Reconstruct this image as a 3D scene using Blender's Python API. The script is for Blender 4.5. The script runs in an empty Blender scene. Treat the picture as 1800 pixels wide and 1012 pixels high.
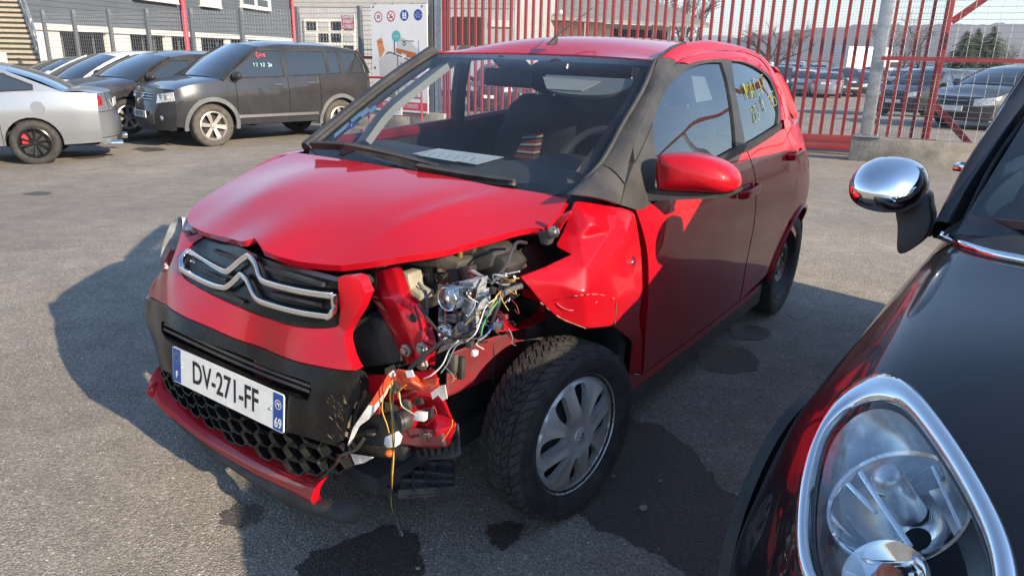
import bpy, bmesh, math, random
import numpy as np
from mathutils import Vector, Matrix
from mathutils.geometry import delaunay_2d_cdt
R = math.radians
random.seed(7)
scene = bpy.context.scene
col = scene.collection

# ---------------------------------------------------------------- camera
F_PX, PITCH, ROLL, CAM_H = 1289.64, .3094, .0232, 1.3842
cam_data = bpy.data.cameras.new('camera')
cam_data.sensor_width = 36.0
cam_data.lens = F_PX / 1800 * 36.0
cam_data.clip_start, cam_data.clip_end = .05, 6000
cam = bpy.data.objects.new('camera', cam_data)
col.objects.link(cam)
cp_, sp_ = math.cos(PITCH), math.sin(PITCH)
cr_, sr_ = math.cos(ROLL), math.sin(ROLL)
_f, _u, _r = np.array([0, cp_, -sp_]), np.array([0, sp_, cp_]), np.array([1., 0, 0])
CR, CU, CF = cr_ * _r + sr_ * _u, -sr_ * _r + cr_ * _u, _f
cam.matrix_world = Matrix(((CR[0], CU[0], -CF[0], 0), (CR[1], CU[1], -CF[1], 0), (CR[2], CU[2], -CF[2], CAM_H), (0, 0, 0, 1)))
scene.camera = cam

# ---------------------------------------------------------------- sky, sun, exposure
SUN = Vector((1.735, -1.623, 1.0)).normalized()
SUN_EL = math.asin(SUN.z)
world = bpy.data.worlds.new('World')
scene.world = world
world.use_nodes = True
wn = world.node_tree.nodes
wl = world.node_tree.links
bg = wn['Background']
sky = wn.new('ShaderNodeTexSky')
sky.sky_type = 'NISHITA'
sky.sun_disc = False
sky.sun_elevation = SUN_EL
sky.sun_rotation = math.atan2(SUN.x, SUN.y)
sky.air_density, sky.dust_density, sky.ozone_density = 1.1, .35, 3.5
wl.new(sky.outputs[0], bg.inputs[0])
bg.inputs[1].default_value = .122
sun_data = bpy.data.lights.new('sun', 'SUN')
sun_data.energy = 4.7
sun_data.angle = R(.53)
sun_data.color = (1, .83, .62)
sun = bpy.data.objects.new('sun', sun_data)
col.objects.link(sun)
sun.rotation_euler = SUN.to_track_quat('Z', 'Y').to_euler()
vs = scene.view_settings
vs.view_transform, vs.look, vs.gamma, vs.use_curve_mapping = 'Standard', 'None', 1, False
vs.exposure = 1.15
scene.cycles.max_bounces = 8
scene.cycles.transparent_max_bounces = 16
scene.cycles.caustics_reflective = False
scene.cycles.caustics_refractive = False
try:
    scene.cycles.use_denoising = True
except Exception:
    pass

# ---------------------------------------------------------------- helpers: sight lines of the surveyed camera
CAM = np.array([0, 0, CAM_H])


def ray(u, v):
    return (u - 900) / F_PX * CR + (506 - v) / F_PX * CU + CF


def at_dist(u, v, d):
    return CAM + ray(u, v) * d


def on_z(u, v, z=0.):
    d = ray(u, v)
    return CAM + d * ((z - CAM_H) / d[2])


class Frame:
    """a local frame (car, wall ...) : finds the point of a sight line on one of its planes or surfaces"""
    def __init__(s, loc, rot):
        s.loc, s.rot = np.array(loc, float), rot
        s.M = np.array(Matrix.Rotation(rot[2], 3, 'Z') @ Matrix.Rotation(rot[1], 3, 'Y') @ Matrix.Rotation(rot[0], 3, 'X'))
        s.O = s.M.T @ (CAM - s.loc)

    def d(s, u, v):
        return s.M.T @ ray(u, v)

    def pl(s, u, v, ax, val):
        d = s.d(u, v); k = 'xyz'.index(ax)
        return s.O + d * ((val - s.O[k]) / d[k])

    def X(s, u, v, x): return s.pl(u, v, 'x', x)
    def Y(s, u, v, y): return s.pl(u, v, 'y', y)
    def Z(s, u, v, z): return s.pl(u, v, 'z', z)

    def surf(s, u, v, ax, fn, t0=.4, t1=7., ok=None):
        """first crossing of coordinate ax with fn(other two)"""
        d = s.d(u, v); k = 'xyz'.index(ax); o = [i for i in range(3) if i != k]
        t = np.linspace(t0, t1, 500)
        P = s.O + t[:, None] * d
        g = P[:, k] - fn(P[:, o[0]], P[:, o[1]])
        i = np.nonzero(g[:-1] * g[1:] <= 0)[0]
        if ok is not None: i = np.array([q for q in i if ok(P[q])], int)
        if len(i) == 0:
            j = int(np.argmin(np.abs(g)))
            return P[j]
        a, b = t[i[0]], t[i[0] + 1]
        ga = g[i[0]]
        for _ in range(30):
            m = (a + b) / 2; p = s.O + m * d
            gm = p[k] - fn(np.array([p[o[0]]]), np.array([p[o[1]]]))[0]
            if gm * ga > 0: a, ga = m, gm
            else: b = m
        return s.O + (a + b) / 2 * d

    def w(s, p): return s.M @ np.asarray(p, float) + s.loc


class TPS:
    """smooth height surface through scattered control points"""
    def __init__(s, pts, lam=1e-4):
        P = np.array(pts, float); s.c = P[:, :2]; n = len(P)
        K = s._k(np.linalg.norm(s.c[:, None] - s.c[None], axis=2)) + lam * np.eye(n)
        Q = np.c_[np.ones(n), s.c]
        A = np.block([[K, Q], [Q.T, np.zeros((3, 3))]])
        s.w = np.linalg.solve(A, np.r_[P[:, 2], 0, 0, 0])

    @staticmethod
    def _k(r):
        r = np.maximum(r, 1e-9)
        return r * r * np.log(r)

    def __call__(s, a, b):
        a, b = np.broadcast_arrays(np.asarray(a, float), np.asarray(b, float))
        q = np.stack([a.ravel(), b.ravel()], 1)
        r = np.linalg.norm(q[:, None] - s.c[None], axis=2)
        v = s._k(r) @ s.w[:-3] + s.w[-3] + q @ s.w[-2:]
        return v.reshape(a.shape)


def interp(xs, ys):
    """monotone-ish cubic through knots"""
    xs, ys = np.array(xs, float), np.array(ys, float)
    m = np.gradient(ys, xs)
    d = np.diff(ys) / np.diff(xs)
    for i in range(1, len(xs) - 1):
        m[i] = 0 if d[i - 1] * d[i] <= 0 else 2 * d[i - 1] * d[i] / (d[i - 1] + d[i])
    m[0], m[-1] = d[0], d[-1]

    def f(x):
        x = np.clip(np.asarray(x, float), xs[0], xs[-1])
        i = np.clip(np.searchsorted(xs, x) - 1, 0, len(xs) - 2)
        h = xs[i + 1] - xs[i]; t = (x - xs[i]) / h
        return (ys[i] * (1 + 2 * t) * (1 - t) ** 2 + m[i] * h * t * (1 - t) ** 2 + ys[i + 1] * t * t * (3 - 2 * t) + m[i + 1] * h * t * t * (t - 1))
    return f


def spline(pts, n=6, closed=False):
    """Catmull-Rom through points; a point given twice in a row is a sharp corner"""
    P = [np.array(p, float) for p in pts]
    runs, cur = [], [P[0]]
    for a, b in zip(P[:-1], P[1:]):
        if np.allclose(a, b):
            runs.append(cur); cur = [b]
        else:
            cur.append(b)
    runs.append(cur)
    if closed and len(runs) == 1:
        Q = runs[0]; m = len(Q); out = []
        for i in range(m):
            p0, p1, p2, p3 = Q[i - 1], Q[i], Q[(i + 1) % m], Q[(i + 2) % m]
            for k in range(n):
                t = k / n
                out.append(.5 * (2 * p1 + (p2 - p0) * t + (2 * p0 - 5 * p1 + 4 * p2 - p3) * t * t + (3 * p1 - p0 - 3 * p2 + p3) * t ** 3))
        return out
    if closed:
        runs[-1].append(runs[0][0])
    out = []
    for Q in runs:
        if len(Q) < 2: continue
        E = [2 * Q[0] - Q[1]] + Q + [2 * Q[-1] - Q[-2]]
        for i in range(1, len(E) - 2):
            p0, p1, p2, p3 = E[i - 1:i + 3]
            for k in range(n):
                t = k / n
                out.append(.5 * (2 * p1 + (p2 - p0) * t + (2 * p0 - 5 * p1 + 4 * p2 - p3) * t * t + (3 * p1 - p0 - 3 * p2 + p3) * t ** 3))
    if not closed: out.append(runs[-1][-1])
    return out


# ---------------------------------------------------------------- helpers: meshes
class MB:
    def __init__(s): s.v, s.f, s.mi, s.cur = [], [], [], 0

    def add(s, vs, fs):
        o = len(s.v)
        s.v.extend([tuple(map(float, p)) for p in vs])
        s.f.extend([tuple(i + o for i in f) for f in fs])
        s.mi.extend([s.cur] * len(fs))
        return s

    def box(s, c, size, rot=None, taper=1.):
        hx, hy, hz = [q / 2 for q in size]
        V = [(-hx, -hy, -hz), (hx, -hy, -hz), (hx, hy, -hz), (-hx, hy, -hz), (-hx * taper, -hy * taper, hz), (hx * taper, -hy * taper, hz), (hx * taper, hy * taper, hz), (-hx * taper, hy * taper, hz)]
        if rot is not None:
            Mx = Matrix.Rotation(rot[2], 3, 'Z') @ Matrix.Rotation(rot[1], 3, 'Y') @ Matrix.Rotation(rot[0], 3, 'X')
            V = [Mx @ Vector(p) for p in V]
        V = [(p[0] + c[0], p[1] + c[1], p[2] + c[2]) for p in V]
        return s.add(V, [(0, 3, 2, 1), (4, 5, 6, 7), (0, 1, 5, 4), (1, 2, 6, 5), (2, 3, 7, 6), (3, 0, 4, 7)])

    def bar(s, a, b, w, h, up=(0, 0, 1)):
        """rectangular bar from a to b"""
        a, b = Vector(a), Vector(b); d = (b - a).normalized()
        x = d.cross(Vector(up))
        if x.length < 1e-4: x = d.cross(Vector((1, 0, 0)))
        x.normalize(); y = x.cross(d)
        V = []
        for p in (a, b):
            for sx, sy in ((-1, -1), (1, -1), (1, 1), (-1, 1)):
                V.append(p + x * (sx * w / 2) + y * (sy * h / 2))
        return s.add(V, [(0, 1, 2, 3)[::-1], (4, 5, 6, 7), (0, 1, 5, 4), (1, 2, 6, 5), (2, 3, 7, 6), (3, 0, 4, 7)])

    def tube(s, pts, r, n=8, cap=True, sq=None):
        P = [Vector(p) for p in pts]; m = len(P)
        rr = r if hasattr(r, '__len__') else [r] * m
        V, Fc = [], []
        nrm = None
        for i, p in enumerate(P):
            t = (P[min(i + 1, m - 1)] - P[max(i - 1, 0)])
            if t.length < 1e-9: t = Vector((0, 0, 1))
            t.normalize()
            if nrm is None:
                nrm = t.orthogonal().normalized()
            else:
                nrm = nrm - t * nrm.dot(t)
                nrm = nrm.normalized() if nrm.length > 1e-6 else t.orthogonal().normalized()
            b = t.cross(nrm)
            for k in range(n):
                a = 2 * math.pi * (k + .5) / n
                V.append(p + (nrm * math.cos(a) + b * math.sin(a)) * rr[i])
        for i in range(m - 1):
            for k in range(n):
                k2 = (k + 1) % n
                Fc.append((i * n + k, i * n + k2, (i + 1) * n + k2, (i + 1) * n + k))
        if cap:
            Fc.append(tuple(range(n))[::-1]); Fc.append(tuple((m - 1) * n + k for k in range(n)))
        return s.add(V, Fc)

    def ribbon(s, pts, side, w, th):
        """flat-section strip along pts; side(i) gives the width direction"""
        P = [Vector(p) for p in pts]; m = len(P); V, Fc = [], []
        for i, p in enumerate(P):
            t = (P[min(i + 1, m - 1)] - P[max(i - 1, 0)]).normalized()
            x = Vector(side(i) if callable(side) else side); x = (x - t * x.dot(t)).normalized(); y = t.cross(x)
            ww = w[i] if hasattr(w, '__len__') else w
            for sx, sy in ((-1, -1), (1, -1), (1, 1), (-1, 1)):
                V.append(p + x * (sx * ww / 2) + y * (sy * th / 2))
        for i in range(m - 1):
            for k in range(4):
                k2 = (k + 1) % 4
                Fc.append((i * 4 + k, i * 4 + k2, i * 4 + 4 + k2, i * 4 + 4 + k))
        Fc.append((3, 2, 1, 0)); Fc.append(tuple((m - 1) * 4 + k for k in range(4)))
        return s.add(V, Fc)

    def lathe(s, prof, c=(0, 0, 0), ax='y', n=32, close=False):
        """profile [(r, h)] turned about axis ax through c"""
        V, Fc = [], []
        for r, h in prof:
            for k in range(n):
                a = 2 * math.pi * k / n
                p = {'y': (r * math.cos(a), h, r * math.sin(a)), 'z': (r * math.cos(a), r * math.sin(a), h), 'x': (h, r * math.cos(a), r * math.sin(a))}[ax]
                V.append((p[0] + c[0], p[1] + c[1], p[2] + c[2]))
        for i in range(len(prof) - 1):
            for k in range(n):
                k2 = (k + 1) % n
                Fc.append((i * n + k, i * n + k2, i * n + n + k2, i * n + n + k))
        if close:
            Fc.append(tuple(range(n))); Fc.append(tuple((len(prof) - 1) * n + k for k in range(n)))
        return s.add(V, Fc)

    def grid(s, rows):
        """quad sheet through rows of points"""
        n, m = len(rows), len(rows[0])
        V = [p for r in rows for p in r]
        return s.add(V, [(i * m + j, i * m + j + 1, i * m + m + j + 1, i * m + m + j) for i in range(n - 1) for j in range(m - 1)])

    def prism(s, poly, d):
        """closed polygon (3D points) pushed along d"""
        n = len(poly); d = np.array(d, float)
        V = [np.array(p, float) for p in poly] + [np.array(p, float) + d for p in poly]
        return s.add(V, [tuple(range(n)), tuple(range(2 * n - 1, n - 1, -1))] + [(i, i + n, (i + 1) % n + n, (i + 1) % n) for i in range(n)])

    def blob(s, c, size, n=10, m=7, rot=0, jit=0, seed=0):
        rg = random.Random(seed); V = []; Fc = []
        for i in range(m + 1):
            th = math.pi * i / m
            for k in range(n):
                a = 2 * math.pi * k / n
                j = 1 + rg.uniform(-jit, jit)
                x, y, z = size[0] * math.sin(th) * math.cos(a) * j, size[1] * math.sin(th) * math.sin(a) * j, size[2] * math.cos(th) * j
                V.append((c[0] + x * math.cos(rot) - y * math.sin(rot), c[1] + x * math.sin(rot) + y * math.cos(rot), c[2] + z))
        for i in range(m):
            for k in range(n):
                k2 = (k + 1) % n
                Fc.append((i * n + k, (i + 1) * n + k, (i + 1) * n + k2, i * n + k2))
        return s.add(V, Fc)

    def mesh(s, name, mats, smooth=38, weld=1e-5, recalc=True, bevel=0):
        me = bpy.data.meshes.new(name)
        me.from_pydata(s.v, [], s.f)
        mats = mats if isinstance(mats, (list, tuple)) else [mats]
        for m in mats: me.materials.append(m)
        if len(mats) > 1: me.polygons.foreach_set('material_index', s.mi)
        bm = bmesh.new(); bm.from_mesh(me)
        if weld: bmesh.ops.remove_doubles(bm, verts=bm.verts, dist=weld)
        if recalc: bmesh.ops.recalc_face_normals(bm, faces=bm.faces)
        if bevel:
            eg = [e for e in bm.edges if len(e.link_faces) == 2 and e.calc_face_angle(0) > .6]
            bmesh.ops.bevel(bm, geom=eg, offset=bevel, segments=2, affect='EDGES', profile=.5, clamp_overlap=True)
        bm.to_mesh(me); bm.free()
        if smooth:
            me.polygons.foreach_set('use_smooth', [True] * len(me.polygons))
            me.set_sharp_from_angle(angle=R(smooth))
        me.update()
        return me

    def build(s, name, mats, parent=None, **k):
        return link(name, s.mesh(name, mats, **k), parent)


def link(name, data, parent=None):
    o = bpy.data.objects.new(name, data)
    col.objects.link(o)
    if parent is not None: o.parent = parent
    return o


def thing(name, label, cat, loc=(0, 0, 0), rot=(0, 0, 0), group=None):
    o = bpy.data.objects.new(name, None)
    o.empty_display_size = .2
    col.objects.link(o)
    o.location, o.rotation_euler = loc, rot
    return tag(o, label, cat, group)


def tag(o, label=None, cat=None, group=None, kind=None):
    for k, v in (('label', label), ('category', cat), ('group', group), ('kind', kind)):
        if v: o[k] = v
    return o


def dup(root, loc=None, rot=None, label=None, group=None, swap=None, keep=None):
    """copy of a thing, its parts and their sub-parts; swap maps materials for the copies"""
    def cp(o, par):
        if keep and par is not None and o.name.split('.')[0] not in keep: return None
        c = o.copy(); col.objects.link(c)
        if par is not None:
            c.parent = par
        if swap and c.type == 'MESH':
            for i, sl in enumerate(c.material_slots):
                if sl.material in swap:
                    sl.link = 'OBJECT'; sl.material = swap[o.material_slots[i].material] if o.material_slots[i].material in swap else sl.material
        for ch in list(o.children): cp(ch, c)
        return c
    r = cp(root, None)
    if loc is not None: r.location = loc
    if rot is not None: r.rotation_euler = rot
    if label: r['label'] = label
    if group: r['group'] = group
    return r


def poly_fill(outline, holes=(), step=.03):
    """2D outline (+holes) -> dense triangle mesh (points, tris, boundary loops)"""
    loops = [outline] + list(holes)
    pts, eds, lid = [], [], []
    for L in loops:
        o = len(pts); q = []
        L = [np.array(p[:2], float) for p in L]
        for a, b in zip(L, L[1:] + L[:1]):
            n = max(1, int(np.linalg.norm(b - a) / (step * .8)))
            for k in range(n): q.append(a + (b - a) * k / n)
        pts += q; lid.append((o, len(q)))
        eds += [(o + i, o + (i + 1) % len(q)) for i in range(len(q))]
    nb = len(pts)
    A = np.array(pts[:lid[0][1]]); lo, hi = A.min(0), A.max(0)
    segs = np.array([(pts[a], pts[b]) for a, b in eds])
    gx = np.arange(lo[0] + step / 2, hi[0], step); gy = np.arange(lo[1] + step / 2, hi[1], step)
    if len(gx) and len(gy):
        G = np.array([(x + (step / 2 if j % 2 else 0), y) for j, y in enumerate(gy) for x in gx])
        ins = np.zeros(len(G), bool)
        for (x1, y1), (x2, y2) in segs:
            c = ((y1 > G[:, 1]) != (y2 > G[:, 1]))
            if abs(y2 - y1) > 1e-12:
                ins ^= c & (G[:, 0] < (x2 - x1) * (G[:, 1] - y1) / (y2 - y1) + x1)
        G = G[ins]
        if len(G):
            dmin = np.full(len(G), 1e9)
            for a, b in segs:
                d = b - a; L2 = max(d @ d, 1e-12)
                t = np.clip(((G - a) @ d) / L2, 0, 1)
                dmin = np.minimum(dmin, np.linalg.norm(G - (a + t[:, None] * d), axis=1))
            G = G[dmin > step * .45]
            pts += list(G)
    vo, eo, fo, ov, oe, of = delaunay_2d_cdt([Vector(p) for p in pts], eds, [], 0, 1e-6)
    V = np.array([(p[0], p[1]) for p in vo])
    c = np.array([V[list(f)].mean(0) for f in fo])

    def inside(H):
        H = np.array([p[:2] for p in H]); r = np.zeros(len(c), bool)
        for (x1, y1), (x2, y2) in zip(H, np.roll(H, -1, 0)):
            if abs(y2 - y1) > 1e-12:
                r ^= ((y1 > c[:, 1]) != (y2 > c[:, 1])) & (c[:, 0] < (x2 - x1) * (c[:, 1] - y1) / (y2 - y1) + x1)
        return r
    keep = inside(outline)
    for H in holes: keep &= ~inside(H)
    fo = [f for f, k in zip(fo, keep) if k]
    return V, [tuple(f) for f in fo]


def sheet(outline, lift, th=None, holes=(), step=.03, mb=None, edge=None):
    """trimmed panel: 2D outline on a height surface; lift(a, b) -> Nx3; th = 3-vector(s) inward for its folded edge"""
    V, Fc = poly_fill(outline, holes, step)
    P = lift(V[:, 0], V[:, 1])
    mb = mb or MB()
    mb.add(P, Fc)
    if th is not None:
        from collections import Counter
        cnt = Counter()
        for f in Fc:
            for a, b in zip(f, f[1:] + f[:1]): cnt[(min(a, b), max(a, b))] += 1
        T = np.array(th, float)
        for (a, b), n in cnt.items():
            if n == 1: mb.add([P[a], P[b], P[b] + T, P[a] + T], [(0, 1, 2, 3)])
    return mb


def text_mesh(txt, size, depth=.0, bold=0, sx=1.):
    cu = bpy.data.curves.new('lettering', 'FONT')
    cu.body = txt; cu.size = size; cu.align_x = 'CENTER'; cu.align_y = 'CENTER'; cu.extrude = depth; cu.offset = bold; cu.resolution_u = 3
    o = bpy.data.objects.new('lettering', cu); col.objects.link(o)
    dg = bpy.context.evaluated_depsgraph_get(); dg.update()
    me = bpy.data.meshes.new_from_object(o.evaluated_get(dg))
    bpy.data.objects.remove(o); bpy.data.curves.remove(cu)
    V = [(v.co.x * sx, v.co.y, v.co.z) for v in me.vertices]; Fc = [tuple(p.vertices) for p in me.polygons]
    bpy.data.meshes.remove(me)
    return V, Fc


def put_text(mb, txt, size, o, ex, ey, sx=1., bold=0, depth=0.):
    """letters laid in the plane spanned by ex, ey about o"""
    V, Fc = text_mesh(txt, size, depth, bold, sx)
    o, ex, ey = np.array(o, float), np.array(ex, float), np.array(ey, float)
    ez = np.cross(ex, ey)
    mb.add([o + ex * p[0] + ey * p[1] + ez * p[2] for p in V], Fc)
    return mb


STROKES = {'M': [[(0, 0), (.1, 1), (.45, .35), (.8, 1), (.95, 0)]], 'A': [[(0, 0), (.45, 1), (.85, 0)], [(.15, .4), (.7, .38)]], 'C': [[(.8, .85), (.4, 1), (.05, .5), (.35, 0), (.8, .15)]], 'I': [[(.4, 1), (.42, 0)]], 'F': [[(.75, 1), (.1, .97), (.12, 0)], [(.1, .55), (.6, .55)]],
           'G': [[(.8, .85), (.4, 1), (.05, .5), (.35, 0), (.8, .1), (.8, .45), (.5, .45)]], 'N': [[(.05, 0), (.1, 1), (.75, .05), (.8, 1)]], '2': [[(.1, .8), (.45, 1), (.75, .7), (.1, 0), (.8, .03)]], '3': [[(.1, .95), (.6, 1), (.35, .55), (.75, .35), (.45, 0), (.05, .1)]], '1': [[(.15, .75), (.42, 1), (.42, 0)]],
           '5': [[(.75, 1), (.2, 1), (.15, .6), (.6, .6), (.7, .25), (.4, 0), (.05, .1)]], '7': [[(.05, 1), (.8, 1), (.35, 0)]], '4': [[(.6, 0), (.6, 1), (.05, .35), (.85, .35)]], '0': [[(.4, 1), (.05, .5), (.4, 0), (.75, .5), (.4, 1)]], '.': [[(.3, .1), (.38, .04)]], ' ': []}


def hand(mb, txt, size, o, ex, ey, r, seed=0, lift=.003):
    """brush-pen handwriting, stroke by stroke"""
    rg = random.Random(seed); o, ex, ey = np.array(o, float), np.array(ex, float), np.array(ey, float)
    ez = np.cross(ex, ey); x = -len(txt) * size * .42
    for ch in txt:
        k = rg.uniform(.85, 1.15); dy = rg.uniform(-.1, .1)
        for st in STROKES[ch]:
            P = [o + ex * (x + p[0] * size * .72 * k + rg.uniform(-.03, .03) * size) + ey * ((p[1] - .5 + dy) * size * k + rg.uniform(-.03, .03) * size) + ez * lift for p in st]
            P = spline(P, 3) if len(P) > 2 else P
            mb.tube(P, [r * rg.uniform(.6, 1.2) for _ in P], 4)
        x += size * .84
    return mb

# ---------------------------------------------------------------- materials
MAT = {}


def mat(name, color, rough=.5, metal=0., coat=0., var=.0, vscale=8., bump=0., bscale=60., spec=None, rvar=0., trans=0., ior=1.45, emit=None, var2=None):
    """principled material with procedural variation of colour, gloss and relief"""
    m = bpy.data.materials.new(name); m.use_nodes = True
    nt = m.node_tree; N, L = nt.nodes, nt.links
    b = N['Principled BSDF']
    c = (*color, 1)
    b.inputs['Base Color'].default_value = c
    b.inputs['Roughness'].default_value = rough
    b.inputs['Metallic'].default_value = metal
    if coat:
        b.inputs['Coat Weight'].default_value = coat; b.inputs['Coat Roughness'].default_value = .03
    if spec is not None: b.inputs['Specular IOR Level'].default_value = spec
    b.inputs['IOR'].default_value = ior
    if trans: b.inputs['Transmission Weight'].default_value = trans
    tc = N.new('ShaderNodeTexCoord')
    if var or rvar:
        nz = N.new('ShaderNodeTexNoise'); nz.inputs['Scale'].default_value = vscale; nz.inputs['Detail'].default_value = 6; nz.inputs['Roughness'].default_value = .62
        L.new(tc.outputs['Object'], nz.inputs['Vector'])
        if var:
            mx = N.new('ShaderNodeMix'); mx.data_type = 'RGBA'
            rp = N.new('ShaderNodeValToRGB'); rp.color_ramp.elements[0].position = .36; rp.color_ramp.elements[1].position = .68
            L.new(nz.outputs['Fac'], rp.inputs[0]); L.new(rp.outputs[0], mx.inputs[0])
            mx.inputs[6].default_value = c
            c2 = var2 or tuple(min(1, q * (1 - var) + .02 * var) for q in color)
            mx.inputs[7].default_value = (*c2, 1)
            L.new(mx.outputs[2], b.inputs['Base Color'])
        if rvar:
            mr = N.new('ShaderNodeMapRange'); mr.inputs[1].default_value = .3; mr.inputs[2].default_value = .7
            mr.inputs[3].default_value = max(0, rough - rvar); mr.inputs[4].default_value = min(1, rough + rvar)
            L.new(nz.outputs['Fac'], mr.inputs[0]); L.new(mr.outputs[0], b.inputs['Roughness'])
    if bump:
        n2 = N.new('ShaderNodeTexNoise'); n2.inputs['Scale'].default_value = bscale; n2.inputs['Detail'].default_value = 4
        L.new(tc.outputs['Object'], n2.inputs['Vector'])
        bp = N.new('ShaderNodeBump'); bp.inputs['Strength'].default_value = bump; bp.inputs['Distance'].default_value = .01
        L.new(n2.outputs['Fac'], bp.inputs['Height']); L.new(bp.outputs[0], b.inputs['Normal'])
    if emit: b.inputs['Emission Color'].default_value = (*emit, 1); b.inputs['Emission Strength'].default_value = 1
    MAT[name] = m
    return m


def paint(name, color, metal=0., dust=.25, rough=.28, dustc=(.30, .27, .23)):
    """car paint: clear coat over colour, thin uneven road dust"""
    m = mat(name, color, rough, metal, coat=1., spec=.12)
    nt = m.node_tree; N, L = nt.nodes, nt.links; b = N['Principled BSDF']
    b.inputs['Coat Weight'].default_value = .75
    tc = N.new('ShaderNodeTexCoord')
    n1 = N.new('ShaderNodeTexNoise'); n1.inputs['Scale'].default_value = 2.3; n1.inputs['Detail'].default_value = 8; n1.inputs['Roughness'].default_value = .7
    n2 = N.new('ShaderNodeTexNoise'); n2.inputs['Scale'].default_value = 320; n2.inputs['Detail'].default_value = 2
    L.new(tc.outputs['Object'], n1.inputs[0]); L.new(tc.outputs['Object'], n2.inputs[0])
    mr = N.new('ShaderNodeMapRange'); mr.inputs[1].default_value = .42; mr.inputs[2].default_value = .75; mr.inputs[3].default_value = dust * .06; mr.inputs[4].default_value = dust * .55
    L.new(n1.outputs[0], mr.inputs[0])
    m2 = N.new('ShaderNodeMapRange'); m2.inputs[1].default_value = .66; m2.inputs[2].default_value = .74; m2.inputs[3].default_value = 0; m2.inputs[4].default_value = dust * 1.2
    L.new(n2.outputs[0], m2.inputs[0])
    ad = N.new('ShaderNodeMath'); ad.operation = 'ADD'; ad.use_clamp = True
    L.new(mr.outputs[0], ad.inputs[0]); L.new(m2.outputs[0], ad.inputs[1])
    mx = N.new('ShaderNodeMix'); mx.data_type = 'RGBA'; mx.inputs[6].default_value = (*color, 1); mx.inputs[7].default_value = (*dustc, 1)
    L.new(ad.outputs[0], mx.inputs[0]); L.new(mx.outputs[2], b.inputs['Base Color'])
    cr = N.new('ShaderNodeMapRange'); cr.inputs[3].default_value = .025; cr.inputs[4].default_value = .025 + dust * .5
    L.new(ad.outputs[0], cr.inputs[0]); L.new(cr.outputs[0], b.inputs['Coat Roughness'])
    return m


def glass(name, tint=(.75, .8, .8), refl=.9, dust=0., rough=.0, ior=1.5, gain=1.6):
    """window glass as a thin pane: lets light through and mirrors by Fresnel, with a film of dust"""
    m = bpy.data.materials.new(name); m.use_nodes = True
    nt = m.node_tree; N, L = nt.nodes, nt.links
    N.remove(N['Principled BSDF']); out = N['Material Output']
    tr = N.new('ShaderNodeBsdfTransparent'); tr.inputs[0].default_value = (*tint, 1)
    gl = N.new('ShaderNodeBsdfGlossy'); gl.inputs[0].default_value = (refl, refl, refl, 1); gl.inputs['Roughness'].default_value = rough
    lw = N.new('ShaderNodeFresnel'); lw.inputs[0].default_value = ior
    mp = N.new('ShaderNodeMath'); mp.operation = 'MULTIPLY_ADD'; mp.inputs[1].default_value = gain; mp.inputs[2].default_value = .01; mp.use_clamp = True
    L.new(lw.outputs[0], mp.inputs[0])
    mx = N.new('ShaderNodeMixShader'); L.new(mp.outputs[0], mx.inputs[0]); L.new(tr.outputs[0], mx.inputs[1]); L.new(gl.outputs[0], mx.inputs[2])
    last = mx
    if dust:
        df = N.new('ShaderNodeBsdfDiffuse'); df.inputs[0].default_value = (.42, .40, .37, 1)
        tc = N.new('ShaderNodeTexCoord'); nz = N.new('ShaderNodeTexNoise'); nz.inputs['Scale'].default_value = 5; nz.inputs['Detail'].default_value = 10; nz.inputs['Roughness'].default_value = .75
        L.new(tc.outputs['Object'], nz.inputs[0])
        n3 = N.new('ShaderNodeTexNoise'); n3.inputs['Scale'].default_value = 240; n3.inputs['Detail'].default_value = 1
        L.new(tc.outputs['Object'], n3.inputs[0])
        m3 = N.new('ShaderNodeMapRange'); m3.inputs[1].default_value = .66; m3.inputs[2].default_value = .72; m3.inputs[4].default_value = dust * 3
        L.new(n3.outputs[0], m3.inputs[0])
        mr = N.new('ShaderNodeMapRange'); mr.inputs[1].default_value = .35; mr.inputs[2].default_value = .75; mr.inputs[3].default_value = dust * .4; mr.inputs[4].default_value = dust * 1.6
        L.new(nz.outputs[0], mr.inputs[0])
        ad = N.new('ShaderNodeMath'); ad.operation = 'ADD'; ad.use_clamp = True
        L.new(mr.outputs[0], ad.inputs[0]); L.new(m3.outputs[0], ad.inputs[1])
        m2 = N.new('ShaderNodeMixShader'); L.new(ad.outputs[0], m2.inputs[0]); L.new(mx.outputs[0], m2.inputs[1]); L.new(df.outputs[0], m2.inputs[2]); last = m2
    L.new(last.outputs[0], out.inputs[0])
    MAT[name] = m
    return m


M_RED = paint('red_paint', (.42, .0018, .011), 0., .055, .42)
M_REDIN = mat('dull_red_primer', (.30, .008, .020), .5, 0, 0, .55, 9, .15, 40)
M_REDDIRT = mat('dirty_red_panel', (.20, .012, .020), .6, 0, 0, .7, 7, .15, 40, var2=(.055, .042, .040))
M_BLK = mat('black_plastic', (.022, .022, .023), .42, 0, 0, .4, 14, .08, 500, rvar=.08, var2=(.05, .048, .045))
M_BLKM = mat('matt_black_plastic', (.030, .030, .031), .62, 0, 0, .5, 11, .12, 700, var2=(.062, .059, .055))
M_BLKG = mat('gloss_black_plastic', (.006, .006, .007), .26, 0, 0, .3, 9, 0, 60, rvar=.06, var2=(.016, .016, .015), spec=.28)
M_DIRTBLK = mat('dusty_black_plastic', (.024, .024, .024), .7, 0, 0, .9, 9, .2, 90, var2=(.13, .115, .095))
M_TRIM = mat('weathered_grey_trim', (.026, .027, .030), .55, 0, 0, .6, 7, .1, 600, var2=(.060, .057, .053))
M_DARK = mat('cabin_dark', (.012, .012, .013), .8, 0, 0)
M_SEAT = mat('dark_seat_cloth', (.022, .022, .024), .95, 0, 0, .4, 60, .2, 300)
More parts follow.
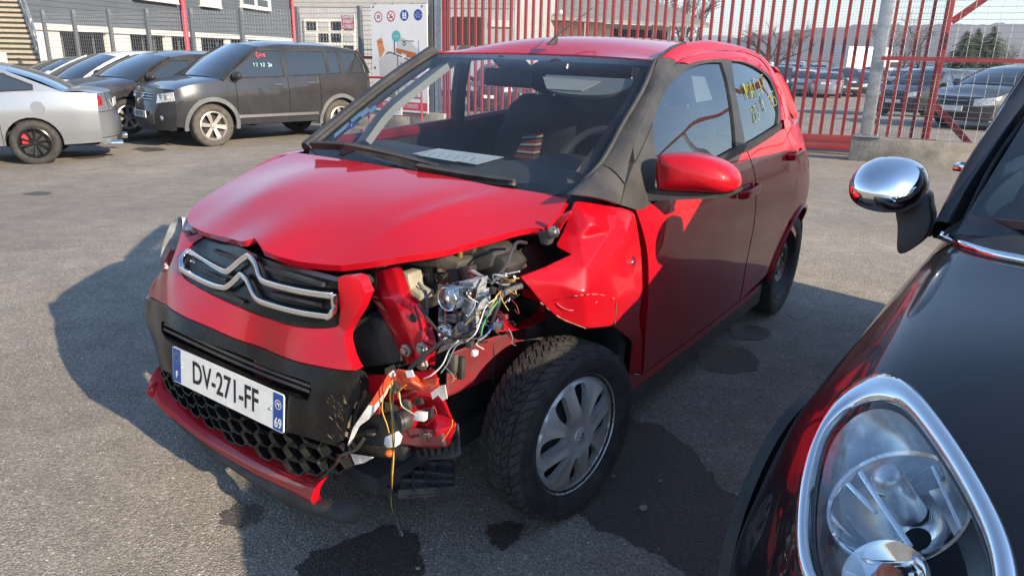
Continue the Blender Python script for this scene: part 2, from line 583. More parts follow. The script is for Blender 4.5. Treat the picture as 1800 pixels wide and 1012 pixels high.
M_LINER = mat('pale_headliner', (.42, .43, .40), .9, 0, 0, .15, 8)
M_RUB = mat('tyre_rubber', (.019, .019, .020), .78, 0, 0, .6, 16, .15, 240, var2=(.050, .047, .043))
M_RUBOLD = mat('dusty_tyre_rubber', (.050, .046, .041), .85, 0, 0, .5, 12, .1, 200, var2=(.10, .09, .075))
M_CHR = mat('chrome', (.86, .87, .88), .06, 1., 0, 0, 10, 0, 60, rvar=.03)
M_SATIN = mat('satin_chrome', (.72, .73, .74), .2, 1., 0)
M_HUB = mat('silver_hubcap_paint', (.62, .63, .64), .38, .45, .2, .5, 9, .05, 90, var2=(.42, .40, .37))
M_ALLOY = mat('silver_alloy', (.60, .60, .60), .33, .7, .2, .3, 12, var2=(.40, .34, .27))
M_STEEL = mat('black_steel_rim', (.030, .030, .032), .42, .3, 0, .5, 12, var2=(.07, .065, .06))
M_METAL = mat('bare_metal', (.45, .44, .42), .38, 1., 0, .4, 20)
M_GALV = mat('galvanised_steel', (.46, .48, .50), .48, .75, 0, .35, 14, .05, 60)
M_WHITE = mat('white_plastic', (.78, .78, .76), .45, 0, 0, .1, 20)
M_PAPER = mat('paper', (.72, .80, .83), .8, 0, 0, .12, 12)
M_CLEAR = glass('clear_lens', (.95, .97, .98), .95, 0, .02, 1.5, gain=.45)
M_GLASS = glass('windscreen_glass', (.90, .94, .95), .9, .016, gain=.62)
M_SIDEG = glass('side_glass', (.33, .38, .42), 1., .012, 0., 1.75)
M_FARG = mat('far_car_glass', (.022, .030, .036), .05, 0, 1., .4, 2, rvar=.03, spec=.9)
M_AMBER = mat('amber_bulb', (.55, .10, .005), .2, 0, .4)
M_TAPEO = mat('orange_red_tape', (.72, .07, .018), .35, 0, .3, .3, 20, .2, 60)
M_TAPEW = mat('white_tape', (.74, .72, .70), .4, 0, .2, .25, 25, .2, 60)
M_YEL = mat('yellow_wire', (.62, .36, .04), .5)
M_WHW = mat('white_wire', (.66, .66, .66), .5)
M_GREYW = mat('grey_loom', (.16, .17, .18), .55)
M_BLUEW = mat('blue_wire', (.03, .14, .55), .5)
M_REDG = mat('red_gate_paint', (.30, .030, .038), .5, 0, .05, .5, 5, .06, 60, var2=(.30, .062, .058))
M_CONC = mat('concrete', (.33, .305, .26), .9, 0, 0, .6, 3.2, .5, 22, var2=(.17, .155, .13))
M_INK = mat('black_lettering', (.012, .012, .014), .5)
M_PLATE = mat('white_number_plate', (.80, .80, .77), .35, 0, .2, .14, 30, .04, 90)
M_BLUE = mat('plate_blue', (.010, .075, .33), .4, 0, .2, .2, 40)
M_YINK = mat('yellow_paint_pen', (.30, .32, .045), .6)
M_WINK = mat('pale_paint_pen', (.55, .85, .88), .6)
M_RINK = mat('red_paint_pen', (.75, .10, .10), .6)
M_FILLER = mat('chipped_filler', (.24, .17, .10), .9, 0, 0, .5, 60)
M_CREAM = mat('cream_panel', (.76, .70, .58), .7, 0, 0, .12, 3)
M_SIGNW = mat('white_sign_board', (.74, .75, .76), .45, 0, .2, .06, 4)
M_SCR = mat('scuffed_paint', (.55, .12, .12), .6)

# ---------------------------------------------------------------- ground
def sstep(a, b, x):
    t = np.clip((np.asarray(x, float) - a) / (b - a), 0, 1)
    return t * t * (3 - 2 * t)


def ground_z(X, Y):
    X, Y = np.asarray(X, float), np.asarray(Y, float)
    zn = -.0555 - .0138 * np.clip(X, -6, 6) + .01998 * np.clip(Y, -4, 6)
    zf = .0235 * (np.clip(X, -9, 6) - 5) - .01 * (np.clip(Y, 8, 16) - 11)
    return zn + (zf - zn) * sstep(4., 9.5, Y - .25 * X) - .60 * sstep(17, 32, Y)


def on_ground(u, v, up=0.):
    z = 0.
    for _ in range(12):
        p = on_z(u, v, z); z = float(ground_z(p[0], p[1])) + up
    return on_z(u, v, z)


def asphalt(name, tone, wet=0.):
    m = bpy.data.materials.new(name); m.use_nodes = True
    nt = m.node_tree; N, L = nt.nodes, nt.links; b = N['Principled BSDF']
    geo = N.new('ShaderNodeNewGeometry')

    def noise(sc, det=4, ro=.6):
        n = N.new('ShaderNodeTexNoise'); n.inputs['Scale'].default_value = sc; n.inputs['Detail'].default_value = det; n.inputs['Roughness'].default_value = ro
        L.new(geo.outputs['Position'], n.inputs[0]); return n

    def rng(src, a, bb, c, d):
        r = N.new('ShaderNodeMapRange'); r.inputs[1].default_value, r.inputs[2].default_value, r.inputs[3].default_value, r.inputs[4].default_value = a, bb, c, d
        L.new(src, r.inputs[0]); return r.outputs[0]

    def mul(x, y):
        q = N.new('ShaderNodeMath'); q.operation = 'MULTIPLY'; L.new(x, q.inputs[0]); L.new(y, q.inputs[1]); return q.outputs[0]
    vo = N.new('ShaderNodeTexVoronoi'); vo.inputs['Scale'].default_value = 165
    L.new(geo.outputs['Position'], vo.inputs[0])
    sep = N.new('ShaderNodeSeparateColor'); L.new(vo.outputs['Color'], sep.inputs[0])
    stone = rng(sep.outputs[0], 0, 1, .66, 1.26)
    bright = rng(sep.outputs[1], .95, 1., 1., 2.0)
    edge = rng(vo.outputs['Distance'], .0, .62, 1.08, .62)
    big = rng(noise(.55, 6, .65).outputs[0], .3, .7, .78, 1.18)
    mid = rng(noise(6, 5).outputs[0], .3, .7, .86, 1.12)
    dusty = rng(noise(.22, 7, .7).outputs[0], .48, .66, 1., 1.28)
    val = mul(mul(mul(stone, bright), edge), mul(mul(big, mid), dusty))
    hue = N.new('ShaderNodeMix'); hue.data_type = 'RGBA'
    L.new(noise(1.7, 3).outputs[0], hue.inputs[0])
    hue.inputs[6].default_value = (tone * 1.07, tone * .985, tone * .87, 1); hue.inputs[7].default_value = (tone * 1.17, tone * 1.02, tone * .82, 1)
    vm = N.new('ShaderNodeVectorMath'); vm.operation = 'SCALE'
    L.new(hue.outputs[2], vm.inputs[0]); L.new(val, vm.inputs['Scale'])
    L.new(vm.outputs[0], b.inputs['Base Color'])
    b.inputs['Roughness'].default_value = .45 if wet else .88
    b.inputs['Specular IOR Level'].default_value = .5 if wet else .3
    h = N.new('ShaderNodeMath'); h.operation = 'MULTIPLY_ADD'; h.inputs[1].default_value = -.8
    L.new(vo.outputs['Distance'], h.inputs[0]); L.new(noise(60, 4).outputs[0], h.inputs[2])
    bp = N.new('ShaderNodeBump'); bp.inputs['Strength'].default_value = .75; bp.inputs['Distance'].default_value = .006
    L.new(h.outputs[0], bp.inputs['Height']); L.new(bp.outputs[0], b.inputs['Normal'])
    return m


M_ASPH = asphalt('weathered_asphalt', .33)
M_WET = asphalt('wet_asphalt', .066, 1)
M_DAMP = asphalt('damp_asphalt', .12, 1)

# one sheet to the horizon: fine squares near the cars, coarse beyond
gx = np.concatenate([np.geomspace(-2500, -14, 16), np.linspace(-12, 12, 61), np.geomspace(14, 2500, 16)])
gy = np.concatenate([-np.geomspace(600, 5, 9), np.linspace(-4, 20, 61), np.geomspace(22, 3000, 18)])
GX, GY = np.meshgrid(gx, gy)
GZ = ground_z(GX, GY)
mb = MB(); mb.grid([[(GX[i, j], GY[i, j], GZ[i, j]) for j in range(len(gx))] for i in range(len(gy))])
tag(mb.build('ground', M_ASPH, smooth=60), kind='structure')


def stain(px, m, jag=.5, seed=0, lift=.003):
    rg = random.Random(seed)
    P = [on_ground(u, v)[:2] for u, v in px]
    P = spline(P, 8, True)
    c = np.mean(P, 0); out = []
    for i, p in enumerate(P):
        d = p - c
        k = 1 + jag * .10 * (math.sin(i * .9 + seed) + math.sin(i * 2.3 + seed * 2) * .6) + rg.uniform(-.06, .06) * jag
        out.append(c + d * k)
    mb = sheet(out, lambda a, b: np.stack([a, b, ground_z(a, b) + lift], 1), step=.06)
    tag(mb.build('wet_patch', m, smooth=60), kind='structure')


stain([(1090, 735), (1165, 752), (1225, 800), (1262, 850), (1330, 905), (1320, 1010), (1225, 1012), (1130, 962), (1045, 925), (1012, 888), (1050, 850), (1085, 790)], M_WET, .35, 1)
stain([(1232, 615), (1275, 606), (1318, 618), (1335, 645), (1300, 655), (1250, 652), (1232, 635)], M_WET, .5, 2)
stain([(1285, 575), (1325, 572), (1355, 585), (1340, 597), (1295, 595)], M_DAMP, .5, 3)
stain([(1385, 548), (1410, 540), (1425, 552), (1400, 562)], M_DAMP, .5, 4)
stain([(855, 930), (885, 918), (917, 922), (910, 948), (882, 966), (862, 950)], M_WET, .8, 5)
stain([(545, 975), (600, 955), (680, 925), (735, 950), (740, 1015), (700, 1060), (600, 1060), (525, 1010)], M_WET, .5, 6)
stain([(390, 905), (420, 885), (458, 890), (460, 905), (440, 922), (400, 925)], M_DAMP, 1.2, 7)
stain([(40, 341), (70, 337), (92, 340), (70, 344)], M_DAMP, .8, 8)
stain([(115, 276), (150, 272), (188, 274), (150, 280)], M_DAMP, .8, 9)
stain([(232, 262), (262, 259), (292, 263), (260, 267)], M_DAMP, .8, 10)
for k, (u, v, r) in enumerate([(1131, 895, .012), (690, 560, .0), (1345, 420, .0), (1160, 846, .006), (1078, 838, .007), (735, 1000, .006), (1260, 770, .006)]):
    if r:
        p = on_ground(u, v)
        o = MB().blob((p[0], p[1], p[2] + r * .6), (r * 1.2, r, r * .8), 9, 6, .4, .12, k).build('pebble', mat('pebble_stone%d' % k, (.32, .29, .25), .9, 0, 0, .4, 90), smooth=30)
        tag(o, ['pale pebble on the wet patch between the cars', '', '', 'tiny stone on the wet patch nearest the front wheel', 'tiny stone at the front wheel tread', 'small stone lying near the bottom edge below the hanging wire', 'tiny stone on dry asphalt beside the wet patch'][k], 'pebble', group='pebbles on the asphalt')

rg = random.Random(4)
mb = MB()
for k in range(420):
    u, v = rg.uniform(-50, 1500), rg.uniform(330, 1010) ** 1
    p = on_ground(u, v); r = rg.uniform(.0012, .0038)
    mb.blob((p[0], p[1], p[2] + r * .4), (r * rg.uniform(.8, 1.6), r, r * .7), 6, 4, rg.uniform(0, 3), .2, k)
tag(mb.build('grit', mat('loose_grit', (.34, .31, .27), .9, 0, 0, .6, 40), smooth=0, weld=0), kind='stuff')

# ---------------------------------------------------------------- gate and fence line
GATE = Frame((5.286, 11.806, 0), (0, 0, math.atan(-.58)))
FEN = Frame((4.883, 10.828, 0), (0, 0, math.atan(-.58)))


def gz(fr, x, y=0):
    p = fr.w((x, y, 0)); return float(ground_z(p[0], p[1]))


def to_frame(o, fr):
    o.location = fr.loc; o.rotation_euler = fr.rot
    return o


def wire_mesh(name, x0, x1, z0, z1, dx, dz, y, r, m, parent, n=4):
    """welded wire panel in the fence plane"""
    mb = MB()
    xs = np.arange(x0 + dx / 2, x1, dx); zs = np.arange(z0, z1 + .001, dz)
    for x in xs: mb.tube([(x, y, z0), (x, y, z1)], r, n, False)
    for z in zs: mb.tube([(x0, y - r * 1.8, z), (x1, y - r * 1.8, z)], r, n, False)
    return tag(mb.build(name, m, parent, smooth=0, weld=0, recalc=False), kind='stuff')


gate = to_frame(thing('sliding_gate', 'long red sliding gate of upright bars with fine mesh behind the red hatchback', 'gate'), GATE)
GX0 = GATE.Y(783, 120, 0)[0]
b0, b1 = GATE.Y(848.4, 40, 0)[0], GATE.Y(1234, 40, 0)[0]
SP = (b1 - b0) / 27
GTOP = 2.40
zl = gz(GATE, GX0)
GX1 = GATE.Y(1668, 60, 0)[0]
nb = int(round((GX1 - b0) / SP)); pre = int((b0 - GX0 - .03) / SP)
barmesh = {}
for i in range(-pre, nb):
    x = b0 + i * SP
    zb = gz(GATE, x) + .26
    if 'bar' not in barmesh:
        barmesh['bar'] = MB().box((0, 0, .5), (.046, .046, 1)).mesh('bar', M_REDG, smooth=0)
    o = link('bar', barmesh['bar'], gate); o.location = (x, 0, zb); o.scale = (1, 1, GTOP - zb)
MB().bar((GX0 - .05, 0, GTOP + .06), (GX1 + 1.2, 0, GTOP + .06), .07, .12).build('top_rail', M_REDG, gate, bevel=.006)
MB().bar((GX0 - .05, 0, zl + .21), (GX1 + .1, 0, gz(GATE, GX1) + .21), .09, .12).build('bottom_rail', M_REDG, gate, bevel=.008)
MB().bar((GX0 - .05, .006, zl + .09), (GX1 + .1, .006, gz(GATE, GX1) + .09), .11, .10).build('bottom_rail', M_REDG, gate, bevel=.008)
MB().bar((GX0 - .02, .002, zl + .28), (GX0 - .02, .002, GTOP), .07, .08).build('end_post', M_REDG, gate)
xr = GATE.Y(1650, 120, 0)[0]
MB().bar((xr, .01, .24), (xr, .01, 3.2), .16, .10).build('end_post', M_REDG, gate, bevel=.006)
MB().bar((xr + .05, .012, 1.95), (xr + 1.2, .012, 2.95), .10, .09).build('brace', M_REDG, gate)
MB().bar((xr + .05, .012, .78), (xr + .62, .012, .22), .10, .09).build('brace', M_REDG, gate)
wire_mesh('wire_mesh', GX0, xr, zl + .3, GTOP, .040, .040, .06, .0016, M_GALV, gate, 3)
# ground track
o = MB().box((GX0 / 2, 0, 0), (-GX0 + 1, .10, .03)).build('gate_track', M_METAL)
to_frame(o, GATE); o.location.z = gz(GATE, GX0 / 2) + .012; o.rotation_euler[1] = -math.atan2(gz(GATE, 0) - gz(GATE, GX0), -GX0)
tag(o, 'worn steel track in the ground under the red sliding gate', 'track')

# right-hand fence : low wall, galvanised post, welded mesh, red rail
WH = .345
o = MB()
x = -.02
wall = to_frame(thing('low_wall', 'low stained concrete wall under the welded mesh right of the gate', 'wall'), FEN)
rg = random.Random(3)
while x < 13:
    w_ = 1.62
    MB().box((x + w_ / 2, .13, WH / 2 - .1), (w_ - .012, .26, WH + .2)).build('block', M_CONC, wall, bevel=.012)
    x += w_
mesh_fence = to_frame(thing('mesh_fence', 'welded wire mesh fence with a red rail on the low concrete wall', 'fence'), FEN)
pb = FEN.Y(1512, 240, .1)[0]
mb = MB().box((pb + .07, .10, 1.65), (.16, .16, 2.6)); mb.build('post', M_GALV, mesh_fence, bevel=.01)
MB().box((pb + .10, .08, WH + .012), (.36, .22, .018)).build('base_plate', M_GALV, mesh_fence)
for dx in (-.02, .2):
    MB().lathe([(0, .03), (.018, .03), (.018, 0)], (pb + dx + .02, .03, WH + .02), 'z', 6).build('bolt', M_GALV, mesh_fence, smooth=0)
for k in range(1, 6):
    MB().box((pb + .07 + 2.45 * k, .13, 1.8), (.09, .09, 3.0)).build('post', M_REDG if k % 2 else M_GALV, mesh_fence)
MB().bar((pb + .12, .10, 3.32), (13, .10, 3.32), .08, .09).build('top_rail', M_REDG, mesh_fence)
wire_mesh('wire_mesh', pb + .15, 13, WH + .03, 3.3, .15, .078, .02, .0024, M_GALV, mesh_fence)
zr = FEN.Y(1650, 105, 0)[2]
MB().bar((pb + .12, -.04, zr), (13, -.04, zr), .045, .05).build('rail', M_REDG, mesh_fence)

# left-hand fence
lx = [GATE.Y(u, v, .25)[0] for u, v in [(632, 12), (577, 14), (522, 17), (423, 23), (335, 27.5), (258, 31), (192, 34), (130, 37.5), (77, 40)]]
lx = [lx[0], lx[2], lx[3], lx[4], lx[5], lx[6], lx[7], lx[8]]
lf = to_frame(thing('mesh_fence', 'grey steel mesh fence with square posts behind the row of parked cars', 'fence'), GATE)
M_POST = mat('grey_fence_post', (.16, .17, .18), .45, .3)
FT = GATE.Y(522, 17, .25)[2]
for x in lx + [GATE.Y(770, 40, .25)[0]]:
    zb = gz(GATE, x)
    MB().box((x, .25, (zb + FT + .06) / 2), (.09, .09, FT + .06 - zb)).build('post', M_POST, lf)
for a, b in zip(lx[:-1], lx[1:]):
    wire_mesh('mesh_panel', b + .06, a - .06, gz(GATE, a) + .1, FT, .10, .10, .22, .0045, M_GALV, lf, 4)
xp = GATE.Y(770, 40, .25)[0]
wire_mesh('mesh_panel', lx[0] + .06, xp - .06, gz(GATE, xp) + .1, FT, .10, .10, .22, .0045, M_GALV, lf, 4)
x0 = GATE.Y(766, 40, .18)[0]; x1 = GATE.Y(776, 40, .18)[0]
for k, (x, m) in enumerate(((x0, M_POST), (x1, M_GALV))):
    o = MB().box((x, .05, 1.35), (.10, .10, 3.3)).build('gate_post', m)
    tag(to_frame(o, GATE), ['dark grey steel post just right of the site map board', 'shiny galvanised post touching the left end of the red gate'][k], 'post', group='posts at the left end of the gate')
zr = GATE.Y(600, 100, .15)[2]
MB().bar((lx[0] - .6, .15, zr), (lx[0] + .5, .15, zr), .05, .06).build('rail', M_REDG, lf)
# low wall left of the gate
xa, xb = GATE.Y(560, 215, -.1)[0], GATE.Y(781, 215, -.1)[0]
lw = to_frame(thing('low_wall', 'low concrete block wall under the map board left of the gate', 'wall'), GATE)
n = 4
zt = GATE.Y(775, 200, -.1)[2]
for k in range(n):
    w_ = (xb - xa) / n
    MB().box((xa + w_ * (k + .5), .02, (zt + gz(GATE, xb) - .2) / 2), (w_ - .012, .26, zt - gz(GATE, xb) + .2)).build('block', M_CONC, lw, bevel=.01)

# site map board
XB = lambda u, v, y=-.16: GATE.Y(u, v, y)
pTL, pTR, pBL = XB(651, 10), XB(750, 6), XB(752, 200)
bx0, bx1, bz1, bz0 = pTL[0], pTR[0], (pTL[2] + pTR[2]) / 2, pBL[2]
board = to_frame(thing('map_board', 'tall white site map board with four round safety signs beside the gate', 'sign'), GATE)
mb = MB().box(((bx0 + bx1) / 2, -.145, (bz0 + bz1) / 2), (bx1 - bx0, .02, bz1 - bz0)); mb.build('panel', M_SIGNW, board)
bw = bx1 - bx0


def BP(a, b, y=-.158):  # fraction across, metres down from the top
    return np.array([bx0 + a * bw, y, bz1 - b])


EX, EZ = (1, 0, 0), (0, 0, 1)


def disc(c, r, m, name, parent, y, n=28, r0=0):
    mb = MB()
    if r0:
        V = [(c[0] + q * math.cos(2 * math.pi * k / n), y, c[2] + q * math.sin(2 * math.pi * k / n)) for q in (r0, r) for k in range(n)]
        mb.add(V, [(k, (k + 1) % n, n + (k + 1) % n, n + k) for k in range(n)])
    else:
        mb.add([(c[0] + r * math.cos(2 * math.pi * k / n), y, c[2] + r * math.sin(2 * math.pi * k / n)) for k in range(n)], [tuple(range(n))])
    return mb.build(name, m, parent, smooth=0)


def strip(px, w, m, name, y=-.159):
    mb = MB()
    for a, b in zip(px[:-1], px[1:]):
        a, b = BP(*a, y), BP(*b, y); d = (b - a); d /= np.linalg.norm(d); nn = np.array([-d[2], 0, d[0]]) * w / 2; e = d * w * .3
        mb.add([a - nn - e, b - nn + e, b + nn + e, a + nn - e], [(0, 1, 2, 3)])
    return mb.build(name, m, board, smooth=0)


def area(px, m, name, y=-.1575):
    mb = MB(); mb.add([BP(a, b, y) for a, b in px], [tuple(range(len(px)))]); return mb.build(name, m, board, smooth=0)


bh = bz1 - bz0
S_RED = mat('sign_red', (.58, .03, .05), .45); S_BLUE = mat('sign_blue', (.02, .07, .34), .45); S_GREY = mat('map_grey', (.50, .51, .52), .6); S_BRN = mat('map_brown', (.42, .13, .04), .6)
S_ORG = mat('map_orange', (.62, .25, .10), .6); S_TEAL = mat('map_teal', (.10, .42, .45), .6); S_GRN = mat('map_green', (.03, .30, .05), .6); S_DGREY = mat('map_road', (.06, .07, .08), .6)
U = bw / 100.  # one hundredth of the width
ico = [(.14, .165), (.37, .155), (.61, .145), (.85, .14)]
rr = .073 * bw
for k, (a, b) in enumerate(ico):
    c = BP(a, b * bw)
    if k < 2:
        disc(c, rr, S_RED, 'round_sign', board, -.158); o = disc(c, rr * .80, M_SIGNW, 'sign_face', board, -.160)
    else:
        disc(c, rr, S_BLUE, 'round_sign', board, -.158)
c = BP(*[ico[0][0], ico[0][1] * bw])
mb = MB(); put_text(mb, '10', rr * 1.05, (c[0], -.162, c[2]), EX, EZ, .8, rr * .02); mb.build('lettering', M_INK, board, smooth=0)
c = BP(ico[1][0], ico[1][1] * bw)
mb = MB().bar((c[0] - rr * .6, -.162, c[2] + rr * .6), (c[0] + rr * .6, -.162, c[2] - rr * .6), rr * .16, .001, (0, 1, 0)); mb.build('red_slash', S_RED, board, smooth=0)
mb = MB().bar((c[0] - rr * .4, -.1613, c[2] - rr * .3), (c[0] + rr * .45, -.1613, c[2] - rr * .05), rr * .22, .001, (0, 1, 0)).bar((c[0] + .0, -.1613, c[2] + rr * .1), (c[0] + rr * .2, -.1613, c[2] + rr * .5), rr * .12, .001, (0, 1, 0)); mb.build('cigarette_mark', M_INK, board, smooth=0)
c = BP(ico[2][0], ico[2][1] * bw)
mb = MB()
for s in (-1, 1):
    mb.add([(c[0] + s * rr * .06, -.160, c[2] - rr * .25), (c[0] + s * rr * .5, -.160, c[2] - rr * .25), (c[0] + s * rr * .45, -.160, c[2] + rr * .5), (c[0] + s * rr * .2, -.160, c[2] + rr * .62), (c[0] + s * rr * .06, -.160, c[2] + rr * .2)], [(0, 1, 2, 3, 4)])
mb.add([(c[0] - rr * .5, -.160, c[2] - rr * .6), (c[0] + rr * .5, -.160, c[2] - rr * .6), (c[0] + rr * .5, -.160, c[2] - rr * .36), (c[0] - rr * .5, -.160, c[2] - rr * .36)], [(0, 1, 2, 3)])
mb.build('vest_mark', M_SIGNW, board, smooth=0)
c = BP(ico[3][0], ico[3][1] * bw)
mb = MB()
for k, t in enumerate(('PORT', 'OBLIGATOIRE', 'DU GILET')):
    put_text(mb, t, rr * .3, (c[0], -.160, c[2] + rr * (.38 - .38 * k)), EX, EZ, .9)
mb.build('lettering', M_SIGNW, board, smooth=0)
# the plan below
k = bw
area([(.10, .48 * k), (.19, .44 * k), (.24, .62 * k), (.15, .73 * k)], S_ORG, 'map_area', -.1585)
area([(.13, .76 * k), (.30, .62 * k), (.46, .66 * k), (.46, 1.2 * k), (.17, 1.3 * k)], S_GREY, 'map_area')
area([(.50, .72 * k), (.82, .78 * k), (.80, .98 * k), (.72, 1.2 * k), (.50, 1.18 * k)], S_GREY, 'map_area')
area([(.47, .40 * k), (.72, .50 * k), (.86, .62 * k), (.80, .72 * k), (.47, .64 * k)], S_GREY, 'map_area')
area([(.45, .58 * k), (.80, .64 * k), (.80, .72 * k), (.64, .70 * k), (.63, .66 * k), (.55, .64 * k), (.54, .67 * k), (.45, .64 * k)], S_BRN, 'map_building', -.1592)
c = BP(.46, .42 * k); disc(c, .075 * k, S_TEAL, 'map_roundabout', board, -.1592)
strip([(.27, .66 * k), (.34, .64 * k), (.80, .77 * k), (.92, .69 * k)], .016 * k, S_DGREY, 'map_road')
strip([(.42, .48 * k), (.42, .66 * k)], .016 * k, S_DGREY, 'map_road')
strip([(.475, .69 * k), (.48, 1.30 * k)], .014 * k, S_DGREY, 'map_road')
strip([(.85, .48 * k), (.85, .85 * k), (.78, 1.05 * k)], .007 * k, S_BLUE, 'map_river')
area([(.325, 1.09 * k), (.385, 1.09 * k), (.40, 1.35 * k), (.34, 1.35 * k)], S_GRN, 'map_area', -.1592)
c = BP(.60, .52 * k); disc(c, .030 * k, S_DGREY, 'map_mark', board, -.1592, 16, .018 * k)
c = BP(.575, .70 * k); disc(c, .020 * k, M_SIGNW, 'map_mark', board, -.1596, 16)
for (a, b, t) in ((.66, .48, 'Pieces et garage'), (.57, .79, 'Accueil'), (.38, 1.0, 'Paiement'), (.17, .50, 'Zone'), (.46, .42, 'Entree')):
    mb = MB(); put_text(mb, t, .035 * k, BP(a, b * k, -.1605), EX, EZ); mb.build('lettering', M_INK if t != 'Entree' else M_SIGNW, board, smooth=0)
# lower half seen through the windscreen
zA, zB = XB(720, 180)[2], XB(720, 194)[2]
mb = MB().add([(bx0 + .03, -.158, zA), (bx1 - .02, -.158, zA), (bx1 - .02, -.158, zB), (bx0 + .03, -.158, zB)], [(0, 1, 2, 3)]); mb.build('red_band', S_RED, board, smooth=0)
mb = MB(); put_text(mb, 'PERSONNES AUTORISEES', (zA - zB) * .72, ((bx0 + bx1) / 2, -.160, (zA + zB) / 2), EX, EZ, .72); mb.build('lettering', M_SIGNW, board, smooth=0)
for q, v in enumerate((152, 160, 168)):
    z = XB(720, v)[2]
    mb = MB(); put_text(mb, ('Horaires du parc', 'Papiers obligatoires', 'Securite du site')[q], .07, (bx0 + bw * .72, -.160, z), EX, EZ, .8); mb.build('lettering', M_INK, board, smooth=0)
    disc((bx0 + bw * .40, 0, z), .03, (S_GREY, mat('map_yellow', (.6, .5, .05), .6), S_DGREY)[q], 'map_mark', board, -.159, 12)
for a in (.05, .92):
    for b in (.03, .86):
        disc(BP(a, b * k), .018 * k, M_METAL, 'fixing', board, -.1585, 10)

# red tube barrier with the P sign
BAR = lambda u, v: GATE.Y(u, v, -1.1)
br = to_frame(thing('tube_barrier', 'red tube barrier standing in front of the map board', 'barrier'), GATE)
xa, xb = BAR(647, 150)[0], BAR(741, 200)[0]
zt, zm, zl2 = BAR(690, 138)[2], BAR(720, 172)[2], BAR(720, 204)[2]
zg = gz(GATE, xb, -1.1)
MB().tube(spline([(xa, -1.1, zg), (xa, -1.1, zt - .06), (xa + .06, -1.1, zt), (xb - .06, -1.1, zt), (xb, -1.1, zt - .06), (xb, -1.1, zg)], 6), .022, 8).build('frame', M_REDG, br)
for z in (zm, zl2): MB().tube([(xa, -1.1, z), (xb, -1.1, z)], .017, 8).build('crossbar', M_REDG, br)
for x in (xa, xb): MB().box((x, -1.1, zg + .02), (.09, .5, .03)).build('foot', M_REDG, br)
p0, p1 = GATE.Y(682, 174, -1.14), GATE.Y(707, 203, -1.14)
ps = to_frame(thing('parking_sign', 'small white sign with a blue letter P hung on the red barrier', 'sign'), GATE)
w_, h_ = p1[0] - p0[0], p0[2] - p1[2]
c = ((p0[0] + p1[0]) / 2, -1.14, (p0[2] + p1[2]) / 2)
MB().box(c, (w_, .012, h_)).build('plate', M_SIGNW, ps)
MB().box((c[0], -1.149, c[2] + h_ * .14), (w_ * .74, .003, h_ * .66)).build('blue_square', S_BLUE, ps)
mb = MB(); put_text(mb, 'P', h_ * .62, (c[0], -1.152, c[2] + h_ * .14), EX, EZ, .9, h_ * .02); mb.build('lettering', M_SIGNW, ps, smooth=0)
mb = MB(); put_text(mb, 'PARKING VISITEURS', h_ * .10, (c[0], -1.148, c[2] - h_ * .36), EX, EZ, .8); mb.build('lettering', M_INK, ps, smooth=0)

# building-site notice on the mesh
p0, p1 = GATE.Y(600, 26, .17), GATE.Y(624, 52, .17)
cs = to_frame(thing('site_notice', 'red and white notice CHANTIER INTERDIT AU PUBLIC wired to the mesh fence', 'sign'), GATE)
w_, h_ = p1[0] - p0[0], p0[2] - p1[2]
cx, cz = (p0[0] + p1[0]) / 2, (p0[2] + p1[2]) / 2
MB().box((cx, .17, cz), (w_, .012, h_)).build('plate', M_SIGNW, cs)
for k, t in enumerate(('CHANTIER', 'INTERDIT', 'AU PUBLIC')):
    z = cz + h_ * (.32 - .32 * k)
    MB().box((cx, .162, z), (w_ * .97, .003, h_ * .285)).build('band', S_RED, cs)
    mb = MB(); put_text(mb, t, h_ * .29, (cx, .159, z), EX, EZ, w_ / (h_ * 1.62), .004); mb.build('lettering', M_SIGNW, cs, smooth=0)

# ---------------------------------------------------------------- buildings
a_, b_ = on_z(163, 48, 2.1), on_z(510, 68, 2.1)
ang = math.atan2(b_[1] - a_[1], b_[0] - a_[0])
FAC = Frame((a_[0], a_[1], 0), (0, 0, ang))
M_SID = mat('grey_siding', (.105, .125, .148), .55, 0, 0, .18, .6, .03, 30)
M_DGL = mat('dark_window_glass', (.02, .025, .03), .12, 0, .5)
M_WFR = mat('white_frame', (.62, .61, .58), .5, 0, 0, .06, 3)
M_DARKIN = mat('dark_interior', (.030, .028, .026), .9)
off = to_frame(thing('office_building', 'two storey building clad in grey boards with white windows and red downpipes', 'building'), FAC)
x0, x1 = -14., 62.
zb, n, hgt = 2.12, 22, .235
pm = MB().box((0, 0, 0), (x1 - x0, .05, hgt - .012), (R(2.2), 0, 0)).mesh('plank', M_SID, smooth=0)
for k in range(n):
    o = link('plank', pm, off); o.location = ((x0 + x1) / 2, .03, zb + hgt * (k + .5))
MB().box(((x0 + x1) / 2, 4.2, zb + 2.6), (x1 - x0, 8.2, 5.3)).build('core', M_SID, off)
MB().box(((x0 + x1) / 2, .9, zb + n * hgt + .2), (x1 - x0 + .4, 2.4, .25)).build('eaves', M_WFR, off)


def fac_box(u0, v0, u1, v1, y, th, m, name, parent, zmax=None):
    p, q = FAC.Y(u0, v0, y), FAC.Y(u1, v1, y)
    z1 = p[2] if zmax is None else zmax
    return MB().box(((p[0] + q[0]) / 2, y, (z1 + q[2]) / 2), (abs(q[0] - p[0]), th, abs(z1 - q[2]))).build(name, m, parent), p, q


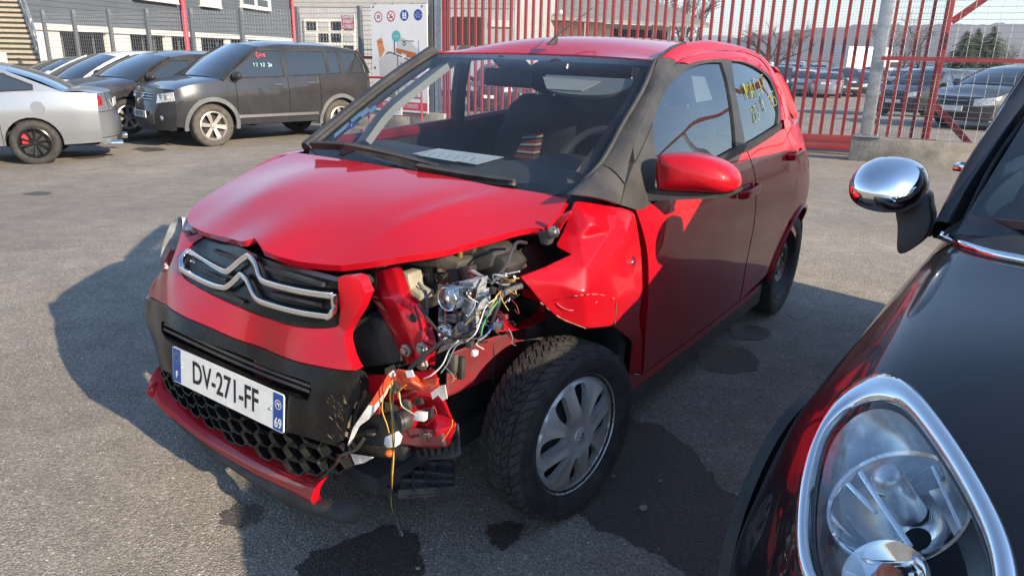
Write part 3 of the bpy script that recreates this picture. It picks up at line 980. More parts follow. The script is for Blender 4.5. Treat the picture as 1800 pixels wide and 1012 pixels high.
for (u0, u1, v1, pan) in ((235, 306, 5.5, 2), (354, 383, 13.5, 0), (424, 472, 19, 2)):
    q = FAC.Y(u1, v1, -.04); p = FAC.Y(u0, v1, -.04)
    z0, z1 = q[2], q[2] + 1.35
    fr = MB().box(((p[0] + q[0]) / 2, -.06, (z0 + z1) / 2), (q[0] - p[0], .12, z1 - z0)).build('window', M_WFR, off)
    for k in range(pan):
        w_ = (q[0] - p[0]) / pan
        MB().box((p[0] + w_ * (k + .5), -.125, z0 + .42), (w_ * .78, .012, .46)).build('pane', M_DGL, fr)
    MB().box(((p[0] + q[0]) / 2, -.13, z0 - .04), (q[0] - p[0] + .3, .3, .08)).build('sill', M_WFR, fr)
    MB().box((q[0] + .25, -.05, (z0 + z1) / 2), (.35, .10, z1 - z0)).build('shutter', M_CREAM, fr)
M_PIPE = mat('red_downpipe', (.58, .06, .085), .45)
for (u, v) in ((326, 50), (516, 40)):
    p = FAC.Y(u, v, -.25)
    MB().tube([(p[0], -.25, -1), (p[0], -.25, 8)], .13 if u < 400 else .15, 10).build('downpipe', M_PIPE, off)
# open ground floor: white beam, columns, dark bays, low white panels
MB().box(((x0 + x1) / 2, .05, 2.0), (x1 - x0, .30, .26)).build('beam', M_WFR, off)
MB().box(((x0 + x1) / 2, 2.6, .3), (x1 - x0, .2, 3.6)).build('back_wall', M_DARKIN, off)
rg = random.Random(5)
x = x0
i = 0
while x < x1:
    w_ = rg.choice((.7, 1.3, 2.0))
    MB().box((x + w_ / 2, .10, .35), (w_, .16, 3.2)).build('column', M_WFR, off)
    g_ = rg.choice((2.2, 2.8, 3.4))
    for k in range(3):
        MB().box((x + w_ + g_ * (k + .5) / 3, .35, .35), (.07, .06, 3.2)).build('mullion', M_POST, off)
    x += w_ + g_
# outside stair at far left
STF = Frame(tuple(at_dist(40, 60, 24.5)[:2]) + (0,), (0, 0, R(8)))
st = to_frame(thing('outside_stair', 'steel outside staircase with pale treads and grey handrails at far left', 'staircase'), STF)
M_TREAD = mat('pale_stair_tread', (.36, .33, .27), .7, 0, 0, .2, 6)
tm = MB().box((0, 0, 0), (2.5, .42, .09)).mesh('tread', M_TREAD, smooth=0)
sx1 = STF.Y(62, 75, 0)[0]
for k in range(17):
    o = link('tread', tm, st); o.location = (sx1 - 1.05 - .10 * k, .30 * k * .5, .55 + .17 * k)
    o2 = MB().box((sx1 - 1.05 - .10 * k, .30 * k * .5 + .2, .46 + .17 * k), (2.46, .03, .15)).build('riser', M_CREAM, st)
for dx in (0.22, -2.35):
    MB().bar((sx1 + dx, -.25, .2), (sx1 + dx - 1.75, 2.5, 3.3), .09, .26).build('stringer', M_GALV, st)
    for h_ in (.45, .95):
        MB().tube([(sx1 + dx + .02, -.25, .35 + h_), (sx1 + dx - 1.73, 2.5, 3.4 + h_)], .035, 6).build('handrail', M_GALV, st)
    for k in range(5):
        t = k / 4
        MB().tube([(sx1 + dx - 1.75 * t, -.25 + 2.75 * t, .3 + 3.1 * t), (sx1 + dx - 1.75 * t, -.25 + 2.75 * t, 1.35 + 3.1 * t)], .035, 6).build('baluster', M_WFR if k % 2 else M_GALV, st)
MB().bar((sx1 + .3, -.3, -.4), (sx1 + .3, -.3, 1.7), .12, .12).build('newel', M_WFR, st)
for k in range(7):
    MB().box((sx1 - 1.5, -.4, .33 + .11 * k), (1.45, .03, .095)).build('slat', M_WFR, st)

# light shed behind the map board
SHF = Frame(tuple(at_dist(640, 60, 38)[:2]) + (0,), (0, 0, R(-14)))
sh = to_frame(thing('metal_shed', 'light grey ribbed metal shed with white windows behind the map board', 'building'), SHF)
M_RIB = mat('pale_ribbed_steel', (.46, .47, .47), .5, .2, 0, .15, 1.5)
sxa, sxb = SHF.Y(520, 60, 0)[0], SHF.Y(905, 60, 0)[0]
MB().box(((sxa + sxb) / 2, 5, 2.6), (sxb - sxa, 9.9, 6.2)).build('wall', M_RIB, sh)
pm = MB().box((0, 0, 0), (sxb - sxa, .05, .20), (R(6), 0, 0)).mesh('panel', M_RIB, smooth=0)
for k in range(12):
    o = link('panel', pm, sh); o.location = ((sxa + sxb) / 2, .02, 3.55 + k * .215)
MB().box(((sxa + sxb) / 2, .01, 2.4), (sxb - sxa, .06, 2.0)).build('band', M_RIB, sh)


def shed_box(u0, v0, u1, v1, y, th, m, name, par=None, fr=SHF):
    p, q = fr.Y(u0, v0, y), fr.Y(u1, v1, y)
    return MB().box(((p[0] + q[0]) / 2, y, (p[2] + q[2]) / 2), (abs(q[0] - p[0]), th, abs(p[2] - q[2]))).build(name, m, par or sh)


w = shed_box(535, 34, 626, 100, -.08, .10, M_WFR, 'window')
for i in range(4):
    for j in range(3):
        shed_box(538 + 22 * i, 38 + 21 * j, 556 + 22 * i, 54 + 21 * j, -.14, .02, M_DGL if (i + j) % 3 != 1 else M_RIB, 'pane', w)
shed_box(750, 27, 763, 80, -.07, .06, M_DARKIN, 'doorway')
shed_box(700, 35, 716, 80, -.07, .06, M_DGL, 'window')
shed_box(795, 30, 850, 80, -.07, .06, M_DARKIN, 'doorway')
shed_box(862, 36, 900, 48, -.09, .06, M_WFR, 'beam')
for u in (660, 690, 725, 745): shed_box(u, 5, u + 1.6, 26, -.09, .05, M_POST, 'joint')
# long warehouse with a sloping eave, behind the gate
WHF = Frame(tuple(at_dist(985, 50, 46)[:2]) + (0,), (0, 0, R(31)))
wh = to_frame(thing('warehouse', 'long low warehouse with dark eaves and cream wall beyond the gate', 'building'), WHF)
wl_ = WHF.Y(905, 60, 0)[0]; wr_ = WHF.Y(1205, 60, 0)[0]
M_ROOF = mat('grey_fibre_roof', (.22, .22, .22), .85, 0, 0, .4, 2)
zE = WHF.Y(1100, 36, 0)[2]
MB().box(((wl_ + wr_) / 2, 6, zE / 2 - .3), (wr_ - wl_, 9, zE + .2)).build('wall', M_CREAM, wh)
mb = MB().prism([(wl_ - .5, -1.6, zE - .10), (wl_ - .5, 5, zE + 1.9), (wl_ - .5, 12, zE), (wl_ - .5, 12, zE - .2), (wl_ - .5, 5, zE + 1.7), (wl_ - .5, -1.6, zE - .3)], (wr_ - wl_ + 1.4, 0, 0)); mb.build('roof', M_ROOF, wh, smooth=0)
for k in range(5):
    xq = wl_ + (wr_ - wl_) * (.1 + .2 * k)
    MB().box((xq, -1.4, zE / 2 - .3), (.14, .14, zE)).build('column', M_POST, wh)
MB().box((wl_ + (wr_ - wl_) * .80, 1.47, zE / 2 - .25), ((wr_ - wl_) * .34, .1, zE - .5)).build('doorway', M_DARKIN, wh)
MB().box((wl_ + (wr_ - wl_) * .12, 1.47, zE / 2 - .25), ((wr_ - wl_) * .2, .1, zE - .5)).build('doorway', M_DARKIN, wh)
lp = WHF.Y(986, 22, -1.7)
o = MB().blob((0, 0, 0), (.12, .12, .14), 10, 6).build('wall_lamp', M_WHITE); o.location = WHF.w(lp); tag(o, 'small white globe lamp hanging under the warehouse eave', 'lamp')

# ---------------------------------------------------------------- hills and trees
def hill(name, u0, u1, dist, crest, m, seed):
    rows = []
    rg = np.random.RandomState(seed)
    us = np.linspace(u0, u1, 90)
    ph = rg.uniform(0, 6, 6)
    for k in range(6):
        t = k / 5; row = []
        for i, u in enumerate(us):
            base = at_dist(u, 100, dist * (1 + .45 * t)); top = at_dist(u, crest(u), dist * 1.45)
            z = 1.0 + (top[2] - 1.0) * sstep(0, 1, t) + (sum(math.sin(i * f + p) for f, p in zip((.31, .57, 1.1, 1.9, 2.7, .17), ph)) * dist * .0011 * t)
            row.append((base[0], base[1], z))
        rows.append(row)
    rows.append([(p[0] * 1.3, p[1] * 1.3, 0) for p in rows[-1]])
    mb = MB(); mb.grid(rows)
    return tag(mb.build(name, m, smooth=80), kind='structure')


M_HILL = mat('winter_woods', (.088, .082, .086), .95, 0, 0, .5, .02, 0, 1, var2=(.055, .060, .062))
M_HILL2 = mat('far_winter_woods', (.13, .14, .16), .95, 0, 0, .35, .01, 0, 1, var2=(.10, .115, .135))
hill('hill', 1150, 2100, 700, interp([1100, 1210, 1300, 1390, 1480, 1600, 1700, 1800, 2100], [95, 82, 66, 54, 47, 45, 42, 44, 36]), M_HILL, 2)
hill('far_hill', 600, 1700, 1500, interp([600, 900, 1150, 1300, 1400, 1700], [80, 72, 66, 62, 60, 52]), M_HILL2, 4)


def leaf_cloud(mb, c, size, n, s, rg, droop=0.):
    for _ in range(n):
        while True:
            p = np.array([rg.uniform(-1, 1) for _ in range(3)])
            if p @ p < 1: break
        p = p / max(.35, np.linalg.norm(p)) ** .5
        q = np.array(c) + p * np.array(size)
        d = np.array([rg.gauss(0, 1), rg.gauss(0, 1), rg.gauss(0, .7) - droop]); d /= np.linalg.norm(d)
        e = np.cross(d, [rg.gauss(0, 1) for _ in range(3)]); e /= max(1e-6, np.linalg.norm(e))
        k = s * rg.uniform(.6, 1.4)
        mb.add([q - d * k, q + e * k * .45, q + d * k, q - e * k * .45], [(0, 1, 2, 3)])


M_BARK = mat('grey_bark', (.10, .085, .07), .9, 0, 0, .4, 6)
M_TWIG = mat('bare_twigs', (.135, .112, .098), .95, 0, 0, .4, 1.)
M_FIR = mat('conifer_green', (.022, .042, .022), .85, 0, 0, .5, .8, var2=(.050, .070, .034))


def bare_tree(u, v, d, h, label, seed, spread=.35):
    rg = random.Random(seed); p = at_dist(u, v, d)
    zb = float(ground_z(p[0], p[1]))
    t = thing('bare_tree', label, 'tree', (p[0], p[1], zb), (0, 0, rg.uniform(0, 6)), 'bare trees beyond the gate')
    mt, mc = MB(), MB()

    def br(a, dirv, L, r, lv):
        pts = [a]
        for k in range(3):
            dirv = (dirv + Vector((rg.gauss(0, .12), rg.gauss(0, .12), .05))).normalized(); pts.append(pts[-1] + dirv * L / 3)
        (mt if lv < 2 else mc).tube(pts, [r, r * .85, r * .7, r * .5], 5 if lv < 2 else 3, False)
        if lv < 4:
            for k in range(4 if lv < 3 else 5):
                q = pts[rg.choice((1, 2, 2, 3))]
                nd = (dirv + Vector((rg.gauss(0, 1), rg.gauss(0, 1), rg.gauss(.1, .4))) * (spread + .25)).normalized()
                br(q, nd, L * rg.uniform(.5, .75), r * .5, lv + 1)
    br(Vector((0, 0, 0)), Vector((0, 0, 1)), h * .42, h * .022, 0)
    mt.build('trunk', M_BARK, t, smooth=60, weld=0, recalc=False); mc.build('crown', M_TWIG, t, smooth=0, weld=0, recalc=False)


def fir(u, vb, vt, d, wpx, label, seed):
    rg = random.Random(seed); top = at_dist(u, vt, d); zb = float(ground_z(top[0], top[1]))
    h = top[2] - zb; rad = wpx / 2 * d / F_PX
    t = thing('conifer_tree', label, 'tree', (top[0], top[1], zb), (0, 0, 0), 'conifers beyond the car park')
    MB().tube([(0, 0, 0), (0, 0, h * .5), (0, 0, h * .97)], [h * .02, h * .013, h * .003], 7).build('trunk', M_BARK, t)
    mb = MB(); n = 34
    for i in range(n):
        f = i / n; z = h * (.04 + .95 * f); r = rad * (1 - f) ** .7 * rg.uniform(.75, 1.12)
        m_ = max(4, int(15 * (1 - f) + 4))
        for k in range(m_):
            a = 2 * math.pi * (k + rg.random()) / m_; L = r * rg.uniform(.65, 1.15)
            e = Vector((math.cos(a), math.sin(a), 0)); sd = Vector((-math.sin(a), math.cos(a), 0))
            for s_ in range(6):
                q = e * L * (s_ + 1) / 6; zz = z - L * .28 * ((s_ + 1) / 6) + L * .10
                w_ = L * .20 * (1.15 - s_ / 6)
                for sg in (-1, 1):
                    tip = q + sd * sg * w_ * rg.uniform(.7, 1.4) + e * w_ * .7
                    mb.add([(q.x - e.x * w_ * .5, q.y - e.y * w_ * .5, zz + .02 * h), (q.x + e.x * w_ * .6, q.y + e.y * w_ * .6, zz), (tip.x, tip.y, zz - .015 * h - rg.random() * .01 * h)], [(0, 1, 2)])
    mb.build('crown', M_FIR, t, smooth=0, weld=0, recalc=False)


fir(1750, 122, 44, 75, 120, 'tallest dark green conifer, right of the three beyond the car park', 1)
fir(1722, 122, 48, 77, 100, 'slim middle conifer squeezed between two others beyond the car park', 2)
fir(1702, 122, 52, 74, 105, 'lowest conifer, left of the three beyond the car park', 3)
bare_tree(1180, 60, 70, 12, 'bare brown tree rising behind the end of the warehouse roof', 11, .45)
bare_tree(1150, 60, 76, 13, 'bare tree behind the middle of the warehouse roof', 12, .45)
bare_tree(1215, 60, 90, 12, 'bare tree just right of the warehouse roof end', 13, .45)
bare_tree(1350, 80, 60, 7, 'bushy bare tree low behind the red gate bars', 14, .6)
bare_tree(1366, 80, 68, 7.5, 'bare tree close right of the bushy low one', 15, .6)
bare_tree(1590, 90, 80, 7.5, 'bare tree seen through the mesh right of the galvanised post', 16, .5)
bare_tree(1625, 90, 84, 8, 'bare tree seen through the mesh left of the thick red post', 17, .5)
bare_tree(1545, 90, 95, 8, 'bare tree hidden partly by the galvanised post', 18, .5)
bare_tree(1790, 90, 90, 7, 'bare tree right of the conifers near the picture edge', 19, .5)
p = at_dist(1512, 104, 70); vz = float(ground_z(p[0], p[1]))
van = thing('box_truck', 'white box truck parked far beyond the gate', 'truck', (p[0], p[1], vz), (0, 0, R(20)))
MB().box((0, 0, 2.0), (5.2, 2.3, 2.6)).build('box_body', M_WHITE, van, bevel=.03)
MB().box((3.4, 0, 1.35), (1.5, 2.1, 1.7), None, .86).build('cab', M_WHITE, van, bevel=.05)
MB().box((3.5, 0, 1.75), (1.40, 2.14, .5)).build('window', M_DGL, van)
for x in (-1.6, 3.2):
    for y in (-.95, .95): MB().lathe([(0, -.12), (.42, -.12), (.45, 0), (.42, .12), (0, .12)], (x, y, .45), 'y', 16).build('wheel', M_RUB, van)

# ---------------------------------------------------------------- generic car kit (x forward from the front axle, y to its left, z up)
def tyre_prof(r, w, rim):
    h = w / 2
    return [(rim, -h * .82), (rim + .012, -h * .95), ((r + rim) / 2, -h), (r - .022, -h * .93), (r - .006, -h * .74), (r, -h * .45), (r, 0), (r, h * .45), (r - .006, h * .74), (r - .022, h * .93), ((r + rim) / 2, h), (rim + .012, h * .95), (rim, h * .82)]


WHEELS = {}


def wheel_meshes(key, r, w, rim, spokes, mrim, mtyre, dark=False, twist=0, fat=.055, lod=0):
    if key in WHEELS: return WHEELS[key]
    n = 36 if lod == 0 else 18
    ty = MB().lathe(tyre_prof(r, w, rim), (0, 0, 0), 'y', n).mesh('tyre', mtyre, smooth=50)
    mb = MB()
    h = w / 2
    mb.lathe([(rim, h * .6), (rim + .004, h * .86), (rim - .012, h * .92), (rim - .025, h * .80), (rim - .035, h * .2), (rim - .035, -h * .8)], (0, 0, 0), 'y', n)
    for k in range(spokes):
        a = 2 * math.pi * k / spokes; ca, sa = math.cos(a), math.sin(a); a2 = a + twist; ca2, sa2 = math.cos(a2), math.sin(a2)
        e = Vector((ca, 0, sa)); e2 = Vector((ca2, 0, sa2)); q = Vector((-sa, 0, ca))
        p0 = e * rim * .15 + Vector((0, h * .62, 0)); p1 = e2 * (rim - .014) + Vector((0, h * .80, 0))
        V = []
        for p, ww in ((p0, fat * .7), (p1, fat)):
            for sy in (1, -1):
                for sx in (-1, 1): V.append(p + q * (sx * ww / 2 * (1 if sy > 0 else .7)) + Vector((0, -.03 if sy < 0 else 0, 0)))
        mb.add(V, [(0, 1, 5, 4), (2, 6, 7, 3), (0, 4, 6, 2), (1, 3, 7, 5), (4, 5, 7, 6)])
    mb.lathe([(0, h * .74), (rim * .16, h * .72), (rim * .22, h * .58), (rim * .24, h * .3)], (0, 0, 0), 'y', n // 2)
    rm = mb.mesh('rim', mrim, smooth=40)
    hub = MB().lathe([(0, h * .10), (rim * .62, h * .10), (rim * .62, -h * .1), (rim - .03, -h * .1)], (0, 0, 0), 'y', n // 2).mesh('brake_disc', M_STEEL, smooth=30)
    WHEELS[key] = (ty, rm, hub)
    return WHEELS[key]


def add_wheel(parent, key, x, y, r, out=1, steer=0, name='wheel', cam=0):
    ty, rm, hub = WHEELS[key]
    t = link(name, ty, parent); t.location = (x, y, r); t.rotation_euler = (cam, random.uniform(0, 6), steer + (0 if out > 0 else math.pi))
    link('rim', rm, t); link('brake_disc', hub, t)
    return t


class Car:
    def __init__(s, hw=.86, wb=2.56, fo=.86, ro=.75, r=.315, tw=.2, zb=.2, sill=.28, ra=.36, sh=((.7, .74), (.3, .86), (-.35, .93), (-1.5, .97), (-3., 1.0)), roof=((-.95, 1.40), (-1.5, 1.47), (-2.4, 1.46), (-3.0, 1.38)),
                 xc=-.22, xt=-.98, xe=-3.0, xb=-3.2, lean=.36, win=((-.5, -1.35), (-1.45, -2.2)), doors=(-.42, -1.42, -2.35), sedan=False, deck=.98, hoodcrown=.07, bul=.27, plan=None):
        s.__dict__.update(locals()); del s.__dict__['s']
        xf, xr = fo - .28, -(wb + ro) + .22
        s.xf, s.xr = xf, xr
        s.doors = tuple(doors[:-1]) + (max(doors[-1], -wb + ra + .02),)
        s.doors = (min(s.doors[0], -ra - .02),) + s.doors[1:]
        s.plan_f = interp(*(plan or ([xr - .05, xr + .3, -wb * .75, -wb * .3, .1, xf - .1, xf + .05], [.86, .95, .995, 1., .985, .93, .86])))
        q = sorted(sh); s.sh_f = interp([p[0] for p in q], [p[1] for p in q])
        q = sorted(roof); s.rf = interp([p[0] for p in q], [p[1] for p in q])
        s.pr = interp([-.3, 0, .3, .65, 1.], [.90, .93, .985, 1., .955])
        s.bf = interp([0., .2, .30, .5, .62, .8, 1.2], [.05, bul * .70, bul * .92, bul, bul * .93, bul * .70, bul * .3])
        s.br = interp([0., .25, .45, .62, .9, 1.2], [.05, .19, .22, .20, .14, .08])

    def S(s, x, z):
        x, z = np.asarray(x, float), np.asarray(z, float)
        b = s.sh_f(x); base = s.hw * s.plan_f(x)
        t = (z - s.sill) / (b - s.sill)
        lo = base * s.pr(np.clip(t, -.3, 1))
        return np.where(z > b, base * .955 - (z - b) * s.lean - np.maximum(z - b - .25, 0) ** 2 * .35, lo)

    def lift(s, sg=1, off=0.):
        return lambda x, z: np.stack([x, sg * (s.S(x, z) + off), z], 1)

    def FP(s, t, z, off=0.):
        ye = float(s.S(s.xf, z)); x = s.xf + float(s.bf(z)) * (1 - abs(t) ** 2.6) + off * (1 - .4 * abs(t))
        return (x, t * (ye + off * .6), z)

    def RP(s, t, z, off=0.):
        ye = float(s.S(s.xr, z)); x = s.xr - float(s.br(z)) * (1 - abs(t) ** 2.8) - off * (1 - .4 * abs(t))
        return (x, t * (ye + off * .6), z)

    def zre(s, x): return s.rf(x) - .065

    def arch(s, xc, n=14):
        r, ra = s.r, s.ra
        a0 = math.asin(max(-1, min(1, (s.sill - r) / ra)))
        return [(xc + ra * math.cos(a), r + ra * math.sin(a)) for a in np.linspace(math.pi - a0, a0, n)]

    def lower(s, xa, xb):
        """outline of the body side between xa > xb"""
        b = []
        xs = [xb]
        for xc in (-s.wb, 0.):
            if xb < xc - s.ra * .9 and xa > xc + s.ra * .9: b += [('arch', xc)]
        pts = [(xb, s.sill if xb > s.xr + .05 else s.sill + .02)]
        for _, xc in b: pts += s.arch(xc)
        pts += [(xa, s.sill)]
        top = [(x, float(s.sh_f(x))) for x in np.linspace(xa, xb, max(4, int((xa - xb) / .08)))]
        return pts + top

    def window(s, xa, xb, ins=.045):
        zl = lambda x: min(float(s.zre(x)) - ins if x <= s.xt + .2 else 9, s.aline(x) - ins * 1.1, s.rline(x) - ins * 1.3, float(s.rf(s.xt)) - .065 - ins)
        xs = np.linspace(xa, xb, 24)
        top = [(x, zl(x)) for x in xs if zl(x) > float(s.sh_f(x)) + .035]
        if len(top) < 3: return None
        bot = [(x, float(s.sh_f(x)) + .025) for x in np.linspace(top[-1][0], top[0][0], 8)]
        return top + bot

    def aline(s, x):
        z0, z1 = float(s.sh_f(s.xc)), float(s.zre(s.xt))
        return z0 + (s.xc - x) / (s.xc - s.xt) * (z1 - z0) if x > s.xt else 9

    def rline(s, x):
        z0, z1 = float(s.sh_f(s.xb)), float(s.zre(s.xe))
        return z0 + (x - s.xb) / (s.xe - s.xb) * (z1 - z0) if x < s.xe else 9

    def build(s, name, label, M, loc, rot, group=None, lod=0, spokes=5, mrim=None, mtyre=None, key=None, grille=True, handles=True, detail=None, cat='car', glassm=None, twist=0, fat=.055, flare=None, sidewheel=1, rw=None, plate=None, rear_only=False):
        mrim, mtyre, gm = mrim or M_ALLOY, mtyre or M_RUB, glassm or M_FARG
        t = thing(name, label, cat, loc, rot, group)
        stp = .06 if lod == 0 else .14
        nt = 17 if lod == 0 else 9
        T = np.linspace(-1, 1, nt)
        cuts = [s.xf] + list(s.doors) + [s.xr]
        names = ['front_wing'] + ['door'] * (len(s.doors) - 1) + ['rear_wing']
        if lod: cuts, names = [s.xf, s.xr], ['body_side']
        for sg in (1, -1):
            for (a, b, nm) in zip(cuts[:-1], cuts[1:], names):
                g = .004 if lod == 0 else 0
                mb = sheet(s.lower(a - (g if a != s.xf else 0), b + (g if b != s.xr else 0)), s.lift(sg), (0, -.03 * sg, 0), step=stp)
                o = mb.build(nm, M, t, smooth=30)
                if nm == 'door' and handles:
                    hx = b + .17; hz = float(s.sh_f(hx)) - .11; hy = float(s.S(hx, hz))
                    MB().tube([(hx + .10, sg * hy, hz), (hx + .08, sg * (hy + .03), hz), (hx - .06, sg * (hy + .03), hz), (hx - .09, sg * hy, hz)], .014, 6).build('handle', M_CHR if handles == 2 else M, o)
            # greenhouse side with its panes
            gh = [(s.xc, float(s.sh_f(s.xc)))] + [(x, float(s.zre(x))) for x in np.linspace(s.xt, s.xe, 12)] + [(x, float(s.sh_f(x)) + .0) for x in np.linspace(s.xb, s.xc, 10)][:-1]
            wins = [w for w in (s.window(a, b) for a, b in s.win) if w]
            sheet(gh, s.lift(sg), (0, -.02 * sg, 0), wins, stp).build('window_frame', detail.get('frame', M) if detail else M, t, smooth=30)
            for w in wins:
                o = sheet(w, s.lift(sg, -.008), None, step=stp).build('side_window', gm, t, smooth=30)
                if lod == 0:
                    Pw = [s.lift(sg, .001)(np.array([q[0]]), np.array([q[1]]))[0] for q in w + w[:1]]
                    MB().tube(Pw, .010, 5, False).build('window_trim', M_BLK, o)
            mz = float(s.sh_f(s.xc - .25)) + .07; my = float(s.S(s.xc - .25, mz - .06)) + .11
            m_ = MB().blob((s.xc - .22, sg * my, mz), (.075, .115, .075), 14, 10).build('mirror', detail.get('mirror', M) if detail else M, t, smooth=60)
            MB().bar((s.xc - .22, sg * (my - .04), mz - .05), (s.xc - .22, sg * (my - .15), mz - .09), .07, .03).build('mirror_arm', M_BLK, m_)
        # bonnet, windscreen, roof, back
        zs = float(s.sh_f(s.xf))
        rows = []
        for u in np.linspace(0, 1, 12 if lod == 0 else 7):
            row = []
            for q in T:
                xa = s.xc + .13 * (1 - q * q); xb_ = s.xf + float(s.bf(zs)) * (1 - abs(q) ** 2.6)
                x = xa + (xb_ - xa) * u
                z = float(s.sh_f(min(x, s.xf))) if x <= s.xf else zs - (x - s.xf) * .12
                y = q * float(s.S(min(x, s.xf), z - .01)) * (1 - .0 * u)
                row.append((x, y, z + s.hoodcrown * (1 - q ** 4) * (1 - u * .55)))
            rows.append(row)
        if not rear_only:
            MB().grid(rows).build('bonnet', M, t, smooth=50)
            mb = MB(); mb.grid([[s.FP(q, z) for q in T] for z in np.linspace(s.zb, zs, 12 if lod == 0 else 7)])
            mb.grid([[s.FP(q, zs) for q in T], [(r_[0], r_[1], r_[2]) for r_ in rows[-1]]])
            fb = mb.build('front_bumper', M, t, smooth=50)
        ws = []
        for u in np.linspace(0, 1, 7):
            row = []
            for q in T:
                a = np.array((s.xc + .13 * (1 - q * q), q * float(s.S(s.xc, s.sh_f(s.xc))), float(s.sh_f(s.xc)) + s.hoodcrown * (1 - q ** 4)))
                b = np.array((s.xt + .06 * (1 - q * q), q * float(s.S(s.xt, s.zre(s.xt))), float(s.zre(s.xt)) + .055 * (1 - q * q)))
                p = a + (b - a) * u; p[0] += .03 * math.sin(math.pi * u); p[2] += .02 * math.sin(math.pi * u); row.append(p)
            ws.append(row)
        if not rear_only:
            MB().grid(ws).build('windscreen', gm, t, smooth=60)
            for sg in (0, -1):
                MB().tube([r_[sg] for r_ in ws], .028, 6).build('pillar', M, t)
        xs_ = np.linspace(s.xt, s.xe, 14 if lod == 0 else 7)
        rr_ = [[(x + (.06 * (1 - q * q) if i == 0 else 0), q * float(s.S(x, s.zre(x))), float(s.zre(x)) + (.055 + .01 * math.sin(math.pi * i / (len(xs_) - 1))) * (1 - q * q)) for q in T] for i, x in enumerate(xs_)]
        MB().grid(rr_).build('roof', M, t, smooth=50)
        zt = s.deck if s.sedan else float(s.sh_f(s.xr))
        mb = MB(); mb.grid([[s.RP(q, z) for q in T] for z in np.linspace(s.zb + .04, min(zt, float(s.sh_f(s.xr))), 12 if lod == 0 else 7)])
        rb = mb.build('rear_bumper', M, t, smooth=50)
        if s.sedan:
            zq = float(s.sh_f(s.xr))
            dk = []
            for u in np.linspace(0, 1, 8):
                row = []
                for q in T:
                    e = s.RP(q, zq); a = np.array((s.xb - .05 * (1 - q * q), q * float(s.S(s.xb, s.sh_f(s.xb))), float(s.sh_f(s.xb)) + .03 * (1 - q ** 4)))
                    row.append(a + (np.array(e) - a) * u + np.array((0, 0, .025 * math.sin(math.pi * u))))
                dk.append(row)
            MB().grid(dk).build('boot_lid', M, t, smooth=50)
            top = [dk[0]]
        else:
            top = [[s.RP(q, float(s.sh_f(s.xr))) for q in T]]
        bl = [[np.array(a) + (np.array(b) - np.array(a)) * u + np.array((-.03, 0, .02)) * math.sin(math.pi * u) for a, b in zip(rr_[-1], top[0])] for u in np.linspace(0, 1, 6)]
        MB().grid(bl).build('rear_window', gm, t, smooth=60)
        if not s.sedan:
            for sg in (0, -1): MB().tube([r_[sg] for r_ in bl], .03, 6).build('pillar', M, t)
        # dark underbody
        mb = MB(); xq0, xq1 = -s.wb - s.ra - .05, s.ra + .05
        mb.box(((s.xf + s.xr) / 2, 0, s.zb + .25), (s.xf - s.xr - .15, s.hw * 1.2, .46))
        for x in ((-s.wb + 0) / 2,): mb.box((x, 0, s.zb + .28), (s.wb - 2 * s.ra - .02, s.hw * 1.85, .4))
        for x in (0, -s.wb): mb.box((x, 0, s.r + s.ra * .9), (s.ra * 2, s.hw * 1.75, .12))
        mb.build('underbody', M_DARK, t)
        # wheels
        k = key or ('w%.3f_%d_%s' % (s.r, spokes, mrim.name))
        wheel_meshes(k, s.r, s.tw, s.r * .66, spokes, mrim, mtyre, twist=twist, fat=fat, lod=lod)
        for x in (0, -s.wb):
            for sg in (1, -1): add_wheel(t, k, x, sg * (s.hw * .985 - s.tw / 2 - .01), s.r, sg)
        if flare:
            for x in (0, -s.wb):
                for sg in (1, -1):
                    P = [(px_, sg * (float(s.S(px_, pz)) + .012), pz) for px_, pz in [(x + (s.ra + .02) * math.cos(a), s.r + (s.ra + .02) * math.sin(a)) for a in np.linspace(-.15, math.pi + .15, 22)]]
                    MB().ribbon(P, lambda i, x=x: Vector((P[i][0] - x, 0, P[i][2] - s.r)), .07, .03).build('arch_flare', flare, t, smooth=50)
        if not rear_only:
            s.face(t, fb, lod, detail or {}, plate)
        s.tail(t, rb, lod, detail or {})
        return t

    def patch(s, fn, t0, t1, z0, z1, off, m, name, par, n=7, k=4, sk=0, th=True):
        mb = MB(); rows = []
        for j in range(k + 1):
            f = j / k
            rows.append([fn(t0 + (t1 - t0) * i / n, (z0 + (z1 - z0) * f) + sk * (t0 + (t1 - t0) * i / n - (t0 + t1) / 2) * (1), off) for i in range(n + 1)])
        mb.grid(rows)
        if th:
            B = rows[0] + [r_[-1] for r_ in rows[1:]] + rows[-1][::-1][1:] + [r_[0] for r_ in rows[::-1]][1:-1]
            q = [(p[0] - .02 * (1 if fn == s.FP else -1), p[1], p[2]) for p in B]; nB = len(B)
            mb.add(B + q, [(i, (i + 1) % nB, nB + (i + 1) % nB, nB + i) for i in range(nB)])
        return mb.build(name, m, par, smooth=40)

    def face(s, t, fb, lod, d, plate):
        zs = float(s.sh_f(s.xf))
        h0, h1 = d.get('hl', (zs - .17, zs - .015))
        ht = d.get('ht', .56)
        for sg in (1, -1):
            o = s.patch(s.FP, sg * ht, sg * .985, h0, h1, .010, M_HLAMP, 'headlight', t, sk=sg * d.get('hsk', .10))
            if lod == 0:
                for q in (.66, .84):
                    c = s.FP(sg * (ht + (1 - ht) * (q - .5) * 1.6), (h0 + h1) / 2 + .01, .02)
                    MB().lathe([(.0, -.012), (.035, -.004), (.045, .006), (.05, .004)], c, 'x', 14).build('lamp', M_CHR, o)
        g0, g1 = d.get('gr', (zs - .15, zs - .03))
        gr = s.patch(s.FP, -.44, .44, g0, g1, .008, M_BLK, 'grille', t)
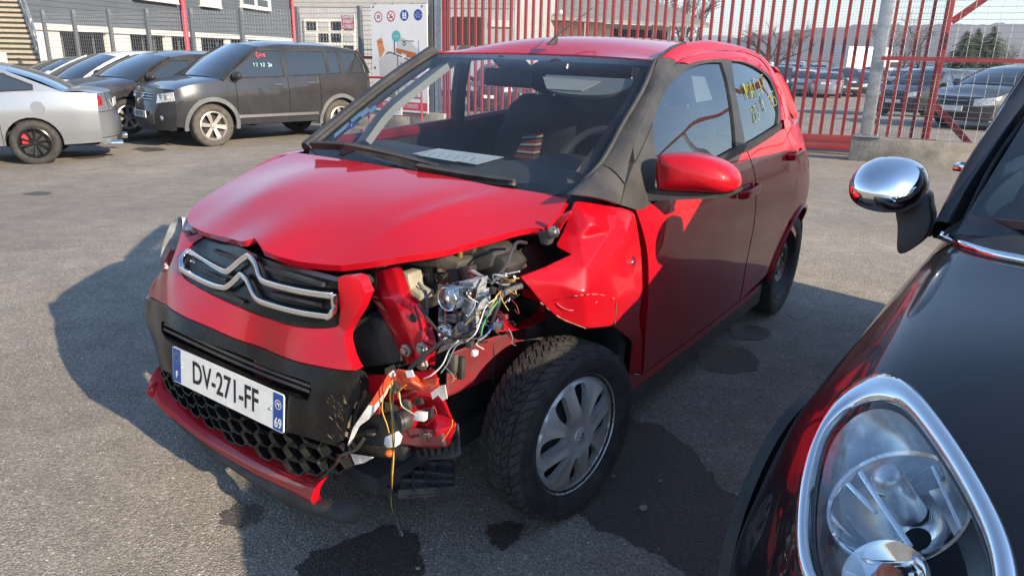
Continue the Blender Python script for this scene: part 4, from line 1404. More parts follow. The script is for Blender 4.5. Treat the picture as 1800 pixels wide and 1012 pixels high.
        for k in range(3 if lod == 0 else 1):
            z = g0 + (g1 - g0) * (k + .5) / (3 if lod == 0 else 1)
            MB().tube([s.FP(q, z, .016) for q in np.linspace(-.41, .41, 9)], .008, 4).build('grille_bar', d.get('grm', M_CHR), gr)
        l0, l1 = d.get('lg', (s.zb + .05, s.zb + .17))
        s.patch(s.FP, -.52, .52, l0, l1, .006, M_BLKM, 'lower_grille', t)
        c = s.FP(0, d.get('pz', (l1 + g0) / 2), .02)
        pl = MB().box((c[0] + .004, 0, c[2]), (.01, .52, .11)).build('number_plate', M_PLATE, t)
        if plate:
            MB().box((c[0] + .011, -.24, c[2]), (.003, .04, .108)).build('plate_band', M_BLUE, pl)
            mb = MB(); put_text(mb, plate, .095, (c[0] + .0125, .01, c[2]), (0, 1, 0), (0, 0, 1), .62, .002); mb.build('lettering', M_INK, pl, smooth=0)

    def tail(s, t, rb, lod, d):
        zt = float(s.sh_f(s.xr))
        a, b = d.get('tl', (zt - .22, zt - .03))
        for sg in (1, -1):
            o = s.patch(s.RP, sg * d.get('tt', .66), sg * .99, a, b, .01, M_TAIL, 'tail_light', t)
        if lod == 0:
            for z in (a - .09, s.zb + .14):
                MB().tube([s.RP(q, z, .001) for q in np.linspace(-1, 1, 21)], .0045, 4).build('bumper_seam', M_DARK, t)
            if s.sedan:
                for sg in (1, -1): MB().tube([s.RP(sg * .655, z, .001) for z in np.linspace(a - .09, zt, 6)], .0045, 4).build('boot_seam', M_DARK, t)
            s.patch(s.RP, -.55, .55, s.zb + .04, s.zb + .13, .004, M_BLKM, 'rear_valance', t)
        c = s.RP(0, (a + b) / 2 - .05, .012)
        MB().box((c[0], 0, c[2]), (.01, .52, .11)).build('number_plate', M_PLATE, t)


M_HLAMP = mat('headlamp_lens', (.72, .74, .75), .12, .3, 1., .55, 22, .1, 40, var2=(.30, .31, .32))
M_TAIL = mat('tail_lamp_red', (.42, .012, .018), .12, 0, 1., .4, 18, .1, 60, var2=(.16, .004, .006))
P_GREY = paint('dark_grey_metallic', (.034, .037, .043), .35, .18)
P_SILVER = paint('silver_metallic', (.30, .325, .36), .6, .10)
P_BLACK = paint('black_car_paint', (.012, .012, .016), .1, .3)
P_WHITE = paint('white_car_paint', (.74, .74, .73), 0, .1)
P_DGREY = paint('slate_car_paint', (.075, .08, .088), .4, .3)
P_BLUE = paint('dark_blue_car_paint', (.020, .032, .075), .3, .3)
P_LGREY = paint('light_grey_car_paint', (.34, .35, .36), .5, .2)
P_REDC = paint('maroon_car_paint', (.20, .012, .018), .1, .3)
M_ALLOYB = mat('gloss_black_alloy', (.012, .012, .013), .25, .2, .5)

# row of parked cars at left
def parked(spec, name, label, M, hub_uv, d, yaw, **k):
    """front-left hub of the car sits on the sight line of hub_uv at distance d"""
    hub = at_dist(*hub_uv, d)
    c, s_ = math.cos(yaw), math.sin(yaw)
    off_ = (0., k.pop('hy', spec.hw * .985))
    hx = k.pop('hx', 0.)
    loc = (hub[0] - c * hx + s_ * off_[1], hub[1] - s_ * hx - c * off_[1], hub[2] - spec.r)
    return spec.build(name, label, M, loc, (0, 0, yaw), 'damaged cars parked along the mesh fence', **k)


M_FLARE = mat('grey_arch_plastic', (.13, .14, .15), .5, 0, .1, .3, 8)
suv = Car(hw=.905, wb=2.56, fo=.86, ro=.98, r=.362, tw=.225, zb=.30, sill=.36, ra=.425, sh=((.62, .95), (.3, 1.04), (-.30, 1.11), (-1.5, 1.15), (-3.5, 1.22)), roof=((-.9, 1.71), (-1.5, 1.78), (-2.4, 1.77), (-3.1, 1.70)), xc=-.22, xt=-1.0, xe=-3.08, xb=-3.30, lean=.30,
          win=((-.42, -1.40), (-1.50, -2.32), (-2.38, -2.62), (-2.72, -3.2)), doors=(-.42, -1.45, -2.42), hoodcrown=.06, bul=.27)
suv_o = parked(suv, 'grey_suv', 'dark grey five door SUV with dented bonnet and muddy silver wheels by the fence', P_GREY, (377.7, 221.8), 12.5, R(-133), spokes=6, key='suv', mtyre=M_RUBOLD, mrim=M_ALLOY, flare=M_FLARE, handles=2, fat=.075, plate='DA-777-EH',
               detail={'mirror': P_BLACK, 'hl': (.76, .90), 'gr': (.77, .90), 'lg': (.40, .55), 'pz': .55, 'tl': (.98, 1.15), 'hsk': .12})
e_ = suv.FP(0, .835, .03)
MB().lathe([(.038, -.004), (.046, .006), (.054, -.004)], e_, 'x', 20).build('emblem_ring', M_CHR, suv_o)
MB().bar((e_[0] + .004, -.03, e_[2] + .012), (e_[0] + .004, .03, e_[2] + .012), .006, .010).bar((e_[0] + .004, 0, e_[2] - .03), (e_[0] + .004, 0, e_[2] + .03), .006, .010).build('emblem_mark', M_CHR, suv_o)
for sg in (1, -1):
    P = [(x, sg * (float(suv.S(x, .50)) + .008), .50) for x in np.linspace(-.46, -2.05, 8)]
    MB().ribbon(P, (0, 0, 1), .05, .02).build('side_strip', M_SATIN, suv_o)
    c = suv.FP(sg * .72, .50, .012)
    MB().lathe([(.0, .012), (.04, .008), (.05, -.01)], c, 'x', 14).build('fog_lamp', M_CHR, suv_o)
for k, tx in enumerate(('GAN', '17 12 24')):
    mb = hand(MB(), tx, .075 - .02 * k, (-1.02, float(suv.S(-1.0, 1.50 - .15 * k)) + .006, 1.52 - .16 * k), (-1, 0, 0), (0, -.3, 1), .0045, k)
    mb.build('handwriting', M_RINK if k == 0 else M_WINK, suv_o, smooth=60)

sil = Car(hw=.89, wb=2.675, fo=.95, ro=1.06, r=.318, tw=.215, zb=.22, sill=.28, ra=.355, sh=((.68, .72), (.2, .86), (-.4, .93), (-2.0, .98), (-2.9, 1.02), (-3.6, .98)), roof=((-.95, 1.36), (-1.5, 1.43), (-2.2, 1.40), (-2.6, 1.33)), xc=-.15, xt=-1.0, xe=-2.45, xb=-3.10, lean=.38, sedan=True, deck=.98,
          win=((-.5, -1.4), (-1.5, -2.25), (-2.3, -2.75)), doors=(-.42, -1.45, -2.45))
silo = parked(sil, 'silver_sedan', 'silver saloon with black ten spoke wheels seen from its rear corner at far left', P_SILVER, (61, 252), 10.35, R(204), hx=-2.675, spokes=10, key='sil', mrim=M_ALLOYB, fat=.03, twist=.12, handles=1, detail={'tl': (.82, .955), 'tt': .86})
for sg in (1, -1):
    MB().lathe([(.045, 0), (.05, -.16), (.04, -.16), (.036, 0)], (-2.675 - .93, sg * .55, .26), 'x', 14).build('exhaust', M_CHR, silo)
o = MB().lathe([(0, .010), (.082, .010), (.088, .004), (.088, 0)], (0, 0, 0), 'y', 24).build('fuel_flap', P_SILVER, silo); o.location = (-2.78, float(sil.S(-2.78, .82)) - .004, .80)
c_ = MB().box((.12, 0, .06), (.08, .05, .14)).build('brake_caliper', S_RED, silo); c_.location = (-2.675, sil.hw * .985 - .1, .318)

hat = Car(hw=.88, wb=2.6, fo=.9, ro=.72, r=.315, tw=.205, ra=.36)
parked(hat, 'black_hatchback', 'black hatchback with bright headlight behind the silver saloon, nose beside the SUV', P_BLACK, (228, 206), 13.2, R(-125), mrim=M_ALLOY, key='blk', spokes=7)
mini_mpv = Car(hw=.88, wb=2.6, fo=.9, ro=.75, r=.315, sh=((.62, .82), (.3, .93), (-.35, 1.02), (-1.5, 1.06), (-3.2, 1.1)), roof=((-.7, 1.50), (-1.5, 1.60), (-2.5, 1.60), (-3.1, 1.52)), xc=-.0, xt=-.95, win=((-.3, -.62), (-.68, -1.4), (-1.5, -2.3), (-2.4, -2.9)))
parked(mini_mpv, 'white_minivan', 'white compact minivan with a long windscreen between two dark cars', P_WHITE, (150, 205), 15.0, R(-125), key='wht')
dmv = Car(hw=.88, wb=2.65, fo=.9, ro=.75, r=.32, sh=((.62, .84), (.3, .95), (-.35, 1.03), (-1.5, 1.08), (-3.2, 1.1)), roof=((-.8, 1.52), (-1.5, 1.62), (-2.5, 1.61), (-3.1, 1.5)), xc=-.1, xt=-.98, win=((-.35, -1.4), (-1.5, -2.35), (-2.45, -3.0)))
dm = parked(dmv, 'dark_minivan', 'dark grey minivan with MMA painted on its side window', P_DGREY, (70, 205), 16.6, R(-125), key='dmv', detail={'mirror': P_BLACK})
for k, tx in enumerate(('MMA', '25 10 24')):
    hand(MB(), tx, .13 - .04 * k, (-.95, float(dmv.S(-.95, 1.36 - .17 * k)) + .006, 1.38 - .18 * k), (-1, 0, 0), (0, -.3, 1), .009, 5 + k).build('handwriting', M_WINK, dm, smooth=60)
parked(hat, 'grey_hatchback', 'dark grey hatchback half hidden at the far left edge of the row', P_DGREY, (-40, 205), 18.0, R(-125), key='gry')
parked(hat, 'white_hatchback', 'white hatchback whose roof shows behind the black one', P_WHITE, (330, 200), 16.2, R(-133), key='wh2')

# cars in the yard beyond the gate
yard = [Car(hw=.87, r=.31, lean=.36), Car(hw=.9, wb=2.7, fo=.9, ro=.95, r=.33, sh=((.62, .90), (.3, .98), (-.35, 1.05), (-3.4, 1.12)), roof=((-.9, 1.58), (-1.5, 1.67), (-2.5, 1.66), (-3.2, 1.56)), xe=-3.2, xb=-3.4, win=((-.5, -1.35), (-1.45, -2.35), (-2.45, -3.2))),
        Car(hw=.88, wb=2.65, fo=.92, ro=1.0, sedan=True, sh=((.62, .72), (.2, .86), (-.4, .93), (-2., .97), (-3.5, .97)), roof=((-.95, 1.35), (-1.5, 1.43), (-2.2, 1.40), (-2.6, 1.32)), xe=-2.45, xb=-3.1, win=((-.5, -1.4), (-1.5, -2.3)))]
cols = [P_BLACK, P_WHITE, P_DGREY, P_LGREY, P_BLUE, P_GREY, P_WHITE, P_SILVER, P_BLACK, P_REDC]
cname = {'black_car_paint': 'black', 'white_car_paint': 'white', 'slate_car_paint': 'slate grey', 'light_grey_car_paint': 'light grey', 'dark_blue_car_paint': 'dark blue', 'dark_grey_metallic': 'dark grey', 'silver_metallic': 'silver', 'maroon_car_paint': 'maroon'}
kname = ['hatchback', 'SUV', 'saloon']
protos = []
rgy = random.Random(21)


def yard_car(kind, M, u, v, yaw, label, lift=0):
    p = on_ground(u, v)
    nm = ['yard_hatchback', 'yard_suv', 'yard_sedan'][kind]
    z = float(ground_z(p[0], p[1]))
    if kind not in PROTO:
        PROTO[kind] = (yard[kind].build(nm, label, cols[0], (p[0], p[1], z), (0, 0, yaw), 'cars parked in the yard beyond the gate', lod=1, key='yard%d' % kind, handles=False), cols[0])
        o = PROTO[kind][0]
        if M is not cols[0]:
            for ch in o.children:
                for sl in ch.material_slots:
                    if sl.material is cols[0]: sl.link = 'OBJECT'; sl.material = M
        return o
    o = dup(PROTO[kind][0], (p[0], p[1], z), (0, 0, yaw), label, 'cars parked in the yard beyond the gate')
    for ch in o.children:
        for sl in ch.material_slots:
            if sl.material.name in cname: sl.link = 'OBJECT'; sl.material = M
    return o


PROTO = {}
near = [(2, P_DGREY, 1712, 226, 205, 'slate grey saloon just behind the welded mesh beside the black car', .1),
        (0, P_WHITE, 1700, 193, 205, 'white hatchback behind the slate saloon at the welded mesh', .0),
        (1, P_BLACK, 1588, 205, 215, 'black SUV with headlights on view behind the galvanised post', .05),
        (1, P_DGREY, 1650, 176, 205, 'slate grey SUV second from the mesh, left of the white hatchback', 0)]
for kd, M, u, v, yw, lb, lf in near: yard_car(kd, M, u, v, R(yw), lb, lf)
ordn = ['first', 'second', 'third', 'fourth', 'fifth', 'sixth', 'seventh', 'eighth', 'ninth', 'tenth', 'eleventh', 'twelfth', 'thirteenth', 'fourteenth', 'fifteenth', 'sixteenth', 'seventeenth', 'eighteenth', 'nineteenth', 'twentieth', 'twenty first', 'twenty second', 'twenty third', 'twenty fourth']
rowsY = [(170, 1338, 1500, 8), (155, 1335, 1795, 20), (146, 1330, 1800, 24), (138.5, 1320, 1800, 24), (132, 1320, 1800, 24), (127, 1320, 1800, 24), (123, 1320, 1800, 24)]
for ri, (v0, ua, ub, n) in enumerate(rowsY):
    for j, u in enumerate(np.linspace(ua, ub, n)):
        M = rgy.choice(cols); kd = rgy.choice((0, 1, 2, 0))
        if ri == 0: M = [P_LGREY, P_BLACK, P_WHITE, P_WHITE, P_BLACK, P_SILVER, P_DGREY, P_BLACK][j]; kd = [0, 1, 0, 0, 0, 2, 1, 0][j]
        lb = '%s %s, %s from the left in the %s yard row beyond the gate' % (cname[M.name], kname[kd], ordn[j], ordn[ri])
        yard_car(kd, M, u, v0 + (u - 1500) * .0232 + rgy.uniform(-.4, .4), R(-117 + rgy.uniform(-5, 5) + (180 if rgy.random() < .12 else 0)), lb)
yard_car(1, P_BLACK, 868, 196, R(-100), 'black SUV standing close behind the left end of the red gate', -.2)
yard_car(0, P_LGREY, 960, 190, R(-100), 'light grey hatchback behind the left half of the red gate', -.2)

# ================================================================ the crashed red hatchback
RF = Frame((-.4372, 2.4759, 0), (-.0227, .0086, -2.1752))
car = thing('crashed_hatchback', 'bright red five door hatchback with its front left corner smashed open, number plate DV-271-FF', 'car', tuple(RF.loc), RF.rot)
TY, TX = RF.Y, RF.X

S = TPS([(.55, .35, .60), (.55, .6, .60), (.55, .8, .52), (.30, .3, .735), (.30, .6, .745), (.30, .8, .70), (.30, .92, .63), (0, .3, .770), (0, .6, .788), (0, .8, .778), (0, .92, .735),
         (-.45, .2, .735), (-.45, .33, .765), (-.45, .45, .785), (-.45, .7, .802), (-.45, .86, .800), (-.45, .97, .772), (-.45, 1.15, .70), (-.45, 1.3, .625),
         (-.9, .2, .742), (-.9, .33, .77), (-.9, .5, .795), (-.9, .7, .807), (-.9, .87, .803), (-.9, .98, .778), (-.9, 1.15, .715), (-.9, 1.3, .640), (-.9, 1.39, .575),
         (-1.35, .2, .745), (-1.35, .33, .773), (-1.35, .5, .797), (-1.35, .7, .808), (-1.35, .88, .805), (-1.35, .99, .782), (-1.35, 1.15, .722), (-1.35, 1.3, .648), (-1.35, 1.41, .575),
         (-1.9, .2, .745), (-1.9, .33, .773), (-1.9, .5, .797), (-1.9, .7, .808), (-1.9, .9, .803), (-1.9, 1.02, .778), (-1.9, 1.15, .722), (-1.9, 1.3, .640), (-1.9, 1.40, .565),
         (-2.35, .33, .765), (-2.35, .5, .79), (-2.35, .7, .800), (-2.35, .92, .772), (-2.35, 1.05, .715), (-2.35, 1.2, .635), (-2.35, 1.35, .545),
         (-2.62, .35, .72), (-2.62, .7, .755), (-2.62, .95, .675), (-2.62, 1.1, .585), (-2.62, 1.3, .49), (-2.76, .4, .66), (-2.76, .7, .68), (-2.76, .95, .60)], 2e-4)
H = TPS([(-.13, -.66, .970), (-.13, -.35, .992), (-.13, 0, 1.000), (-.13, .35, .999), (-.10, .66, .986), (.1, -.66, .905), (.1, -.35, .962), (.1, 0, .975), (.1, .35, .973), (.08, .63, .938),
         (.3, -.60, .847), (.3, -.3, .915), (.3, 0, .933), (.3, .3, .934), (.24, .59, .905), (.42, -.5, .812), (.48, -.2, .838), (.536, 0, .853), (.50, .15, .850), (.49, .33, .848), (.40, .47, .882)], 3e-4)
_fc = [(270, 530, -.58), (262, 560, -.67), (262, 490, -.70), (285, 640, -.56), (316, 470, -.42), (365, 418, -.39), (590, 490, .37), (596, 570, .36), (480, 552, .12), (643, 505, .45), (622, 652, .45), (632, 660, .455), (600, 780, .43),
       (310, 606, -.26), (508.7, 693.6, .26), (507, 757, .26), (312, 664, -.26), (265, 690, -.62), (400, 790, -.13), (555, 850, .36), (300, 420, -.63), (330, 375, -.60), (285, 480, -.64), (447, 640, .06), (400, 735, .0)]
_fp = [TY(*q) for q in _fc]
FB = TPS([(p[1], p[2], p[0]) for p in _fp] + [(.62, .8, .36), (.66, .45, .45), (.62, .2, .50), (-.72, .6, .36), (-.73, .35, .42), (-.72, .2, .45)], 2e-3)
LS = lambda sg=1, off=0.: (lambda x, z: np.stack([x, sg * (S(x, z) + off), z], 1))
LF = lambda off=0.: (lambda y, z: np.stack([FB(y, z) + off, y, z], 1))
LH = lambda off=0.: (lambda x, y: np.stack([x, y, H(x, y) + off], 1))


def on_side(px):
    out = []
    for q in px:
        p = RF.surf(q[0], q[1], 'y', S, .8, 6.2); out.append((p[0], p[2]))
    return out


def on_front(px):
    out = []
    for q in px:
        if q[0] == 'yz': out.append((q[1], q[2])); continue
        p = RF.surf(q[0], q[1], 'x', FB, .8, 4); out.append((p[1], p[2]))
    return out


def on_hood(px):
    return [(p[0], p[1]) for p in (RF.surf(u, v, 'z', H, .8, 4.5, lambda p, u=u, v=v: abs(p[1]) < .70 and -.3 < p[0] < (.05 if v < 352 and u > 500 else .62)) for u, v in px)]


def side_panel(name, px, m, th=.022, off=0., holes=(), step=.035, par=car, n=5, closed_pts=None, smooth=40):
    P = closed_pts or spline(on_side(px), n, True)
    return sheet(P, LS(1, off), (0, -th, 0) if th else None, holes, step).build(name, m, par, smooth=smooth)


def front_panel(name, px, m, th=.03, off=0., holes=(), step=.022, par=car, n=5, smooth=40):
    return sheet(spline(on_front(px), n, True), LF(off), (-th, 0, 0) if th else None, holes, step).build(name, m, par, smooth=smooth)


# ---- bonnet, buckled up on its left side
hood_px = [(515, 268), (640, 286), (745, 303), (850, 323), (930, 336), (1000, 347), (1000, 347), (978, 381), (955, 403), (955, 403), (943, 401), (912, 404), (842, 423), (770, 442), (684, 455), (608, 465.5), (590, 466), (536, 461), (489, 450), (462, 440), (462, 440), (447, 418), (447, 418), (425, 424), (400, 418), (360, 408), (337, 398), (337, 398), (329, 386), (333, 372), (345, 358), (390, 328), (440, 299), (515, 268)]
hp = spline(on_hood(hood_px[:-1]), 5, True)
rgh = np.random.RandomState(2)


def hood_lift(x, y):
    z = H(x, y)
    # the long dent: a soft buckle across the left half
    a, b = np.array((.36, .33)), np.array((-.02, .42))
    d = b - a; L = np.linalg.norm(d); d /= L; nn = np.array([-d[1], d[0]])
    s_ = ((x - a[0]) * nn[0] + (y - a[1]) * nn[1]); t = ((x - a[0]) * d[0] + (y - a[1]) * d[1]) / L
    w = np.clip(1.2 - abs(t - .5) * 1.5, 0, 1)
    z = z + w * (.004 * np.exp(-(s_ / .022) ** 2) - .003 * np.exp(-((s_ - .06) / .05) ** 2))
    return np.stack([x, y, z], 1)


sheet(hp, hood_lift, (-.006, 0, -.018), step=.024).build('bonnet', M_RED, car, smooth=42)
# bonnet underside a little below
sheet([(p[0] * .97 - .004, p[1] * .97) for p in hp], LH(-.02), None, step=.05).build('bonnet_lining', M_BLKM, car)

# ---- body sides (left, seen)
seam_f = [(1118, 370), (1130, 405), (1139, 452), (1140, 519), (1134.5, 593), (1130, 657)]
seam_r = [(1300, 528), (1311, 464), (1325, 391), (1328, 330), (1325, 302), (1311, 262)]
side_panel('front_door', [seam_f[0]] + seam_f + [seam_f[-1], (1215, 594), (1300, 528)] + seam_r + [(1311, 262), (1291, 275), (1268, 288), (1230, 308), (1190, 334), (1150, 357), (1118, 370)], M_RED, .03, step=.03)
fd = bpy.data.objects['front_door']
xs_seam = on_side([(1301.5, 528), (1312.5, 464), (1326.5, 391), (1329.5, 330), (1326.5, 302), (1312.5, 262)])
arch_r = [(-2.34 + .335 * math.cos(a), .292 + .335 * math.sin(a)) for a in np.linspace(.12, math.pi - .12, 20)]
belt_r = on_side([(1340, 245), (1373, 229)])
zsill = [on_side([(1300, 530)])[0][1], on_side([(1330, 505)])[0][1]]
rd = xs_seam[:1] + xs_seam + xs_seam[-1:] + belt_r + [(-1.86, 1.068), (-2.03, 1.065), (-2.03, 1.065), (-2.09, .92), (-2.105, .78), (-2.09, .55), (-2.04, .44), (-2.0, .335), (-2.0, .335)]
sheet(spline(rd, 4, True), LS(1), (0, -.03, 0), step=.032).build('rear_door', M_RED, car, smooth=40)
rdo = bpy.data.objects['rear_door']
q2 = [(-2.035, 1.065), (-2.095, .92), (-2.11, .78), (-2.098, .60)] + [p for p in arch_r[::-1] if p[0] < -2.10] + [(-2.675, .33), (-2.74, .36), (-2.775, .6), (-2.765, .9), (-2.70, 1.06), (-2.4, 1.072)]
sheet(q2, LS(1), (0, -.05, 0), step=.032).build('rear_wing', M_RED, car, smooth=40)
# rolled lip of the rear arch
P = [(p[0], float(S(p[0], p[1])) + .006, p[1]) for p in [(-2.34 + .335 * math.cos(a), .292 + .335 * math.sin(a)) for a in np.linspace(-.05, math.pi + .02, 26)]]
MB().tube(P, .010, 6).build('arch_lip', M_RED, car, smooth=60)
# sill
sill = on_side([(1104, 655), (1130, 660), (1215, 597), (1300, 531), (1338, 500)]) + on_side([(1322, 541), (1215, 618), (1104, 697)])
sheet(sill, LS(1, -.004), (0, -.05, 0), step=.035).build('sill', M_RED, car, smooth=40)
P = [(x, float(S(x, .235)) - .02, .215) for x in np.linspace(-.36, -1.98, 12)]
MB().ribbon(P, (0, 0, 1), .10, .03).build('sill_skirt', M_BLKM, car)
# black window surrounds and glass
wf = [(1149, 277), (1147.4, 218), (1163.7, 173.4), (1186, 140.8), (1212.6, 120), (1242, 111), (1269, 109.7), (1269, 109.7), (1277.8, 137.8), (1289.7, 206), (1294, 259), (1294, 259), (1257, 281), (1190, 318), (1153, 335), (1153, 335)]
side_panel('front_side_window', wf[:1] + wf, M_SIDEG, 0, -.010, step=.05)
wr = [(1287, 108), (1307.5, 111), (1331, 121.5), (1350, 138), (1362, 161.5), (1368.5, 194), (1367, 215), (1367, 215), (1355, 229.7), (1331, 244.5), (1311, 256), (1311, 256), (1303, 206), (1294, 158.6)]
side_panel('rear_side_window', wr[:1] + wr, M_SIDEG, 0, -.010, step=.05)
side_panel('door_pillar', [(1269, 109.7), (1277.8, 137.8), (1289.7, 206), (1294, 259), (1294, 263), (1294, 263), (1311, 259), (1311, 259), (1302, 206), (1293, 158.6), (1286, 107), (1286, 107), (1277, 107.5), (1269, 109.7)][:-1], M_BLK, .02, -.001)
side_panel('window_frame', [(1116, 250), (1126.7, 221), (1150, 167.5), (1177, 126), (1190, 112), (1190, 112), (1212, 113), (1212, 113), (1236, 106.5), (1266, 104), (1286, 106.3), (1286, 106.3), (1269, 110), (1269, 110), (1242, 111.2), (1212.6, 120.5), (1186, 141), (1163.7, 173.6), (1147.4, 217), (1147.4, 217), (1116.3, 284), (1116.3, 284), (1114, 262)], M_TRIM, .02, -.001)
side_panel('window_frame', [(1287, 106), (1313, 110), (1337, 122), (1352, 132.5), (1361, 150), (1370, 179), (1372.5, 206), (1370, 222), (1370, 222), (1367, 218), (1368.5, 194), (1362.5, 161.5), (1351, 138), (1331, 121), (1307.5, 110.6), (1287, 108)], M_BLK, .02, -.001)
P = [(a[0], float(S(a[0], a[1])) + .004, a[1]) for a in on_side([(1150, 342), (1190, 324), (1257, 286), (1296, 264), (1311, 259.5), (1331, 248), (1355, 233), (1370, 222)])]
MB().ribbon(P, (0, 0, 1), .030, .014).build('window_seal', M_BLK, car)
# grey trim from windscreen to door
side_panel('mirror_mount', [(1147, 217), (1147, 217), (1150, 262), (1154, 282), (1149, 335), (1144, 357), (1135, 363), (1122, 369), (1091, 360), (1091, 360), (1099, 327), (1112, 291), (1116.4, 286), (1116.4, 286)], M_TRIM, .02, .002)


def strip3(name, A, B, ya, yb, m, bulge=.006, nA=5, k=5, par=car):
    """skin between two edges given as sight points with their lateral distance"""
    a = spline([TY(u, v, y) for (u, v), y in zip(A, ya)], nA); b = spline([TY(u, v, y) for (u, v), y in zip(B, yb)], nA)
    n = min(len(a), len(b)); rows = []
    rs = lambda q: [np.array([np.interp(t, np.linspace(0, 1, len(q)), [p[i] for p in q]) for i in range(3)]) for t in np.linspace(0, 1, n)]
    a, b = rs(a), rs(b)
    for j in range(k + 1):
        t = j / k
        rows.append([p + (q - p) * t + np.array((0, .4, .6)) * bulge * math.sin(math.pi * t) for p, q in zip(a, b)])
    mb = MB(); mb.grid(rows)
    B_ = rows[0] + [r_[-1] for r_ in rows[1:]] + rows[-1][::-1][1:] + [r_[0] for r_ in rows[::-1]][1:-1]
    q = [p + np.array((-.004, -.018, -.004)) for p in B_]; nB = len(B_)
    mb.add(B_ + q, [(i, (i + 1) % nB, nB + (i + 1) % nB, nB + i) for i in range(nB)])
    return mb.build(name, m, par, smooth=45)


ysd = lambda pts: [float(RF.surf(u, v, 'y', S, .8, 6.2)[1]) for u, v in pts]
A_ = [(1158, 103), (1132, 158), (1096, 218), (1058, 288)]; B_ = [(1189, 109.5), (1150, 166), (1115.5, 250), (1098, 322)]
strip3('pillar_trim', A_, B_, [.575, .605, .635, .66], ysd(B_), M_TRIM, .012)
A_ = [(1058, 289), (1037, 314), (1004, 342)]; B_ = [(1097, 325), (1094, 343), (1090, 359)]
strip3('cowl_corner', A_, B_, [.664, .675, .70], ysd(B_), M_TRIM, .010)
# red roof edges
A_ = [(1159, 102), (1183, 83), (1204, 75.6), (1242, 71), (1266, 74), (1290, 78.5), (1313, 86), (1331, 96), (1349, 110), (1361, 129), (1373, 153), (1384.6, 185), (1389, 203)]
B_ = [(1190, 109.5), (1204, 100), (1218.6, 95), (1248, 90), (1266, 89), (1284, 89.5), (1304, 91), (1322, 96.5), (1340, 107), (1352, 124), (1364, 150), (1376, 185), (1381, 210)]
strip3('roof_rail', A_, B_, [.565, .55, .545, .535, .535, .535, .54, .55, .565, .59, .625, .67, .70], ysd(B_), M_RED, .012)
A_ = [(1191, 110.5), (1205, 101), (1219.5, 96), (1248.5, 91.2), (1284, 90.6), (1304, 92.4), (1321, 97.6), (1338.5, 108), (1350.5, 125), (1362, 150), (1374, 186), (1379, 212)]
B_ = [(1211, 113), (1218, 110.5), (1233, 106.7), (1266, 103.6), (1284, 105.6), (1300, 107.5), (1313, 110), (1337, 121.5), (1352, 132), (1361.5, 150), (1370.5, 180), (1373, 212)]
strip3('door_top', A_, B_, [float(q) for q in ysd(A_)], ysd(B_), M_RED, .006)

A_ = [(1384, 184), (1389, 203), (1399, 220), (1411, 238)]; B_ = [(1375, 186), (1378, 212), (1380, 226), (1384, 242)]
strip3('rear_pillar', A_, B_, [.665, .695, .72, .735], ysd(B_), M_RED, .008)
# ---- roof
ytl, ytr = -.565, .565
FTL, FTR = TY(766, 92, ytl), TY(1151, 105.4, ytr)
xf_ = (FTL[0] + FTR[0]) / 2; zf_ = (FTL[2] + FTR[2]) / 2
mid = TY(960, 94.6, 0)
roofz = interp([-2.68, -2.5, -2.1, -1.7, -1.4, -1.2, -1.06, mid[0]], [1.34, 1.385, 1.437, 1.457, 1.455, 1.444, 1.420, mid[2]])
rows = []
for i, t in enumerate(np.linspace(0, 1, 26)):
    row = []
    for q in np.linspace(-1, 1, 25):
        e = FTL + (FTR - FTL) * (q + 1) / 2
        x0_ = e[0] + (mid[0] - (FTL[0] + FTR[0]) / 2) * (1 - q * q)
        x = x0_ + (-2.68 - x0_) * t
        yw_ = float(interp([-2.68, -2.2, -1.4, -.8], [.50, .525, .535, .56])(x))
        xc_ = mid[0] + (-2.68 - mid[0]) * t
        z = float(roofz(xc_)) - (.058 if t > .06 else (mid[2] - zf_) + (.058 - (mid[2] - zf_)) * t / .06) * abs(q) ** 2.2
        if i == 0: z = e[2] + (mid[2] - zf_) * (1 - q * q)
        row.append((x, q * yw_ if i else e[1], z))
    rows.append(row)
roof_rows = rows
mb = MB(); mb.grid(rows); mb.grid([rows[0], [(p[0] + .004, p[1], p[2] - .02) for p in rows[0]]])
mb.build('roof', M_RED, car, smooth=45)
# dark ditch along the roof edge
MB().tube([TY(u, v, y) for (u, v), y in zip([(1150, 108), (1159, 101), (1166, 95), (1183, 83), (1204, 76)], [.565, .562, .558, .552, .545])], .007, 6).build('roof_seal', M_BLK, car)
# far side rail
for sg in (-1,):
    P = [np.array((r_[0][0], r_[0][1], r_[0][2])) for r_ in roof_rows]
    Q = [np.array((p[0] - .01, -float(S(p[0], p[2] - .075)), p[2] - .075)) for p in P]
    M_ = [(p + q) / 2 + np.array((0, -.018, .020)) for p, q in zip(P, Q)]
    mb = MB(); mb.grid([P, M_, Q]); mb.build('roof_rail', M_RED, car, smooth=60)

